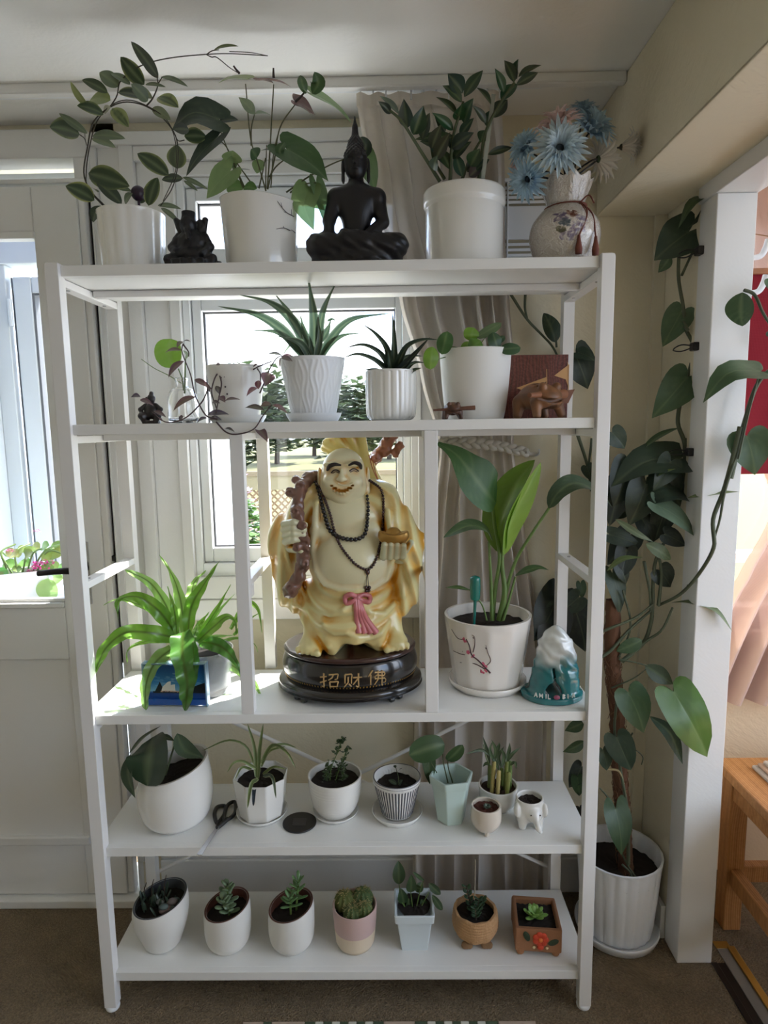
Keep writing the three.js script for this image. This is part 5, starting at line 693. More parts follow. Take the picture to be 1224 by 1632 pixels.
{ // white cup with trailing purple vine
  const t = thing('trailing_vine_pot', 'white tapered pot with wiry purple-leaved vine trailing over the shelf edge', 'potted plant', [-0.238, S2, -0.14]);
  part(t, 'pot', revolve(vessel([[0.05, 0.012], [0.054, 0.014], [0.0675, 0.125], [0.068, 0.132]], 0.004, 0.4), 8 * 9, (th, r, y) => { const a = ((th + 0.2) % (PI / 4)) - PI / 8; return [r * (0.975 + 0.025 / Math.cos(a)), y]; }), mats.ceramic); part(t, 'saucer', revolve(saucer(0.069, 0.018), 64), mats.ceramic); part(t, 'soil', soilDisc(0.06, 0.11), mats.soil); part(t, 'dots', join([[690, 745], [695, 815], [708, 865], [670, 750]].map(([X, Y]) => ball(onPot(t, zoom(200, 430, 4.37), () => 0.064)(X, Y, 0), 0.0022, 1, 1, 0.5, 8, 6))), M(c8(70, 60, 66), 0.6));
  const b = plant(t, zoom(200, 430, 4.37), 4.37, (Y) => (Y > 880 ? -0.02 : -0.06)), st = (p) => b.stem(p, 0.0019, M(c8(74, 56, 58), 0.7));
  st([[660, 700, -0.05], [620, 760, 0], [600, 840, 0.01], [632, 960, 0.02]]); st([[640, 690, -0.04], [668, 790, 0], [648, 900, 0], [630, 1000, 0.01]]); st([[640, 1040, 0.01], [570, 1022, 0.01], [496, 900, 0.02], [450, 720, 0.01], [392, 560, 0], [402, 512, 0]]); st([[572, 840, 0], [525, 930, 0], [405, 1038, 0.01], [280, 1060, 0.012], [182, 990, 0.01]]); st([[632, 1060, 0.013], [700, 1130, 0.022], [755, 1146, 0.024], [890, 1112, 0.022], [955, 1020, 0.01], [1012, 945, 0.01]]); st([[880, 700, -0.05], [940, 668, 0], [1018, 638, 0.01]]); st([[935, 860, 0], [965, 790, 0], [1005, 690, 0], [1060, 610, 0], [1095, 600, 0]]); st([[920, 690, -0.03], [940, 730, 0], [940, 780, 0]]); st([[402, 520, 0], [440, 575, 0], [440, 605, 0]]);
  const pc = () => c8(104 + rr(-12, 14), 82 + rr(-8, 10), 88 + rr(-10, 10)), L = (x0, y0, x1, y1, w, c) => b.leaf([[x0, y0], [x1, y1]], w, { prof: 'lance', color: c ?? pc(), dz: rr(-0.004, 0.01), face: V(rr(-0.4, 0.4), 0.7, 0.8), bend: 0.12, fold: 0.2, nu: 9, nv: 4 });
  L(392, 562, 275, 582, 38); L(405, 502, 358, 545, 42); L(400, 505, 455, 500, 18); L(408, 635, 298, 752, 56); L(480, 765, 605, 835, 42); L(496, 885, 332, 985, 62); L(690, 918, 802, 905, 28); L(650, 885, 695, 925, 52); L(600, 938, 660, 930, 40); L(568, 1012, 722, 1008, 50); L(585, 1045, 672, 1048, 50); L(572, 1032, 498, 1066, 38); L(105, 885, 38, 888, 48); L(100, 905, 195, 945, 40); L(195, 985, 285, 1030, 34); L(1092, 600, 982, 594, 32); L(1090, 602, 1172, 606, 26); L(1080, 612, 1165, 640, 44); L(1080, 612, 1082, 690, 16); L(1002, 720, 972, 812, 96, c8(124, 92, 98)); L(925, 832, 926, 770, 46, c8(128, 72, 84)); L(920, 825, 842, 882, 42, c8(130, 76, 86)); L(925, 655, 890, 680, 22); L(968, 980, 832, 962, 48); L(1015, 938, 938, 952, 46); L(1020, 942, 1128, 1002, 40); L(908, 1100, 992, 1204, 66); L(690, 1108, 762, 1132, 26); L(630, 808, 652, 865, 42); L(405, 1025, 380, 1045, 40); L(400, 1020, 375, 1050, 30); L(660, 660, 630, 665, 26); L(230, 1035, 260, 1055, 20); L(560, 810, 590, 855, 30);
}
{ // wavy relief pot with dracaena
  const t = thing('wavy_pot_plant', 'tall strap-leaved plant in a white wavy relief pot on a saucer', 'potted plant', [-0.056, S2, -0.14]);
  part(t, 'pot', revolve(vessel(smoothProfile([[0.05, 0.016], [0.053, 0.02], [0.064, 0.08], [0.075, 0.140], [0.0765, 0.146]], 14), 0.004, 0.3), 240, (th, r, y) => { const w = Math.sin(y * 76) * 0.55; const s = Math.cos(18 * th + (Math.cos(18 * th) > 2 ? 0 : 0) + w * 1.9 * Math.sign(Math.sin(9 * th))); return [r * (1 + (y < 0.138 ? 0.022 * (1 - Math.abs(s)) : 0.01)), y]; }), mats.plastic); part(t, 'saucer', revolve(saucer(0.066, 0.02), 64), mats.plastic); part(t, 'soil', soilDisc(0.07, 0.122), mats.soil);
  const b = plant(t, (X, Y) => [X, Y], 1, -0.13), g = c8(74, 96, 74), S = straps(b, g, { edge: c8(150, 164, 140), edgeAt: 0.72, fold: 0.3, dz: 0, prof: 'blade', nu: 18 });
  S([[499, 575, 0], [501, 520, 0.01], [490, 433, 0.02]], 20); S([[507, 565, 0], [514, 500, -0.02], [539, 443, -0.02]], 15); S([[494, 572, 0], [470, 518, 0.02], [432, 484, 0.03], [382, 470, 0.04]], 20); S([[488, 574, 0], [448, 527, 0.03], [410, 503, 0.05], [347, 488, 0.06]], 20); S([[482, 566, 0], [445, 532, 0.02], [400, 526, 0.03]], 12); S([[482, 540, 0], [458, 495, -0.03], [436, 466, -0.04]], 13); S([[507, 573, 0], [527, 542, 0.02], [557, 512, 0.03], [622, 499, 0.05]], 15); S([[510, 574, 0], [527, 549, 0.01], [548, 535, 0.02], [576, 531, 0.03]], 12); S([[508, 548, 0], [521, 528, -0.02], [528, 508, -0.03]], 15); S([[490, 574, 0], [470, 545, -0.04], [450, 566, -0.05]], 14, { color: c8(150, 168, 140) }); S([[496, 575, 0], [478, 548, 0.02], [440, 535, 0.04]], 14); S([[522, 512, -0.02], [530, 509, -0.02], [537, 513, -0.02]], 5); S([[503, 575, 0.01], [510, 540, 0.02], [506, 505, 0.02]], 12); S([[500, 570, 0.0], [487, 535, 0.01], [478, 500, 0.0]], 14);
}
{ // fluted pot with aloe
  const t = thing('aloe_pot', 'spiky dark aloe in a straight white fluted pot', 'potted plant', [0.128, S2, -0.13]);
  part(t, 'pot', revolve(vessel(smoothProfile([[0.043, 0.0], [0.053, 0.005], [0.0585, 0.018], [0.0595, 0.06], [0.0597, 0.10], [0.0595, 0.1155]], 7), 0.004, 0.3), 260, (th, r, y) => [r * (1 - (y > 0.004 && y < 0.112 ? 0.03 * Math.pow(Math.abs(Math.cos(10 * th)), 6) : 0)), y]), mats.ceramic); part(t, 'soil', soilDisc(0.054, 0.1), mats.soil);
  const b = plant(t, zoom(420, 430, 4.37), 4.37, -0.13), S = straps(b, c8(56, 74, 60), { prof: 'spear', fold: 0.5, dz: 0, mat: mats.leafThick, nu: 14 });
  S([[878, 720, 0], [858, 560, 0], [780, 450, 0.01], [688, 378, 0.02]], 66); S([[905, 720, 0], [908, 500, 0.01], [898, 292, 0.02]], 62); S([[925, 680, 0], [1000, 540, 0.02], [1110, 490, 0.04], [1226, 488, 0.05]], 56); S([[935, 720, 0.02], [1045, 600, 0.03], [1160, 468, 0.04]], 60, { color: c8(40, 50, 48) }); S([[870, 670, 0], [790, 570, 0.02], [690, 525, 0.03], [570, 545, 0.04]], 50); S([[865, 710, 0], [760, 625, 0.02], [650, 590, 0.03], [550, 616, 0.04]], 50); S([[855, 745, 0.02], [790, 702, 0.03], [698, 694, 0.04]], 40); S([[940, 655, 0], [1010, 605, -0.02], [1112, 602, -0.03]], 40); S([[985, 700, 0], [1050, 650, -0.01], [1125, 648, -0.01]], 40); S([[995, 742, 0.02], [1050, 700, 0.03], [1102, 684, 0.03]], 46); S([[920, 745, 0.02], [960, 690, 0.04], [1020, 640, 0.05]], 75, { color: c8(36, 46, 44) }); S([[900, 745, 0.01], [880, 640, 0.02], [870, 560, 0.02]], 80); S([[880, 745, 0.02], [850, 700, 0.03], [800, 660, 0.04]], 40, { color: c8(84, 96, 84) }); S([[925, 745, 0], [930, 640, 0], [925, 560, 0]], 60); S([[865, 745, 0.03], [855, 710, 0.03], [850, 686, 0.035]], 34, { color: c8(150, 160, 150) });
}
{ // pilea
  const t = thing('pilea_pot', 'plain white tapered pot of round coin-shaped leaves', 'potted plant', [0.327, S2, -0.14]);
  part(t, 'pot', revolve(vessel(smoothProfile([[0.06, 0], [0.067, 0.003], [0.075, 0.05], [0.081, 0.12], [0.083, 0.160]], 6), 0.004, 0.3), 80), mats.matte); part(t, 'soil', soilDisc(0.077, 0.138), mats.soil);
  const b = plant(t, zoom(660, 470, 3.825), 3.825, -0.11), D = (x, y, rx, ry, a, col, mat, dz = 0) => { const s = Math.sin(a), c = Math.cos(a); b.leaf([[x - s * ry, y + c * ry, dz], [x, y, dz + 0.006], [x + s * ry, y - c * ry, dz]], rx * 2, { prof: 'round', color: col, mat: mat ?? mats.leafThin, dz: 0, face: V(rr(-0.3, 0.3), 0.4, 1), fold: -0.06, nu: 14, nv: 8 }); b.stem([[370, 400, -0.01], [(x + 370) / 2, (y + 360) / 2, 0], [x, y + ry * 0.3, dz - 0.003]], 0.0013, mats.greenStem); };
  const bright = c8(128, 172, 56), dk = c8(72, 112, 56); D(185, 292, 50, 72, 0.25, dk, mats.leaf, 0.03); D(104, 385, 47, 70, 0.1, bright, undefined, 0.03); D(352, 240, 50, 42, 0.3, bright); D(368, 305, 52, 46, 1.0, c8(104, 152, 54), undefined, 0.02); D(318, 325, 34, 44, 0.3, bright); D(455, 215, 34, 88, 1.05, c8(112, 140, 96)); D(496, 282, 46, 56, -0.3, c8(52, 84, 48), mats.leaf, 0.02); D(585, 326, 40, 64, 1.5, c8(58, 92, 54), mats.leaf, 0.03); D(252, 346, 22, 34, 1.4, bright); D(520, 275, 22, 40, 0.9, c8(60, 92, 52), mats.leaf);
}
function guiro(t, s, tone) { // hollow carved frog with a ridged back and a stick through its mouth
  const f = (q) => { const p = [q[0] / s, q[1] / s, q[2] / s]; let d = ell(p, [0, 0.052, -0.004], [0.044, 0.034, 0.055]); d = smin(d, ell(p, [0, 0.046, 0.035], [0.036, 0.027, 0.03]), 0.012); for (const x of [-1, 1]) { d = smin(d, ell(p, [x * 0.021, 0.074, 0.04], [0.011, 0.011, 0.011]), 0.005); d = smin(d, cap(p, [x * 0.032, 0.036, 0.03], [x * 0.037, 0.007, 0.04], 0.014, 0.010), 0.008); d = smin(d, cap(p, [x * 0.032, 0.04, -0.035], [x * 0.042, 0.008, -0.03], 0.018, 0.011), 0.01); }
    for (let i = 0; i < 7; i++) d = Math.max(d, -(Math.hypot(p[1] - 0.086 + 0.0012 * (i - 3) ** 2, p[2] + 0.012 * i - 0.02) - 0.003)); d = smax(d, -Math.max(Math.abs(p[1] - 0.040 - 6 * p[0] * p[0]) - 0.0045, 0.04 - p[2]), 0.003); d = smax(d, -(Math.max(Math.hypot(p[0], p[1] - 0.012) - 0.018, -p[2] - 0.02)), 0.004); return smax(d, -p[1] + 0.001, 0.001) * s * 0.8; };
  const L = 0.062 * s; part(t, 'body', nets(f, [-L, -0.001, -L - 0.012 * s], [L, 0.094 * s, L + 0.012 * s], 0.0021 * s, (p) => tone.clone().multiplyScalar(0.75 + 0.5 * (0.5 + 0.5 * Math.sin(p[0] * 150 / s + 4 * noise.noise(p[0] * 30, p[1] * 20 / s, p[2] * 8))) + (p[1] > 0.06 * s ? 0.15 : -0.1))), M(0xffffff, 0.45, { vertexColors: true }));
}
{ const t = thing('wooden_frog', 'tiny dark wooden frog rasp with a stick by the coin-leaf pot', 'ornament', [0.266, S2, -0.055], 0); guiro(t, 0.45, c8(88, 58, 42)); part(t, 'stick', rod(V(-0.045, 0.021, 0.02), V(0.048, 0.025, 0.012), 0.0022, 0.0052), M(c8(104, 66, 48), 0.5));
  const u = thing('wooden_frog', 'larger brown wooden frog rasp with a thick stick before the ship plaque', 'ornament', [0.462, S2, -0.072], 0.45); guiro(u, 0.92, c8(126, 86, 56)); part(u, 'stick', rod(V(-0.075, 0.048, 0.062), V(0.092, 0.056, -0.024), 0.005, 0.0115), M(c8(132, 84, 56), 0.5)); }
{ // inlaid ship plaque
  const t = thing('ship_plaque', 'dark wooden plaque inlaid with a sailing ship, standing upright', 'plaque', [0.468, S2, -0.16], 0.02);
  const dark = tex(256, 0.2, (u, v) => { const k = 0.5 + 0.5 * Math.sin((u * 26 + tn(u, v * 0.3, 7) * 1.6) * 2 * PI), s = tn(u, v, 50, 3) * 0.08; return [0.33 + 0.1 * k + s, 0.17 + 0.05 * k + s, 0.14 + 0.04 * k + s]; }, true);
  part(t, 'board', bx(-0.079, 0.083, 0, 0.150, -0.012, 0.0, 0.001), M(0xffffff, 0.35, { map: dark })); part(t, 'edge', bx(-0.083, -0.079, 0, 0.150, -0.016, 0.0, 0.0008), M(c8(206, 190, 172), 0.6)); part(t, 'stand', join([bx(-0.05, -0.04, 0, 0.09, -0.05, -0.012), bx(0.04, 0.05, 0, 0.09, -0.05, -0.012)]), M(c8(120, 76, 56), 0.5));
  const m = zoom(660, 470, 3.825), P = (X, Y) => { const p = at(...m(X, Y), -0.16).sub(t.position); return new THREE.Vector2(p.x, p.y); }, flat = (l) => new THREE.ExtrudeGeometry(new THREE.Shape(l.map(([X, Y]) => P(X, Y))), { depth: 0.0012, bevelEnabled: false }), sail = M(c8(196, 150, 96), 0.45);
  part(t, 'inlaid_sail', flat([[622, 568], [808, 500], [812, 520], [725, 600]]), sail); part(t, 'inlaid_sail', flat([[855, 492], [946, 422], [942, 568], [925, 515]]), sail); part(t, 'inlaid_mast', flat([[806, 452], [810, 452], [812, 600], [806, 600]]), sail); part(t, 'inlaid_mast', flat([[936, 410], [940, 410], [944, 580], [938, 580]]), sail); part(t, 'inlaid_hull', flat([[700, 610], [980, 575], [940, 660], [760, 670]]), M(c8(120, 76, 52), 0.45));
}
// ---------------------------------------------------------------- top shelf
const S1 = SH[0], MA = zoom(60, 40, 3.6), MB = zoom(340, 60, 3.6), MC = zoom(560, 60, 2.66);
{ // hoya on a hoop
  const t = thing('hoya_plant', 'round-leaved vine trained on a hoop in a white fluted pot', 'potted plant', [-0.462, S1, -0.14]);
  part(t, 'pot', revolve(vessel(smoothProfile([[0.06, 0], [0.068, 0.003], [0.071, 0.05], [0.0745, 0.131], [0.0747, 0.138]], 6), 0.005, 0.3), 200, (th, r, y) => [r * (1 - 0.035 * Math.pow(Math.abs(Math.sin(7 * th)), 3) * (y < 0.134 ? 1 : 0.2)), y]), mats.ceramic); part(t, 'soil', soilDisc(0.067, 0.118), mats.soil);
  const b = plant(t, MA, 3.6, (Y) => THREE.MathUtils.lerp(-0.02, -0.12, Math.min(1, Math.max(0, (Y - 120) / 800)))), g = c8(52, 70, 44), pale = c8(150, 160, 104), gray = c8(108, 122, 96), lime = c8(120, 132, 70);
  const L = (x0, y0, x1, y1, w, c = g, o = {}) => b.leaf([[x0, y0], [x1, y1]], w, { prof: 'oval', color: c, face: V(rr(-0.4, 0.4), rr(0, 0.6), 1), bend: 0.08, fold: 0.08, mat: c === g ? mats.leafThick : mats.leaf, edge: c === g ? c8(150, 158, 100) : undefined, edgeAt: 0.86, ...o });
  L(240, 628, 68, 585, 150); L(285, 622, 122, 506, 42, gray); L(315, 638, 503, 652, 64, gray); L(310, 652, 448, 704, 58, c8(132, 144, 112)); L(288, 468, 188, 322, 46, pale); L(402, 388, 254, 314, 62, c8(70, 84, 56)); L(418, 432, 298, 436, 112, lime); L(378, 512, 226, 462, 88); L(428, 478, 522, 586, 80, c8(74, 88, 50), { edge: pale, edgeAt: 0.3 }); L(468, 352, 354, 272, 78, gray); L(532, 342, 418, 278, 52, gray); L(612, 342, 475, 182, 88); L(684, 290, 536, 94, 62, c8(74, 84, 66)); L(692, 305, 592, 132, 62, c8(80, 90, 72)); L(708, 298, 862, 354, 34, gray); L(618, 342, 735, 356, 24, gray); L(462, 388, 622, 424, 84); L(632, 436, 536, 336, 72, gray); L(540, 372, 660, 420, 80, c8(120, 128, 96)); L(690, 414, 808, 474, 92, c8(70, 86, 54), { edge: pale, edgeAt: 0.5 }); L(658, 476, 764, 545, 56, c8(132, 142, 112)); L(868, 600, 778, 598, 62, c8(74, 82, 74)); L(842, 638, 970, 642, 84); L(800, 824, 800, 686, 102, c8(84, 96, 70), { edge: pale }); L(752, 862, 572, 736, 92); L(832, 880, 712, 888, 50, c8(76, 86, 72)); L(834, 872, 980, 944, 26, gray); L(838, 892, 918, 952, 22, gray); L(292, 850, 528, 925, 122); L(482, 1028, 336, 896, 74, c8(60, 74, 56)); L(325, 1006, 160, 922, 122, g, { edge: c8(176, 178, 110), edgeAt: 0.72 }); L(362, 1036, 318, 1132, 88, c8(58, 76, 54)); L(636, 1036, 688, 874, 84); L(690, 1034, 824, 1056, 32, gray); L(708, 1048, 818, 1142, 32, gray); L(500, 1022, 545, 965, 58, gray); L(440, 925, 540, 955, 36, gray); L(590, 1022, 620, 985, 40, gray); L(380, 500, 420, 470, 40, c8(200, 200, 180)); L(345, 960, 310, 935, 36, gray);
  const wire = (pts, r = 0.0017) => b.stem(pts, r, M(c8(66, 62, 54), 0.7));
  wire([[388, 1040, 0], [300, 945, 0], [266, 860, 0], [288, 690, 0], [318, 560, 0], [400, 480, 0], [500, 442, 0], [620, 465, 0], [730, 545, 0], [796, 650, 0], [800, 830, 0], [772, 935, 0], [705, 1038, 0]]); wire([[380, 1042, 0.004], [285, 930, 0.004], [278, 850, 0.004], [300, 690, 0.004], [342, 550, 0.004], [430, 455, 0.004], [520, 430, 0.004], [640, 470, 0.004], [745, 550, 0.004], [788, 660, 0.004], [790, 840, 0.004], [720, 1010, 0.004]], 0.0013);
  wire([[622, 466, 0], [660, 420, 0], [690, 340, 0], [682, 285, 0]]); wire([[690, 340, 0], [715, 298, 0]], 0.0012); wire([[415, 470, 0], [455, 405, 0], [470, 330, 0], [520, 278, 0], [590, 235, 0.01], [660, 210, 0.01], [780, 186, 0.02], [970, 168, 0.03], [1100, 164, 0.03], [1320, 176, 0.03]], 0.0013); wire([[970, 168, 0.03], [1000, 148, 0.03], [1040, 142, 0.03]], 0.0011); wire([[970, 170, 0.03], [1000, 184, 0.03], [1020, 182, 0.03], [1110, 250, 0.02], [1160, 280, 0.02]], 0.0011); wire([[240, 628, 0], [268, 650, 0], [282, 690, 0]], 0.0012); wire([[842, 660, 0], [810, 665, 0], [796, 650, 0]], 0.0012); L(1008, 146, 1152, 122, 28, c8(90, 102, 58)); wire([[1100, 152, 0.03], [1225, 158, 0.03], [1310, 174, 0.03]], 0.0009);
  const o = thing('purple_ball', 'small dark purple ball lying on the soil of the hoop vine', 'ball', [0, 0, 0]); const p = at(...MA(578, 966), -0.12); o.position.copy(p); part(o, 'globe', ball(V(0, 0, 0), 0.0162, 1, 1, 1, 24, 18), M(c8(44, 28, 48), 0.35)); part(o, 'stalk', rod(V(0, -0.03, 0), V(0, -0.014, 0), 0.003), M(c8(44, 28, 48), 0.35));
}
{ // anthurium
  const t = thing('anthurium_plant', 'heart-leaved flowering plant in a white pot painted with bare twigs', 'potted plant', [-0.165, S1, -0.14]);
  const rOf = (y) => 0.0805 + 0.035 * Math.max(0, y - 0.02) * 1.2, pot = part(t, 'pot', revolve(vessel(smoothProfile([[0.066, 0], [0.076, 0.004], [0.0795, 0.02], [0.083, 0.07], [0.0865, 0.128], [0.089, 0.157]], 7), 0.006, 0.3), 96, (th, r, y) => [r * (1 + 0.012 * Math.cos(5 * th)), y + 0.006 * (y / 0.157) ** 2 * Math.sin(-th)]), mats.ceramic); part(t, 'soil', soilDisc(0.08, 0.135), mats.soil);
  const s = onPot(t, MB, (y) => rOf(y) + 0.003), ink = M(c8(86, 78, 82), 0.6), br = (l, r) => part(pot, 'painted_twig', tube(l.map(([X, Y]) => s(X, Y)), (u) => r * (1 - 0.5 * u), { s: 5 }), ink); br([[462, 1026], [420, 1002], [395, 975], [368, 938]], 0.0012); br([[420, 1002], [405, 1000]], 0.0008); br([[395, 975], [388, 945]], 0.0008); br([[450, 1018], [448, 985]], 0.0008); br([[440, 1106], [405, 1092], [362, 1098]], 0.0011); br([[405, 1092], [400, 1080]], 0.0008); br([[470, 1120], [452, 1105], [440, 1106]], 0.001);
  const b = plant(t, MB, 3.6, (Y) => THREE.MathUtils.lerp(-0.06, -0.13, Math.min(1, Math.max(0, (Y - 100) / 700)))), A = plant(t, MA, 3.6, -0.10), g = c8(64, 96, 52), lt = c8(132, 158, 104), dk = c8(52, 66, 54);
  const H = (bb, x0, y0, x1, y1, w, c = g, o = {}) => bb.leaf(o.mid ? [[x0, y0], o.mid, [x1, y1]] : [[x0, y0], [x1, y1]], w, { prof: 'heart', color: c, nu: 16, nv: 8, vein: true, fold: 0.14, dz: rr(-0.006, 0.006), ...o });
  H(A, 1040, 540, 762, 602, 175, dk, { mid: [900, 500, 0.02], face: V(0.1, 0.3, 1), mat: mats.leafThick }); A.leaf([[1040, 555], [1150, 545]], 62, { prof: 'oval', color: dk, face: V(0, 0.6, 1) }); H(A, 1035, 640, 848, 864, 100, dk, { lobe: 0.3, face: V(-0.35, 0.1, 1), mat: mats.leafThick }); H(A, 1105, 838, 968, 994, 150, lt, { lobe: 0.3 }); H(A, 1120, 790, 1120, 720, 110, lt, { prof: 'oval' });
  H(b, 238, 440, 145, 342, 62, c8(126, 142, 112), { face: V(-0.6, 0.6, 0.6), prof: 'lance' }); H(b, 238, 440, 332, 446, 50, c8(132, 148, 118), { face: V(0.3, 1, 0.2), prof: 'lance' });
  const sp = (x0, y0, x1, y1, w, c, f, q) => { const l = H(b, x0, y0, x1, y1, w, c, { face: f, lobe: 0.2, name: 'flower_bract', mat: mats.leafThick }); b.stem(q, 0.0028, M(c8(64, 52, 48), 0.6), 'flower_spike'); return l; };
  sp(198, 238, 26, 254, 84, c8(150, 164, 116), V(-0.1, 0.7, 0.6), [[150, 205], [130, 182], [116, 162]]); sp(262, 246, 450, 278, 60, c8(128, 92, 84), V(0, 1, 0.3), [[346, 230], [345, 200], [345, 174]]); b.leaf([[345, 262], [240, 246]], 54, { color: c8(128, 94, 86), face: V(0, 1, 0.3), name: 'flower_bract' }); sp(470, 365, 586, 442, 130, c8(96, 54, 50), V(-0.2, 0.8, 0.9), [[470, 368], [500, 340], [520, 318]]); b.leaf([[470, 390], [560, 440]], 34, { color: c8(150, 140, 120), name: 'flower_bract', face: V(0, 1, 0.2) });
  H(b, 560, 318, 798, 484, 112, c8(142, 170, 120), { face: V(-0.1, 0.9, 0.8) }); b.leaf([[568, 322], [600, 265], [580, 196]], 82, { color: g, prof: 'oval', dz: 0.01 }); b.leaf([[532, 322], [512, 270], [500, 216]], 52, { color: c8(84, 112, 74), dz: 0.01 });
  H(b, 420, 640, 662, 816, 225, g, { lobe: 0.3, face: V(0.25, 0.6, 1), mat: mats.leaf }); b.leaf([[405, 700], [520, 760], [655, 812]], 90, { color: c8(132, 164, 116), prof: 'lance', face: V(0, 1, 0.3) }); H(b, 545, 865, 578, 1102, 150, lt, { lobe: 0.2, mid: [520, 960, 0.02] }); H(b, 590, 830, 640, 1066, 92, c8(104, 132, 88), { face: V(0.6, 0.2, 1) }); H(b, 525, 900, 640, 990, 110, c8(128, 156, 92)); H(b, 850, 660, 932, 880, 130, c8(104, 136, 84), { dz: -0.05, lobe: 0.3 }); b.leaf([[868, 690], [872, 620], [845, 570]], 70, { color: c8(48, 64, 44), dz: -0.04 }); b.leaf([[270, 650], [385, 660]], 52, { color: c8(64, 72, 66), face: V(0, 1, 0.6) }); b.leaf([[250, 690], [215, 640]], 84, { color: g }); b.leaf([[270, 700], [250, 780]], 70, { color: lt }); b.leaf([[170, 870], [75, 872]], 110, { color: c8(118, 152, 84), face: V(0, 0.5, 1), prof: 'oval' }); b.leaf([[175, 860], [250, 868]], 70, { color: c8(88, 128, 62) }); b.leaf([[212, 760], [95, 772]], 36, { color: dk, face: V(0, 1, 0.4) }); b.leaf([[395, 690], [380, 650], [410, 600]], 50, { color: g }); b.leaf([[150, 700], [100, 730], [80, 690]], 90, { color: lt });
  const st = (p, r = 0.0019) => b.stem(p, r, M(c8(86, 86, 58), 0.6)); st([[302, 880], [250, 700], [218, 600], [185, 265]]); st([[218, 620], [218, 520], [236, 440]]); st([[310, 870], [325, 640], [346, 268]]); st([[312, 870], [350, 700], [385, 510], [468, 385]]); st([[330, 860], [350, 640], [400, 480], [465, 390]], 0.0014); st([[320, 800], [360, 740], [415, 695]]); st([[418, 888], [560, 790], [738, 702], [860, 690, -0.04]]); st([[440, 890], [500, 850], [545, 865]]); st([[182, 865], [90, 660], [30, 510]]); st([[172, 865], [110, 700], [70, 620], [30, 585]]); st([[262, 865], [285, 760], [300, 690]]); st([[240, 865], [150, 740], [80, 640]]); st([[300, 870], [302, 740], [305, 615]], 0.0015); st([[460, 885], [530, 840], [590, 832]]);
}
{ // zz plant
  const t = thing('glossy_dark_plant', 'upright dark glossy plant with a stake in a white rimmed pot', 'potted plant', [0.301, S1, -0.15]);
  part(t, 'pot', revolve(vessel(smoothProfile([[0.08, 0], [0.0875, 0.003], [0.0885, 0.04], [0.0885, 0.138]], 6).concat([[0.0885, 0.141], [0.0925, 0.145], [0.0935, 0.151], [0.0935, 0.171], [0.0915, 0.176], [0.089, 0.176]]), 0.006, 0.25), 90), mats.ceramic); part(t, 'soil', soilDisc(0.083, 0.152), mats.soil);
  const b = plant(t, MC, 2.66, (Y) => THREE.MathUtils.lerp(-0.05, -0.13, Math.min(1, Math.max(0, (Y - 80) / 520)))), g = () => c8(44 + rr(-6, 14), 66 + rr(-8, 14), 48 + rr(-6, 8)), L = (x0, y0, x1, y1, w, o = {}) => b.leaf([[x0, y0], [x1, y1]], w, { prof: 'lance', color: g(), mat: mats.leafThick, face: V(rr(-0.5, 0.5), rr(0, 0.6), 1), fold: 0.2, ...o });
  const S = (p) => b.stem(p, 0.0042, mats.stem); S([[375, 610, 0], [300, 490, 0.01], [205, 345, 0.03], [165, 310, 0.03]]); S([[418, 610, 0], [430, 430, 0], [475, 270, 0]]); S([[540, 600, 0], [570, 400, 0.01], [640, 265, 0.01], [692, 190, 0.01]]); S([[470, 600, 0], [500, 520, -0.02], [545, 440, -0.03]]); S([[395, 600, -0.02], [350, 520, -0.03], [335, 430, -0.03]]);
  L(168, 322, 114, 270, 32); L(202, 325, 118, 246, 32, { color: c8(104, 118, 104) }); L(238, 382, 222, 258, 58); L(262, 412, 306, 288, 66); L(300, 432, 332, 318, 52); L(340, 470, 380, 368, 52); L(355, 520, 420, 400, 52); L(472, 235, 408, 152, 66); L(478, 252, 558, 138, 48); L(468, 274, 386, 203, 50); L(450, 332, 358, 252, 42); L(478, 365, 518, 256, 64); L(432, 392, 342, 318, 38); L(442, 425, 268, 432, 42); L(425, 470, 520, 402, 56); L(646, 232, 608, 130, 38); L(690, 190, 648, 96, 54); L(700, 175, 708, 90, 52); L(708, 168, 806, 117, 36); L(698, 202, 792, 148, 36); L(636, 270, 706, 196, 58); L(606, 340, 662, 262, 60); L(592, 284, 530, 212, 36); L(570, 362, 513, 286, 32); L(572, 375, 596, 304, 40); L(548, 445, 565, 392, 50); L(578, 496, 685, 466, 32); L(530, 562, 586, 516, 40); L(430, 515, 510, 440, 46); L(402, 545, 325, 455, 50); L(350, 562, 365, 498, 46, { color: c8(84, 102, 84) }); L(505, 545, 545, 470, 60); L(470, 590, 440, 490, 46); L(420, 560, 372, 470, 46); L(440, 480, 400, 410, 54); L(490, 570, 560, 500, 50); L(398, 400, 352, 330, 36); L(500, 590, 560, 540, 50, { color: c8(92, 84, 88) }); L(380, 470, 290, 440, 40); L(460, 420, 520, 340, 40); L(445, 350, 470, 280, 50);
  part(t, 'stake', bar(b.loc(557, 600, -0.10), b.loc(603, 240, -0.08), 0.0085, 0.003), M(c8(160, 164, 152), 0.5), 'pale flat plant stake');
}
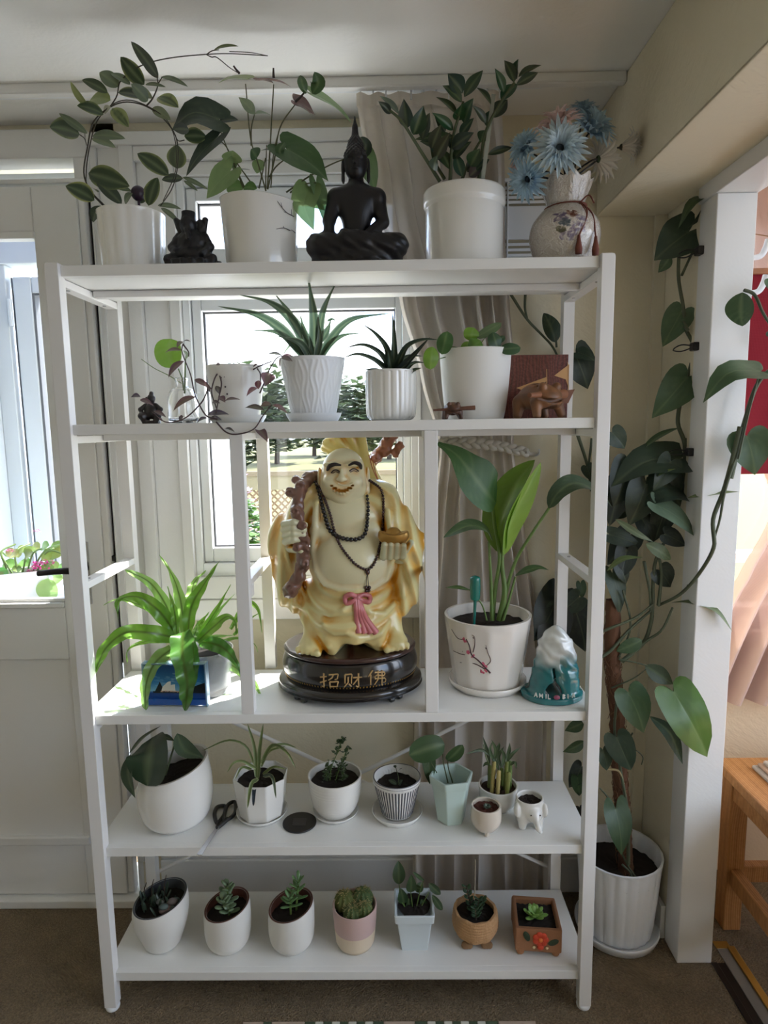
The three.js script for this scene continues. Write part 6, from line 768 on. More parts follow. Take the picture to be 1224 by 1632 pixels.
{ // flower vase
  const t = thing('flower_vase', 'crackle mosaic vase tied with brown cord, its neck frilled', 'vase', [0.528, S1, -0.135]); t.scale.y = 0.885;
  const c = document.createElement('canvas'); c.width = c.height = 1024; const x = c.getContext('2d'); x.fillStyle = '#e2d9cd'; x.fillRect(0, 0, 1024, 1024); for (let i = 0; i < 2600; i++) { x.strokeStyle = ['rgba(255,252,246,.8)', 'rgba(196,180,164,.6)', 'rgba(176,150,140,.35)'][i % 3]; x.lineWidth = rr(1, 4); x.beginPath(); const a = rr(0, 1024), b = rr(0, 1024); x.moveTo(a, b); x.quadraticCurveTo(a + rr(-30, 30), b + rr(-30, 30), a + rr(-36, 36), b + rr(-36, 36)); x.stroke(); }
  // loose purple blossom and brown leaf print on the belly, facing the room (u = 0 is the front seam, so it wraps)
  const blot = (u, v, r, col, n) => { for (const o of [0, 1024, -1024]) for (let i = 0; i < n; i++) { x.fillStyle = col; x.globalAlpha = rr(0.25, 0.7); x.beginPath(); x.ellipse(u + o + rr(-r, r), v + rr(-r, r), rr(4, 16), rr(4, 13), rr(0, 3), 0, 7); x.fill(); } x.globalAlpha = 1; };
  blot(1000, 350, 34, '#7a6b86', 26); blot(960, 480, 30, '#6f627e', 26); blot(1040, 400, 30, '#8c7c92', 22); blot(985, 430, 22, '#4e5a63', 24); blot(1015, 500, 24, '#6b3c2c', 26); blot(965, 390, 16, '#5d5a3e', 16); blot(1060, 460, 20, '#8d7f97', 16);
  const map = new THREE.CanvasTexture(c); map.colorSpace = THREE.SRGBColorSpace; map.wrapS = map.wrapT = THREE.RepeatWrapping; map.flipY = false; map.repeat.set(1, 1 / 0.36);
  const prof = smoothProfile([[0.045, 0], [0.056, 0.003], [0.07, 0.035], [0.079, 0.078], [0.074, 0.112], [0.056, 0.140], [0.042, 0.155], [0.043, 0.168], [0.052, 0.195], [0.059, 0.218]], 7), full = vessel(prof, 0.004, 0.9);
  part(t, 'body', revolve(full, 120, (th, r, y) => [r * (1 + (y > 0.15 ? 0.05 * (y - 0.15) / 0.07 * Math.cos(9 * th) : 0)), y + (y > 0.2 ? 0.006 * Math.cos(9 * th) * (y - 0.2) / 0.018 : 0)]), M(0xffffff, 0.12, { map, transmission: 0.25, thickness: 0, clearcoat: 1, bumpMap: plasterBump, bumpScale: 0.003 }));
  const cordM = M(c8(110, 58, 44), 0.75), cl = []; for (let i = 0; i <= 30; i++) { const a = i / 30 * 2 * PI; cl.push(V(Math.sin(a) * 0.0455, 0.152 + 0.002 * Math.sin(a), Math.cos(a) * 0.0455)); } part(t, 'cord', tube(cl, 0.0023, { n: 90 }), cordM);
  const kx = 0.022, kz = 0.042; for (const l of [[V(kx, 0.152, kz), V(kx + 0.016, 0.166, kz + 0.006), V(kx + 0.028, 0.146, kz + 0.008)], [V(kx, 0.152, kz), V(kx - 0.012, 0.12, kz + 0.018), V(kx + 0.002, 0.098, kz + 0.03), V(kx + 0.010, 0.13, kz + 0.016), V(kx, 0.152, kz)], [V(kx, 0.152, kz), V(kx + 0.006, 0.11, kz + 0.026), V(kx - 0.012, 0.06, kz + 0.038)], [V(kx, 0.152, kz), V(kx + 0.022, 0.12, kz + 0.014), V(kx + 0.028, 0.06, kz + 0.026)]]) part(t, 'cord_loop', tube(l, 0.0018), cordM);
  for (const [a, b, q] of [[kx - 0.012, 0.06, kz + 0.038], [kx + 0.028, 0.06, kz + 0.026]]) part(t, 'tassel', revolve([[0, 0.004], [0.003, 0.002], [0.0035, -0.004], [0.008, -0.03], [0.007, -0.042], [0, -0.042]], 14).translate(a, b, q), cordM);
  // silk flowers
  const Fl = (X, Y, r, nrm, col, heart, n, dz, label, cup = 0.2) => { const p = at(...MC(X, Y), -0.11 + dz), f = thing('silk_flower', label, 'artificial flower', [p.x, p.y, p.z], 0); const N = nrm.clone().normalize(), u = V(0, 1, 0).cross(N).normalize(), w = N.clone().cross(u), R = r / 2.66 * metre(-0.1);
    for (let layer = 0; layer < 3; layer++) { const l = []; for (let i = 0; i < n; i++) { const a = (i + layer * 0.37) / n * 2 * PI + rr(-0.06, 0.06), d = u.clone().multiplyScalar(Math.cos(a)).addScaledVector(w, Math.sin(a)), L = R * [1, 0.78, 0.52][layer] * rr(0.9, 1.08); const a0 = d.clone().multiplyScalar(R * 0.1), a1 = d.clone().multiplyScalar(L * 0.6).addScaledVector(N, R * (cup + layer * 0.16)), a2 = d.clone().multiplyScalar(L).addScaledVector(N, R * (cup * 0.9 + layer * 0.2 + rr(-0.1, 0.1))); l.push(sheet([a0, a1, a2], R * 0.19, { prof: 'oval', color: col.clone().multiplyScalar(rr(0.85, 1.15)), rib: col.clone().multiplyScalar(0.85), face: N, nu: 8, nv: 4, fold: 0.25 })); } const m = part(f, 'petals', mergeGeometries(l), mats.leaf); m.userData.kind = 'stuff'; }
    part(f, 'centre', ball(V(0, 0, 0).addScaledVector(N, R * 0.1), R * 0.16, 1, 1, 1, 12, 10), M(heart, 0.9)); const q = V(0.53, S1 + 0.18, -0.135).add(V(rr(-0.02, 0.02), 0, rr(-0.015, 0.015))).sub(p); part(f, 'stem', tube([V(0, 0, 0), N.clone().multiplyScalar(-R * 0.25), q.clone().multiplyScalar(0.6).add(V(0, 0.01, 0)), q, q.clone().add(V(0, -0.09, 0))], 0.002), mats.black); return f; };
  const blue = c8(208, 228, 238), deepB = c8(180, 210, 228), pink = c8(244, 218, 214), white = c8(232, 226, 214), H = c8(52, 62, 74);
  Fl(880, 480, 118, V(-0.1, 0.1, 1), blue, H, 23, 0.05, 'pale blue silk flower facing forward at the middle of the bouquet'); Fl(1010, 400, 112, V(0.35, 0.5, 0.7), deepB, H, 23, 0.0, 'blue silk flower on the upper side of the bouquet beside the pink one'); Fl(980, 335, 85, V(0.1, 0.9, 0.3), deepB, H, 21, -0.02, 'blue silk flower at the very top of the bouquet'); Fl(880, 385, 108, V(-0.35, 0.85, 0.5), pink, c8(200, 160, 150), 18, 0.02, 'pale pink silk flower opening upward on top of the bouquet'); Fl(745, 470, 82, V(-0.7, 0.3, 0.7), deepB, H, 21, 0.0, 'blue silk flower at the side of the bouquet toward the dark plant'); Fl(755, 595, 92, V(-0.6, -0.5, 0.7), deepB, H, 21, 0.02, 'drooping blue silk flower over the vase rim'); Fl(705, 550, 45, V(-1, 0.1, 0.2), pink, c8(160, 120, 120), 12, -0.02, 'small pink silk flower turned away at the edge of the bouquet'); Fl(1045, 515, 100, V(0.7, 0.2, -0.3), white, c8(50, 66, 44), 16, 0.0, 'cream silk flower seen from behind with green calyx'); Fl(1140, 465, 78, V(1, 0.1, 0.2), white, c8(60, 60, 50), 14, -0.01, 'white silk flower farthest out beside the bulkhead', 0.6);
}
// ---------------------------------------------------------------- statues
{ // the laughing golden statue on its lacquered plinth
  const m = zoom(420, 680, 3.548), zc = -0.18, PY = 0.116; const base = at(...m(488, 1230), zc);
  const t = thing('laughing_monk_statue', 'cream and amber laughing big-bellied monk statue on a black lacquer plinth', 'statue', [base.x, SH[2], zc]);
  const B = (X, Y, z) => { const p = at(...m(X, Y), zc + z).sub(t.position); return [p.x, p.y, p.z]; };
  // plinth
  const lac = M(c8(22, 18, 19), 0.22, { clearcoat: 0.8, clearcoatRoughness: 0.12 }), oval = { sx: 1, sz: 0.79 };
  part(t, 'plinth_top', revolve([[0, PY], [0.155, PY], [0.163, PY - 0.001], [0.168, PY - 0.005], [0.167, PY - 0.011], [0.162, PY - 0.014], [0, PY - 0.014]], 96, null, oval), M(c8(62, 38, 34), 0.25, { clearcoat: 0.7 }), 'dark brown plinth top');
  const pb = part(t, 'plinth_body', revolve(smoothProfile([[0.15, PY - 0.012], [0.164, PY - 0.018], [0.1715, PY - 0.04], [0.1705, PY - 0.06], [0.163, PY - 0.076], [0.154, PY - 0.082]], 8), 120, null, oval), lac);
  part(t, 'plinth_foot', revolve(smoothProfile([[0.15, 0.040], [0.166, 0.038], [0.178, 0.033], [0.183, 0.026], [0.180, 0.018], [0.168, 0.014], [0, 0.014]], 8), 120, null, oval), lac);
  part(t, 'gold_ring', revolve([[0.157, 0.052], [0.1645, 0.05], [0.1665, 0.0465], [0.1645, 0.043], [0.157, 0.041]], 260, (th, r, y) => [r + 0.0014 * Math.cos(th * 130), y], oval), mats.gold, 'beaded gold band');
  for (const a of [0.75, -0.75, 2.4, -2.4, 0]) if (a) part(t, 'plinth_bracket', join([bx(-0.022, 0.022, 0.006, 0.018, -0.006, 0.006, 0.003), bx(-0.02, -0.006, 0, 0.01, -0.005, 0.007, 0.003), bx(0.006, 0.02, 0, 0.01, -0.005, 0.007, 0.003)]).rotateY(a).translate(Math.sin(a) * 0.168, 0, Math.cos(a) * 0.168 * 0.79), lac);
  // the three raised characters, stroke by stroke
  const chars = [[[[0.02, 0.72], [0.36, 0.76]], [[0.2, 0.98], [0.2, 0.08], [0.1, 0.14]], [[0.02, 0.36], [0.36, 0.5]], [[0.46, 0.88], [0.92, 0.9], [0.88, 0.6], [0.76, 0.56]], [[0.68, 0.88], [0.62, 0.68], [0.44, 0.52]], [[0.5, 0.4], [0.52, 0.06]], [[0.5, 0.4], [0.92, 0.42], [0.88, 0.08]], [[0.52, 0.1], [0.88, 0.1]]],
    [[[0.08, 0.88], [0.08, 0.3]], [[0.08, 0.88], [0.42, 0.9], [0.42, 0.3]], [[0.25, 0.76], [0.24, 0.36], [0.04, 0.06]], [[0.28, 0.28], [0.42, 0.1]], [[0.5, 0.68], [0.98, 0.72]], [[0.78, 0.98], [0.78, 0.06], [0.66, 0.14]], [[0.76, 0.62], [0.5, 0.22]]],
    [[[0.26, 0.98], [0.04, 0.56]], [[0.16, 0.72], [0.16, 0.02]], [[0.36, 0.84], [0.9, 0.86], [0.88, 0.66], [0.4, 0.64], [0.36, 0.44], [0.94, 0.46], [0.9, 0.2], [0.8, 0.2]], [[0.54, 0.98], [0.54, 0.4], [0.36, 0.04]], [[0.74, 0.98], [0.74, 0.0]]]];
  const rim = (X, Y) => { const [px, py] = m(X, Y); let z = 0.13, p; for (let i = 0; i < 6; i++) { p = at(px, py, zc + z).sub(t.position); const R = 0.1712; z = 0.79 * Math.sqrt(Math.max(0, R * R - p.x * p.x)) + 0.0006; } return p; };
  chars.forEach((ch, k) => { const X0 = [318, 452, 588][k], Y1 = [1478, 1478, 1462][k], S = [112, 108, 110][k], H = [86, 86, 86][k]; const g = ch.map((st) => tube(st.flatMap(([a, b], i) => { if (i === 0) return [rim(X0 + a * S, Y1 - b * H)]; const [c, d] = st[i - 1]; return [rim(X0 + (a * 0.5 + c * 0.5) * S, Y1 - (b + d) / 2 * H), rim(X0 + a * S, Y1 - b * H)]; }), (u) => 0.0021 - 0.0006 * u, { s: 6, n: 18 })); part(pb, 'character', join(g), M(c8(206, 172, 120), 0.4, { metalness: 0.4 }), 'raised gold character'); });
  // body
  const Y0 = PY; const sh = [B(285, 420, -0.01), B(660, 420, -0.01)], el = [B(118, 640, 0.01), B(812, 660, 0.01)], ha = [B(172, 605, 0.07), B(742, 690, 0.085)], ch = B(468, 540, 0.0), be = B(505, 745, 0.02), hip = B(490, 960, 0.0), hd = B(452, 280, 0.025);
  const fl = [B(268, 1235, 0.085), B(742, 1192, 0.065)], sk = [hip[0], Y0 + 0.04, 0];
  const fold = (p) => { const dx = p[0] - hip[0], q = Math.hypot(dx, p[1] - be[1] - 0.05), w = THREE.MathUtils.smoothstep(Math.abs(dx), 0.095, 0.135) * THREE.MathUtils.smoothstep(p[1], Y0 + 0.03, Y0 + 0.09), low = 1 - THREE.MathUtils.smoothstep(p[1], Y0 + 0.03, Y0 + 0.07);
    return w * 0.0042 * Math.sin(dx * 175 + Math.sign(dx) * p[1] * 34 + 1.2 * Math.sin(p[1] * 20)) + (1 - w) * (1 - low) * 0.005 * Math.sin(q * 150 + 0.8 * Math.sin(dx * 30)) + low * 0.006 * Math.sin(Math.atan2(dx, p[2] + 0.03) * 13 + p[1] * 20); };
  const robe = (p) => {
    let d = cap(p, [hip[0], hip[1], 0.0], [sk[0], Y0 + 0.055, 0.0], 0.112, 0.118); d = Math.max(d, Y0 + 0.006 + 0.018 * Math.sin(Math.atan2(p[0], p[2]) * 5 + 0.6) + 0.012 - p[1]);
    for (const s of [0, 1]) { const S = s ? 1 : -1; d = smin(d, cap(p, sh[s], el[s], 0.05, 0.042), 0.03); d = smin(d, ell(p, [el[s][0] - S * 0.004, el[s][1] - 0.065, 0.0], [0.038, 0.115, 0.055]), 0.025); d = smin(d, cap(p, el[s], [ha[s][0] + S * 0.012, ha[s][1] - 0.004, ha[s][2] - 0.02], 0.04, 0.03), 0.025); d = smin(d, cap(p, [el[s][0] - S * 0.016, Y0 + 0.13, 0.0], [hip[0] + S * 0.10, Y0 + 0.075, 0.02], 0.03, 0.022), 0.02); }
    d = smin(d, ell(p, [ch[0], ch[1] + 0.01, -0.03], [0.125, 0.10, 0.07]), 0.03); return (d + fold(p)) * 0.8;
  };
  const skin = (p) => { let d = ell(p, [be[0], be[1], be[2]], [0.112, 0.096, 0.106]); d = smin(d, ell(p, [ch[0], ch[1] + 0.008, 0.006], [0.098, 0.07, 0.07]), 0.016); for (const s of [-1, 1]) d = smin(d, ell(p, [ch[0] + s * 0.052, ch[1] - 0.012, 0.058], [0.034, 0.024, 0.024]), 0.012); d = smin(d, cap(p, [hd[0], hd[1] - 0.07, 0.0], [hd[0], hd[1] - 0.03, 0.01], 0.06, 0.045), 0.03); return d; };
  const feet = (p) => { let d = 9; fl.forEach((f, k) => { const S = k ? 1 : -1; d = smin(d, ell(p, [f[0], Y0 + 0.016, f[2] - 0.01], [0.032, 0.018, 0.035]), 0.012); for (let i = 0; i < 5; i++) { const x = f[0] + S * (i - 2) * 0.0125 + S * 0.006; d = smin(d, cap(p, [x - S * 0.002, Y0 + 0.013, f[2] + 0.008], [x, Y0 + 0.0085, f[2] + 0.027 - 0.003 * i], 0.0085, 0.0072 - (i ? 0.0006 * i : -0.0018)), 0.004); } d = smin(d, cap(p, [f[0], Y0 + 0.02, f[2] - 0.02], [f[0] * 0.85, Y0 + 0.07, 0.02], 0.024, 0.034), 0.014); }); return d; };
  const rawBody = (p) => smin(smin(robe(p), skin(p), 0.008), feet(p), 0.006);
  const march = (f, x, y) => { let z = 0.24; for (let i = 0; i < 80; i++) { const d = f([x, y, z]); if (d < 0.0004) break; z -= Math.max(0.0008, d * 0.75); if (z < -0.12) break; } return z; };
  const onto = (f, X, Y, lift) => { let z = 0.1, p; for (let i = 0; i < 7; i++) { p = B(X, Y, z); z = 0.4 * z + 0.6 * (march(f, p[0], p[1]) + lift); } return [p[0], p[1], z]; };
  const edge = [[300, 430], [292, 560], [280, 700], [300, 820], [350, 885], [430, 918], [520, 925], [610, 910], [690, 860], [722, 760], [715, 620], [700, 480]].map(([X, Y]) => onto(rawBody, X, Y, 0.002));
  const belt = [[250, 1000], [300, 1040], [380, 1065], [450, 1040], [520, 975], [600, 1050], [680, 1060], [740, 1000]].map(([X, Y]) => onto(rawBody, X, Y, 0.0));
  const hems = [[[340, 1120], [400, 1170], [470, 1165], [530, 1190], [600, 1195], [660, 1170], [705, 1100]], [[165, 1000], [220, 1025], [290, 1030], [330, 1075]], [[370, 1245], [450, 1268], [560, 1262], [660, 1235]], [[120, 660], [150, 800], [205, 900], [245, 980]], [[800, 640], [770, 800], [790, 960]]].map((l) => l.map(([X, Y]) => onto(rawBody, X, Y, -0.001)));
  const chain = (p, l, r) => { let d = 9; for (let i = 0; i < l.length - 1; i++) d = Math.min(d, cap(p, l[i], l[i + 1], r)); return d; };
  const body = (p) => { let d = rawBody(p); d = smin(d, chain(p, edge, 0.0085), 0.006); d = smin(d, chain(p, belt, 0.0065), 0.006); for (const h of hems) d = smin(d, chain(p, h, 0.0048), 0.008); return smax(smax(d, Y0 - p[1], 0.002), Math.abs(p[0] - hip[0]) - 0.198, 0.006); };
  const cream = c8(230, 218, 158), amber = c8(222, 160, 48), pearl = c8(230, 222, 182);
  const tint = (f, base, k0 = 1) => (p, n) => { const h = 0.014, occ = 1 - f([p[0] + n[0] * h, p[1] + n[1] * h, p[2] + n[2] * h]) / h, k = THREE.MathUtils.clamp((occ - 0.07) * 1.7 * k0, 0, 1); return base.clone().lerp(amber, k); };  // vertex colour turns amber in recesses and folds, by an occlusion estimate
  const glaze = new THREE.MeshPhysicalMaterial({ color: 0xffffff, vertexColors: true, roughness: 0.3, clearcoat: 0.5, clearcoatRoughness: 0.15, sheen: 0.2 });
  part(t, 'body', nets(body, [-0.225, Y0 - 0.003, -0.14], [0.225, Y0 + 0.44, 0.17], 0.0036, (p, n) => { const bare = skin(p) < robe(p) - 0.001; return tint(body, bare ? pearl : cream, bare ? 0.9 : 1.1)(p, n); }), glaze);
  // head
  const head = (p) => { const q = [p[0] - hd[0], p[1] - hd[1], p[2] - hd[2]]; let d = ell(q, [0, 0.012, -0.004], [0.0525, 0.056, 0.054]); d = smin(d, ell(q, [0, -0.03, 0.006], [0.054, 0.036, 0.046]), 0.03); for (const s of [-1, 1]) { d = smin(d, ell(q, [s * 0.027, -0.012, 0.040], [0.019, 0.017, 0.014]), 0.012); d = smin(d, ell(q, [s * 0.026, 0.031, 0.045], [0.018, 0.007, 0.008]), 0.008); d = smin(d, ell(q, [s * 0.0585, -0.008, -0.008], [0.006, 0.03, 0.013]), 0.005); d = smin(d, ell(q, [s * 0.058, -0.038, -0.004], [0.006, 0.012, 0.009]), 0.006); d = smin(d, ell(q, [s * 0.0075, -0.0035, 0.056], [0.0055, 0.0045, 0.005]), 0.004); }
    d = smin(d, ell(q, [0.0, -0.002, 0.058], [0.0085, 0.0075, 0.0085]), 0.004); d = smin(d, cap(q, [0, 0.018, 0.049], [0, 0.004, 0.056], 0.0045, 0.006), 0.006); d = smin(d, ell(q, [0, -0.052, 0.030], [0.022, 0.013, 0.016]), 0.012);
    const smile = (r, dy) => { let e = 9; for (let i = 0; i < 8; i++) { const a = -1 + i / 3.5, x = a * 0.0215; e = Math.min(e, ell(q, [x * 1.12, -0.019 - 0.0135 * (1 - a * a) + dy, 0.0515 - 0.006 * a * a], [0.0065, r, 0.011])); } return e; }; d = smin(d, smile(0.0074, 0), 0.004); d = smax(d, -(smile(0.0042, 0.001)), 0.0015); return d; };
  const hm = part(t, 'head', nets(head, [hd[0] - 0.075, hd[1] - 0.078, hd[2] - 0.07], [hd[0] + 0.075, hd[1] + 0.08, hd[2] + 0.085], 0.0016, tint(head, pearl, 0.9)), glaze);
  const onHead = (l, r, col, name) => part(hm, name, tube(l.map(([X, Y]) => V(...onto(head, X, Y, 0.0008))), r, { s: 7, n: 24 }), M(col, 0.45));
  const brow = (u) => 0.0017 + 0.0034 * Math.sin(PI * Math.min(1, u * 0.85 + 0.12)); onHead([[360, 246], [376, 222], [404, 213], [438, 218]], brow, c8(38, 30, 28), 'eyebrow'); onHead([[552, 236], [540, 212], [515, 205], [480, 220]], brow, c8(38, 30, 28), 'eyebrow');
  onHead([[382, 262], [398, 247], [415, 246], [432, 256]], 0.0017, c8(52, 38, 32), 'eye_line'); onHead([[485, 252], [502, 240], [520, 240], [538, 252]], 0.0017, c8(52, 38, 32), 'eye_line'); onHead([[390, 264], [408, 255], [428, 262]], 0.0011, c8(80, 60, 44), 'eye_line'); onHead([[490, 258], [510, 249], [530, 256]], 0.0011, c8(80, 60, 44), 'eye_line'); onHead([[420, 322], [440, 330], [462, 332], [485, 330], [504, 320]], 0.0022, c8(232, 220, 178), 'teeth');
  // hands
  const handL = (p) => { const h = B(172, 600, 0.075); let d = ell(p, [h[0] - 0.012, h[1], h[2] - 0.014], [0.024, 0.03, 0.02]); for (let i = 0; i < 4; i++) { const a = B(118 + i * 3, 552 + i * 32, 0.075), b = B(170, 543 + i * 32, 0.104), c = B(232 - i * 4, 556 + i * 28, 0.098); d = smin(d, cap(p, a, b, 0.0095, 0.009), 0.003); d = smin(d, cap(p, b, c, 0.009, 0.0078), 0.003); } d = smin(d, cap(p, B(150, 690, 0.07), B(215, 700, 0.105), 0.0095, 0.008), 0.004); return smin(d, cap(p, B(140, 640, 0.05), B(110, 700, 0.02), 0.024, 0.026), 0.01); };
  const handR = (p) => { const h = B(745, 700, 0.085); let d = ell(p, [h[0], h[1] + 0.006, h[2] - 0.012], [0.034, 0.013, 0.024]); for (let i = 0; i < 4; i++) { const X = 682 + i * 36, a = B(X, 700, 0.085), b = B(X - 4, 735 - i * 2, 0.108), c = B(X + 2, 668 + i * 2, 0.122); d = smin(d, cap(p, a, b, 0.009, 0.009), 0.003); d = smin(d, cap(p, b, c, 0.0088, 0.0075), 0.003); } d = smin(d, cap(p, B(800, 700, 0.08), B(832, 655, 0.095), 0.0095, 0.0075), 0.004); return smin(d, cap(p, B(770, 730, 0.06), B(812, 720, 0.02), 0.02, 0.024), 0.01); };
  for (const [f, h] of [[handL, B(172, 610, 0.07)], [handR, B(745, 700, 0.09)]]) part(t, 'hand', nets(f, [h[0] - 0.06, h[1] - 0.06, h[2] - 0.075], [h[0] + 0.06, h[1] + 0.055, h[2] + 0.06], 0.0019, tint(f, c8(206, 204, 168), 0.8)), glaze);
  // knotted staff over the shoulder
  const sp = [B(150, 930, 0.085), B(200, 850, 0.095), B(225, 740, 0.095), B(212, 600, 0.092), B(190, 480, 0.085), B(200, 370, 0.06), B(255, 290, 0.01), B(420, 250, -0.05), B(590, 230, -0.075), B(640, 170, -0.07), B(690, 110, -0.06), B(742, 20, -0.05)];
  const knobs = [[150, 905, 0.1], [230, 800, 0.1], [235, 700, 0.105], [180, 475, 0.1], [150, 370, 0.07], [210, 330, 0.06], [240, 650, 0.1], [215, 560, 0.104], [190, 680, 0.108], [235, 770, 0.11], [160, 930, 0.1], [185, 300, 0.04], [630, 180, -0.055], [745, 150, -0.05], [770, 110, -0.045], [700, 60, -0.05], [730, 30, -0.04], [690, 150, -0.055]].map(([X, Y, z]) => B(X, Y, z));
  const staff = (p) => { let d = 9; for (let i = 0; i < sp.length - 1; i++) d = smin(d, cap(p, sp[i], sp[i + 1], 0.0145 + (i === 0 ? 0.004 : 0), i > 8 ? 0.0165 : 0.0145), 0.006); for (const k of knobs) { const q = Math.hypot(p[0] - k[0], p[1] - k[1], p[2] - k[2]); d = smin(d, q - 0.0115, 0.006); d = smax(d, 0.0048 - Math.hypot(p[0] - k[0], p[1] - k[1], p[2] - k[2] - 0.0105), 0.003); } return (d + 0.0016 * Math.sin(p[1] * 260 + 5 * noise.noise(p[0] * 60, p[1] * 40, p[2] * 60))) * 0.8; };
  part(t, 'staff', nets(staff, [-0.20, Y0 + 0.06, -0.115], [0.17, Y0 + 0.555, 0.14], 0.0033, (p) => c8(122, 86, 72).lerp(c8(172, 112, 84), THREE.MathUtils.smoothstep(p[0], -0.06, 0.08)).multiplyScalar(0.9 + 0.35 * noise.noise(p[0] * 70, p[1] * 50, p[2] * 70))), M(0xffffff, 0.35, { vertexColors: true, clearcoat: 0.4 }));
  // cloth bundle fanned behind the head
  const tie = B(585, 235, -0.06), tips = [[350, 120], [362, 92], [385, 72], [420, 78], [450, 56], [485, 52], [520, 46], [552, 52]].map(([X, Y]) => B(X, Y, -0.045)), bundle = (p) => { let d = 9; tips.forEach((q, i) => { d = smin(d, cap(p, tie, [q[0], q[1], q[2] + 0.012 * (i % 2)], 0.011, 0.0125), 0.0065); }); d = smin(d, cap(p, tie, B(600, 330, -0.06), 0.022, 0.03), 0.015); d = smin(d, cap(p, B(600, 330, -0.06), B(560, 420, -0.06), 0.03, 0.03), 0.02); return d; };
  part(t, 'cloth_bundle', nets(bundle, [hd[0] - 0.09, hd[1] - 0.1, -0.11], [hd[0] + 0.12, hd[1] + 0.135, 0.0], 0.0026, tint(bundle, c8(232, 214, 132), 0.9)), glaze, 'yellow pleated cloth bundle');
  part(t, 'cord', join([tube([B(596, 160, -0.035), B(622, 250, -0.03), B(668, 340, 0.01)].map((q) => V(...q)), 0.0012), tube([B(610, 165, -0.035), B(640, 280, -0.03), B(672, 345, 0.01)].map((q) => V(...q)), 0.0012)]), M(c8(196, 110, 70), 0.6));
  // gold ingot
  const ic = B(735, 628, 0.105), ingot = (p) => { const q = [p[0] - ic[0], p[1] - ic[1], p[2] - ic[2]]; let d = ell(q, [0, 0.006, 0], [0.0365, 0.027, 0.023]); d = smax(d, q[1] - 0.010 - 7 * q[0] * q[0], 0.003); d = smin(d, ell(q, [0, 0.008, 0], [0.019, 0.017, 0.0165]), 0.003); return smax(d, -0.02 - q[1], 0.002); };
  part(t, 'ingot', nets(ingot, [ic[0] - 0.045, ic[1] - 0.026, ic[2] - 0.032], [ic[0] + 0.045, ic[1] + 0.034, ic[2] + 0.032], 0.0015), M(c8(178, 138, 72), 0.35, { metalness: 0.6 }), 'gold ingot');
  // pink knotted sash
  const pk = M(c8(206, 120, 122), 0.35, { clearcoat: 0.4 }), O = (X, Y, l = 0.003) => V(...onto(body, X, Y, l));
  part(t, 'sash_loop', tube([O(528, 965), O(495, 948), O(462, 965), O(470, 998), O(500, 990), O(526, 970)], 0.0062, { n: 40 }), pk, 'pink sash loop'); part(t, 'sash_loop', tube([O(530, 965), O(565, 948), O(600, 962), O(596, 990), O(565, 985), O(534, 972)], 0.0062, { n: 40 }), pk, 'pink sash loop'); part(t, 'sash_knot', ball(O(530, 966, 0.004), 0.009, 1, 1, 0.8), pk, 'pink sash knot');
  for (const [a, b, c] of [[520, 528, 540], [530, 548, 572], [536, 565, 605], [542, 580, 636]]) part(t, 'sash_tail', tube([O(a, 975), O(a + (b - a) * 0.4, 1030), O(b, 1085), O(c, 1165)], (u) => 0.0052 + 0.0035 * u), pk, 'pink sash tail');
  // bead strings hung on the statue
  const all = (p) => Math.min(body(p), head(p), handR(p));
  const string = (name, label, pts, r, mat, alt, extra) => { const s = thing(name, label, 'bead necklace', t.position.toArray()); const flat = new THREE.SplineCurve(pts.map(([X, Y]) => new THREE.Vector2(X, Y))).getPoints(46); const c = new THREE.CatmullRomCurve3(flat.map((q) => V(...onto(all, q.x, q.y, r * 0.95)))), L = c.getLength(), n = Math.floor(L / (r * 1.9)), l = []; for (let i = 0; i <= n; i++) { const p = c.getPointAt(i / n), k = alt(i / n); l.push(new THREE.IcosahedronGeometry(r * k, 1).translate(p.x, p.y, p.z)); } const b = part(s, 'beads', join(l), mat); b.userData.kind = 'stuff'; part(s, 'thread', tube(c.getPoints(50), r * 0.2, { n: 120, s: 5 }), mat); extra?.(s, c); return s; };
  const jet = M(c8(24, 18, 20), 0.15, { clearcoat: 0.6 }), garnet = M(c8(58, 28, 26), 0.25, { clearcoat: 0.4 });
  string('bead_necklace', 'string of larger shiny black beads across the statue chest', [[292, 312], [312, 370], [330, 440], [348, 510], [372, 580], [410, 615], [460, 634], [520, 638], [562, 620], [580, 585], [588, 520], [592, 450], [586, 392]], 0.0052, jet, (u) => 0.75 + 0.4 * Math.sin(PI * u));
  string('bead_necklace', 'longer string of small dark brown beads hanging over the statue belly', [[300, 316], [345, 410], [378, 500], [398, 580], [430, 665], [480, 735], [530, 785], [588, 808], [628, 770], [655, 690], [670, 600], [676, 500], [676, 400], [655, 345], [600, 305]], 0.0037, garnet, () => 1, (s, c) => { const a = V(...onto(all, 588, 822, 0.004)), b = V(...onto(all, 588, 905, 0.005)); part(s, 'guru_bead', ball(a, 0.0055, 1, 1.3, 1, 12, 10), garnet); part(s, 'tassel', join([rod(a, b.clone().add(V(-0.003, 0, 0)), 0.0007, 0.0007, 5), rod(a, b.clone().add(V(0.003, 0, 0)), 0.0007, 0.0007, 5), ball(b.clone().add(V(-0.004, -0.002, 0)), 0.0045), ball(b.clone().add(V(0.004, -0.002, 0)), 0.0045), ball(b.clone().add(V(-0.003, -0.010, 0)), 0.004), ball(b.clone().add(V(0.003, -0.010, 0)), 0.004)]), garnet); });
}
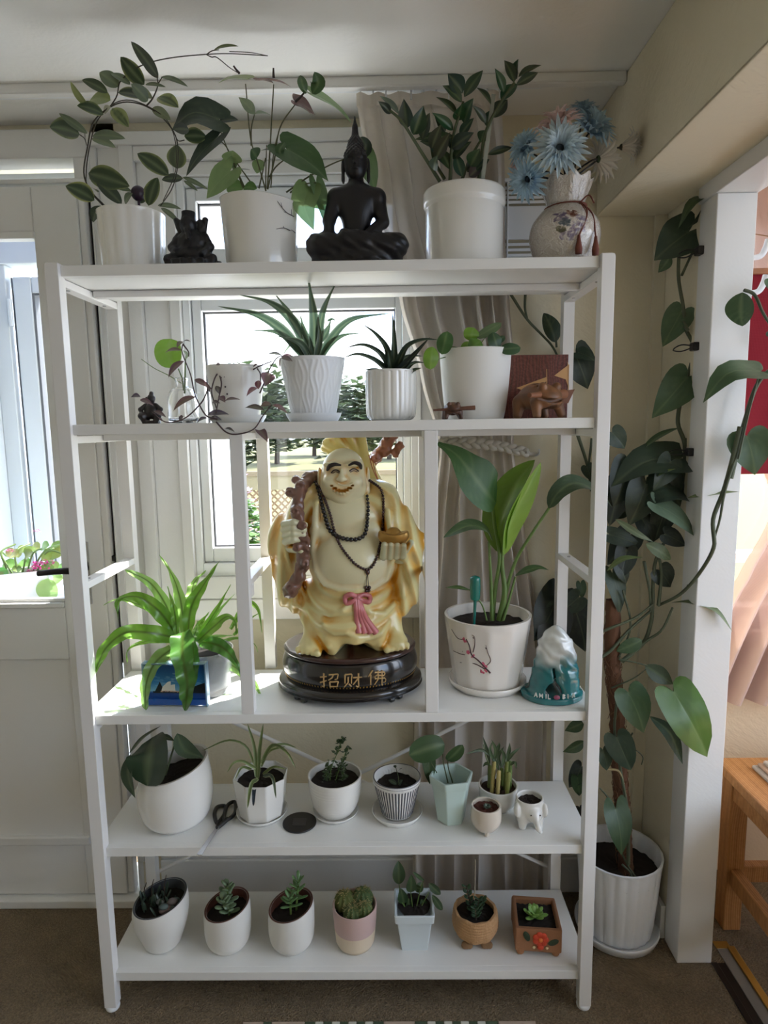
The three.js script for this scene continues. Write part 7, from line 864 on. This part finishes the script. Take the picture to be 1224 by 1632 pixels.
{ // black meditating statue on the top shelf
  const zc = -0.125, m = zoom(340, 60, 3.6), o = at(...m(822, 1275), zc), t = thing('black_buddha_statue', 'black seated meditating statue with a tall flame topknot', 'statue', [o.x, SH[0], zc]);
  const B = (X, Y, z) => { const p = at(...m(X, Y), zc + z).sub(t.position); return [p.x, Math.max(0.004, p.y), p.z]; };
  const hd = B(816, 720, 0), nk = B(820, 860, -0.004), chs = B(820, 960, -0.004), wst = B(822, 1110, -0.002), shl = [B(706, 920, -0.004), B(938, 920, -0.004)], el = [B(664, 1055, 0.012), B(972, 1060, 0.0)], hn = [B(664, 1165, 0.05), B(850, 1160, 0.055)], kn = [B(600, 1195, 0.035), B(1052, 1190, 0.035)];
  const f = (p) => {
    let d = ell(p, chs, [0.046, 0.042, 0.031]); d = smin(d, ell(p, wst, [0.031, 0.05, 0.028]), 0.022); d = smin(d, cap(p, nk, hd, 0.017, 0.017), 0.01);
    for (const s of [0, 1]) { d = smin(d, cap(p, [nk[0], nk[1] - 0.012, 0], shl[s], 0.017, 0.021), 0.014); d = smin(d, cap(p, shl[s], el[s], 0.0185, 0.0145), 0.006); d = smin(d, cap(p, el[s], hn[s], 0.0135, 0.010), 0.005); d = smin(d, ell(p, hn[s], s ? [0.026, 0.009, 0.014] : [0.014, 0.01, 0.018]), 0.006); }
    for (let i = 0; i < 4; i++) d = smin(d, cap(p, [hn[0][0] - 0.010 + i * 0.0065, hn[0][1] - 0.002, hn[0][2] + 0.01], [hn[0][0] - 0.008 + i * 0.0065, hn[0][1] - 0.024, hn[0][2] + 0.018], 0.0042, 0.0034), 0.002);
    for (let i = 0; i < 4; i++) d = smin(d, cap(p, [hn[1][0] - 0.006, hn[1][1] + 0.004, hn[1][2] - 0.004 + i * 0.006], [hn[1][0] - 0.034, hn[1][1] + 0.004, hn[1][2] + i * 0.006], 0.004, 0.0034), 0.002);
    const hipL = B(770, 1215, -0.01), hipR = B(875, 1215, -0.01); d = smin(d, cap(p, hipL, kn[0], 0.032, 0.027), 0.012); d = smin(d, cap(p, hipR, kn[1], 0.032, 0.027), 0.012); d = smin(d, cap(p, [kn[0][0] + 0.01, kn[0][1] - 0.004, 0.055], [hipR[0], kn[1][1] - 0.002, 0.066], 0.023, 0.017), 0.01); d = smin(d, cap(p, [kn[1][0] - 0.01, kn[1][1] - 0.004, 0.052], [hipL[0], kn[0][1] + 0.008, 0.074], 0.023, 0.0165), 0.008);
    d = smin(d, ell(p, [0.002, 0.02, 0.012], [0.105, 0.026, 0.066]), 0.012); d = smin(d, Math.max(Math.hypot(p[0] / 1.55, p[2] - 0.012) - 0.066, Math.abs(p[1] - 0.006) - 0.006), 0.004);
    d += 0.0009 * Math.sin((p[0] * 0.6 + p[1]) * 300) * (Math.abs(p[1] - 0.04) < 0.04 ? 1 : 0);
    return smax(d, 0.0005 - p[1], 0.001); };
  const head = (p) => { const q = [p[0] - hd[0], p[1] - hd[1], p[2] - hd[2]]; let d = ell(q, [0, 0.004, 0], [0.0265, 0.034, 0.0285]); d = smin(d, ell(q, [0, -0.02, 0.005], [0.02, 0.02, 0.02]), 0.012); const hair = q[1] > 0.012 - 0.2 * (q[2] - 0.01) ? 0.0016 * Math.sin(q[0] * 620) * Math.sin(q[1] * 620) + 0.001 : 0; d -= hair; d = smin(d, ell(q, [0, 0.038, -0.004], [0.0175, 0.02, 0.0175]), 0.008); d -= q[1] > 0.03 ? 0.0012 * Math.sin(Math.atan2(q[0], q[2]) * 9) * Math.sin(q[1] * 500) : 0; d = smin(d, cap(q, [0, 0.05, -0.004], [0, 0.078, -0.004], 0.0095, 0.0058), 0.005); d = smin(d, cap(q, [0, 0.076, -0.004], [0, 0.099, -0.004], 0.0055, 0.0012), 0.003);
    for (const s of [-1, 1]) { d = smin(d, ell(q, [s * 0.0285, -0.010, -0.003], [0.0042, 0.021, 0.008]), 0.003); d = smin(d, ell(q, [s * 0.0285, -0.032, 0.0], [0.004, 0.012, 0.005]), 0.003); d = smin(d, ell(q, [s * 0.0105, 0.006, 0.0235], [0.0075, 0.0035, 0.004]), 0.003); d = smax(d, -ell(q, [s * 0.0105, 0.0015, 0.0295], [0.008, 0.0016, 0.004]), 0.001); } d = smin(d, cap(q, [0, 0.006, 0.027], [0, -0.008, 0.031], 0.0028, 0.0042), 0.003); d = smin(d, ell(q, [0, -0.0185, 0.0245], [0.009, 0.0032, 0.005]), 0.002); return d; };
  const blk = M(c8(15, 13, 18), 0.4); part(t, 'body', nets(f, [-0.125, -0.001, -0.065], [0.125, 0.262, 0.10], 0.0026), blk); part(t, 'head', nets(head, [hd[0] - 0.042, hd[1] - 0.05, hd[2] - 0.045], [hd[0] + 0.042, hd[1] + 0.105, hd[2] + 0.045], 0.0013), blk);
}
{ // small dark carved figure
  const m = zoom(60, 40, 3.6), zc = -0.10, o = at(...m(892, 1365), zc), t = thing('carved_figure', 'small black many-armed seated carving between two white pots', 'figurine', [o.x, SH[0], zc]);
  const f = (p) => { const [x, y, z] = p; let d = Math.max(Math.hypot(x / 1.35, z) - 0.048 + 0.0022 * Math.cos(Math.atan2(x, z) * 14), Math.abs(y - 0.012) - 0.012); d = smin(d, ell(p, [0, 0.036, 0.004], [0.05, 0.02, 0.036]), 0.006); d = smin(d, ell(p, [0, 0.066, 0], [0.036, 0.03, 0.028]), 0.012); d = smin(d, ell(p, [-0.005, 0.105, 0.006], [0.019, 0.021, 0.019]), 0.006); d = smin(d, Math.max(Math.hypot(x + 0.005, z) - 0.016, Math.abs(y - 0.126) - 0.010), 0.004); d = smin(d, cap(p, [-0.005, 0.10, 0.02], [0.002, 0.07, 0.034], 0.007, 0.005), 0.004); for (const s of [-1, 1]) { d = smin(d, cap(p, [s * 0.03, 0.08, 0], [s * 0.044, 0.055, 0.01], 0.010, 0.009), 0.006); d = smin(d, cap(p, [s * 0.044, 0.055, 0.01], [s * 0.03, 0.04, 0.03], 0.009, 0.007), 0.005); d = smin(d, cap(p, [s * 0.026, 0.09, -0.006], [s * 0.034, 0.118, 0], 0.007, 0.0065), 0.005); d = smin(d, ell(p, [s * 0.024 - 0.003, 0.106, 0.002], [0.009, 0.014, 0.005]), 0.003); d = smin(d, cap(p, [s * 0.02, 0.033, 0.015], [s * 0.052, 0.028, 0.02], 0.012, 0.010), 0.006); } d += 0.0009 * Math.sin(x * 260) * Math.sin(y * 300) * Math.sin(z * 260); return smax(d, 0.0005 - y, 0.001); };
  const s = 0.96; part(t, 'body', nets(f, [-0.07, -0.001, -0.055], [0.07, 0.142, 0.06], 0.0019).scale(s, s, s), M(c8(16, 14, 19), 0.45));
}
// ---------------------------------------------------------------- floor planter with the climbing plant
{
  const t = thing('climbing_plant', 'tall heart-leaved climbing plant on a mossy pole in a white fluted floor planter', 'potted plant', [0.753, 0, -0.262]);
  const rO = (y) => 0.096 + 0.02 * y / 0.235; part(t, 'pot', revolve(vessel(smoothProfile([[0.084, 0.016], [0.094, 0.02], [0.103, 0.10], [0.110, 0.19], [0.115, 0.238], [0.116, 0.244]], 7), 0.006, 0.35), 220, (th, r, y) => [r * (1 - 0.028 * Math.abs(Math.sin(11 * th)) ** 4 * (y < 0.236 ? 1 : 0.2)), y]), mats.plastic); part(t, 'saucer', revolve([[0, 0.002], [0.098, 0], [0.108, 0.002], [0.115, 0.02], [0.115, 0.027], [0.111, 0.027], [0.103, 0.012], [0, 0.01]], 80), mats.plastic); part(t, 'soil', soilDisc(0.108, 0.195), mats.soil);
  const m1 = zoom(870, 260, 3.263), m2 = zoom(870, 680, 3.263), m3 = zoom(900, 1080, 2.957), m6 = zoom(660, 470, 3.825), mb = zoom(680, 690, 3.548);
  const p1 = plant(t, m1, 3.263, -0.24), p2 = plant(t, m2, 3.263, -0.24), p3 = plant(t, m3, 2.957, -0.22), p6 = plant(t, m6, 3.825, -0.36), pb = plant(t, mb, 3.548, -0.35), fr = plant(t, m1, 3.263, -0.09), fr2 = plant(t, m2, 3.263, -0.09);
  const dk = c8(50, 70, 54), md = c8(64, 92, 58), br = c8(84, 122, 52), st = M(c8(76, 84, 62), 0.6);
  const H = (p, x0, y0, x1, y1, w, c = dk, o = {}) => p.leaf(o.mid ? [[x0, y0], o.mid, [x1, y1]] : [[x0, y0], [x1, y1]], w, { prof: 'heart', color: c, mat: c === br ? mats.leafThin : mats.leaf, nu: 18, nv: 8, vein: true, fold: 0.1, bend: 0.08, face: V(rr(-0.3, 0.2), rr(0.1, 0.5), 1), ...o });
  // up the casing
  H(p1, 858, 165, 682, 340, 100, md, { face: V(-0.5, 0.9, 0.5), mid: [760, 210, 0.02] }); H(p1, 835, 200, 740, 340, 60, dk, { face: V(0.9, 0.2, 0.5) }); H(p1, 745, 355, 563, 506, 215, dk, { face: V(-0.2, 0.3, 1), lobe: 0.35 }); H(p1, 650, 480, 584, 570, 60, md, { prof: 'lance' }); H(p1, 706, 772, 606, 956, 140, md); H(p1, 735, 1112, 552, 1326, 185, md, { lobe: 0.15 }); H(p1, 690, 1378, 484, 1506, 62, md, { prof: 'lance', face: V(-0.2, 1, 0.3) });
  const vine = (p, l, r = 0.0045) => p.stem(l, (u) => r * (1 - 0.3 * u), st);
  vine(p1, [[720, 1620, 0], [722, 1460, 0], [686, 1345, 0], [730, 1130, 0], [752, 1060, 0], [766, 948, 0], [722, 850, 0], [716, 760, 0], [690, 600, 0], [692, 460, 0]], 0.0055); vine(p1, [[706, 585, 0], [760, 470, 0], [806, 390, 0.01], [850, 280, 0.02], [878, 180, 0.02], [868, 110, 0.02], [910, 84, 0.02]], 0.0032); vine(p1, [[722, 850, 0.01], [740, 870, 0.02], [715, 820, 0.02]], 0.004);
  // in front of the casing
  H(fr, 1022, 672, 1022, 848, 150, md, { prof: 'oval', face: V(-0.9, 0.1, 0.6) }); H(fr, 1118, 1082, 812, 1244, 165, md, { mid: [950, 1090, 0.02], face: V(0, 0.8, 0.7), lobe: 0.1 }); H(fr, 1045, 1420, 1088, 1622, 215, md, { lobe: 0.2 }); H(fr, 1190, 620, 1260, 760, 120, md); H(fr, 1170, 870, 1260, 900, 80, dk);
  vine(fr, [[960, 1640, 0], [1035, 1340, 0], [1100, 1150, 0], [1160, 1080, 0.01], [1240, 1060, 0.01]], 0.006); vine(fr, [[1000, 1540, 0.01], [1060, 1280, 0.01], [1105, 1110, 0.01]], 0.0025); vine(fr, [[1030, 660, 0], [1080, 680, 0], [1130, 780, 0], [1180, 860, 0]], 0.004); vine(fr2, [[1010, 0, 0], [975, 150, 0], [925, 330, 0], [870, 480, 0], [872, 560, 0], [875, 620, 0], [800, 760, -0.04], [700, 870, -0.08], [585, 930, -0.13]], 0.0055); vine(fr2, [[1000, 120, 0], [930, 340, 0.01], [905, 480, 0], [880, 570, 0]], 0.0035); vine(fr2, [[750, 690, -0.1], [752, 760, -0.1], [735, 830, -0.1]], 0.002);
  // the dense middle
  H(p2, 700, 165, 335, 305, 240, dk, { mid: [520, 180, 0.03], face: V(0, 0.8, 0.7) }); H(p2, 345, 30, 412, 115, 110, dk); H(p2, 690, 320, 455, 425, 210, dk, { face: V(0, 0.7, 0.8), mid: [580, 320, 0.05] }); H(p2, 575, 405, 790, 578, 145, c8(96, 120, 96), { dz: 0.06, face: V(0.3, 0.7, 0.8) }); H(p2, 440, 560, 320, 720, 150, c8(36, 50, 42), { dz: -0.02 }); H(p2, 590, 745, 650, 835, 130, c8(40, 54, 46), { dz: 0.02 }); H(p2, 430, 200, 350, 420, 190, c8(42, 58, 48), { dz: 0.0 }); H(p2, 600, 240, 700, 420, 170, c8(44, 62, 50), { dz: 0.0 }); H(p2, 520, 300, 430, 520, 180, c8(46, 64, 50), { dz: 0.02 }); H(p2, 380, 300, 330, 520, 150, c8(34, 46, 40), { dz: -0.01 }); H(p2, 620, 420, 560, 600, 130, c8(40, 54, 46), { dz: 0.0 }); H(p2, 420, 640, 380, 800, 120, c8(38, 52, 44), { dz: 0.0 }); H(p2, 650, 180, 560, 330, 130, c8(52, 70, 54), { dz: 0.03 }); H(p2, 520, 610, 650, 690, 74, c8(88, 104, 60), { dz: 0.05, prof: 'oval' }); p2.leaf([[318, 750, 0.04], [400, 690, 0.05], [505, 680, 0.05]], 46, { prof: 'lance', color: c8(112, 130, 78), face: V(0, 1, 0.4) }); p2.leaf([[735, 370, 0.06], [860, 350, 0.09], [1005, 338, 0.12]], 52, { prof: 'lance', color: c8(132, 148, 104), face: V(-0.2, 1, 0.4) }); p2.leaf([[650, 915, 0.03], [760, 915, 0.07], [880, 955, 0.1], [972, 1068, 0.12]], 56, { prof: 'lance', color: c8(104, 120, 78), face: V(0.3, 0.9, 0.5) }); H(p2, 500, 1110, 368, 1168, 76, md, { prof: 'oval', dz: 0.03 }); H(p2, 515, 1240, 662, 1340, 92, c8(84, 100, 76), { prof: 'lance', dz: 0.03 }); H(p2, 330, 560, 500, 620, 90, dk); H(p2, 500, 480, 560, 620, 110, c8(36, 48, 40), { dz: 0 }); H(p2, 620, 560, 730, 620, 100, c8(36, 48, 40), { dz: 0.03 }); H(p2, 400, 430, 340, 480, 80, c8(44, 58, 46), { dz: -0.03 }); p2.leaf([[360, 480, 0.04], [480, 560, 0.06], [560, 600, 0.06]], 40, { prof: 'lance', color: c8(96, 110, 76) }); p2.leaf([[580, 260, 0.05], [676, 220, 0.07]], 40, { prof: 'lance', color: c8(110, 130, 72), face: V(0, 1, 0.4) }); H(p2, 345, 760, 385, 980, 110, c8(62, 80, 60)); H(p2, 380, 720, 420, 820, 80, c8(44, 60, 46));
  vine(p2, [[395, 1222, 0.02], [510, 1120, 0.02], [548, 1010, 0.02], [555, 930, 0.02], [570, 700, 0.02], [640, 560, 0.0]], 0.0055); vine(p2, [[585, 930, 0.03], [600, 760, 0.03], [580, 640, 0.04]], 0.0045); vine(p2, [[270, 1210, 0.02], [330, 1170, 0.02], [430, 1060, 0.02], [555, 950, 0.02]], 0.0045); vine(p2, [[260, 1080, 0.02], [330, 1050, 0.03], [470, 990, 0.03], [560, 920, 0.03]], 0.004); vine(p2, [[390, 1220, 0.02], [530, 1110, 0.03], [600, 1060, 0.05], [660, 940, 0.05]], 0.004); vine(p2, [[400, 850, 0.02], [440, 1040, 0.02], [380, 1200, 0.02]], 0.003); vine(p2, [[510, 700, 0.03], [540, 860, 0.03], [545, 960, 0.02]], 0.004); vine(p2, [[380, 1210, 0.03], [480, 1230, 0.04], [530, 1245, 0.04]], 0.0025); vine(p2, [[340, 1360, 0.03], [470, 1300, 0.04], [520, 1260, 0.04]], 0.002); vine(p2, [[720, 60, 0], [735, 160, 0], [700, 330, 0]], 0.006); vine(p2, [[430, 270, 0.0], [415, 390, 0.0], [470, 470, 0.0]], 0.003);
  // low leaves
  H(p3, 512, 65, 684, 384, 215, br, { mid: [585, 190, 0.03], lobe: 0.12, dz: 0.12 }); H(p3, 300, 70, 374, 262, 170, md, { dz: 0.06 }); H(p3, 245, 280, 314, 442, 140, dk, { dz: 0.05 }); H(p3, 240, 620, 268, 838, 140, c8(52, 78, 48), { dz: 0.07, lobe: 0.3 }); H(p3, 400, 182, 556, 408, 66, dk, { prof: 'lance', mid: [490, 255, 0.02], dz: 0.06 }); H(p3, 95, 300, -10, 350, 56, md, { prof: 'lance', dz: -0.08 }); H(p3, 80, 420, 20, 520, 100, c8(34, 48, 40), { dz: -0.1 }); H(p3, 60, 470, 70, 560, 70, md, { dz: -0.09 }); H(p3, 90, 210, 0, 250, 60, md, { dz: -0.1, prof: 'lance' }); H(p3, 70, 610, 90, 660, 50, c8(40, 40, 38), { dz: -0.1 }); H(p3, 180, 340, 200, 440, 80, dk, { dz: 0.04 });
  vine(p3, [[290, 330, 0.02], [340, 345, 0.03], [368, 375, 0.03], [362, 410, 0.03]], 0.002); vine(p3, [[320, 260, 0.03], [300, 300, 0.03], [295, 340, 0.03]], 0.002); vine(p3, [[270, 830, 0.02], [300, 890, 0.03], [340, 945, 0.04]], 0.003); vine(p3, [[240, 640, 0.04], [200, 560, 0.03], [165, 520, 0.02]], 0.003); vine(p3, [[270, 880, 0.03], [310, 920, 0.04], [320, 955, 0.04]], 0.003);
  // leaves that reach behind the stand
  H(p6, 862, 290, 790, 110, 110, dk, { prof: 'oval', dz: 0 }); H(p6, 985, 370, 1060, 575, 190, c8(36, 54, 44), { dz: 0, lobe: 0.35 }); H(p6, 1000, 350, 1100, 400, 90, dk, { dz: 0.01 }); p6.stem([[585, -10, 0], [690, 150, 0], [780, 245, 0], [840, 310, 0], [882, 395, 0], [900, 480, 0]], 0.004, st); p6.stem([[678, -10, 0], [676, 80, 0], [690, 150, 0]], 0.004, st); p6.stem([[868, 320, 0], [866, 240, 0], [880, 180, 0]], 0.003, st);
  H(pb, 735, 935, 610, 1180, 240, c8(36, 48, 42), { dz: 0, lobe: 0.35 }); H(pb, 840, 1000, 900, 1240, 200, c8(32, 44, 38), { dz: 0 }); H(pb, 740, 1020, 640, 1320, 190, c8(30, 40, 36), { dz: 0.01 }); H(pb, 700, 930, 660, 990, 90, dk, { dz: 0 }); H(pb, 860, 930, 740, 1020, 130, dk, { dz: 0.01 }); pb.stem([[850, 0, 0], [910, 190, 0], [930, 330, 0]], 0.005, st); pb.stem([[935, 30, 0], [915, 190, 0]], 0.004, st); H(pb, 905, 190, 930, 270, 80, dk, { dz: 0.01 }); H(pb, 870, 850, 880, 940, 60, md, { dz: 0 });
  // the moss pole: fibre-wrapped, slightly crooked
  const a = p3.loc(288, 900, -0.24), b = p3.loc(262, 480, -0.235), c = p3.loc(245, 150, -0.24), d = p2.loc(345, 1190, -0.24), f = p2.loc(352, 900, -0.25);
  part(t, 'moss_pole', (() => { const g = tube([a.clone().setY(0.17), a, b, c, d, f], 0.019, { n: 90, s: 22 }), p = g.attributes.position, n = g.attributes.normal; for (let i = 0; i < p.count; i++) { const k = 0.004 * noise.noise(p.getX(i) * 130, p.getY(i) * 60, p.getZ(i) * 130) + 0.003 * noise.noise(p.getX(i) * 300, p.getY(i) * 190, p.getZ(i) * 300); p.setXYZ(i, p.getX(i) + n.getX(i) * k, p.getY(i) + n.getY(i) * k, p.getZ(i) + n.getZ(i) * k); } g.computeVertexNormals(); return g; })(), M(c8(98, 66, 46), 1));
  const fib = []; const pc = new THREE.CatmullRomCurve3([a, b, c, d]); for (let i = 0; i < 260; i++) { const q = pc.getPoint(rnd()), th = rr(0, 6.28); fib.push(tube([q.clone().add(V(Math.sin(th) * 0.018, 0, Math.cos(th) * 0.018)), q.clone().add(V(Math.sin(th + 0.3) * 0.023, rr(-0.02, 0.02), Math.cos(th + 0.3) * 0.023)), q.clone().add(V(Math.sin(th + 0.8) * 0.021, rr(-0.04, 0.03), Math.cos(th + 0.8) * 0.021))], 0.0008, { n: 5, s: 3 })); } part(t, 'fibres', join(fib), M(c8(120, 84, 56), 1)).userData.kind = 'stuff';
  p3.stem([[300, 880, 0.03], [296, 640, 0.03], [262, 430, 0.03], [235, 250, 0.03], [246, 100, 0.02]], 0.005, st); p3.stem([[205, 430, 0.02], [255, 440, 0.03], [278, 500, 0.03]], 0.004, M(c8(170, 150, 110), 0.7));
}
// clips that hold the climber to the white casing
[[800, 458, 'black clip holding the vine to the casing near its top'], [775, 955, 'black clip holding the vine halfway up the casing'], [755, 1502, 'black clip holding the vine low on the casing above the dense leaves']].forEach(([X, Y, l]) => { const p = at(...zoom(870, 260, 3.263)(X, Y), -0.205), t = thing('cable_clip', l, 'clip', [0.874, p.y, -0.20], 0, 'clips on the casing'); part(t, 'body', bx(-0.016, 0, -0.010, 0.010, -0.014, 0.010, 0.003), mats.black); part(t, 'tie', tube([V(-0.012, 0.002, 0), V(-0.035, 0.006, -0.02), V(-0.045, -0.004, -0.036), V(-0.03, -0.008, -0.03), V(-0.012, -0.002, -0.004)], 0.0016), mats.black); });
renderer.render(scene, camera);
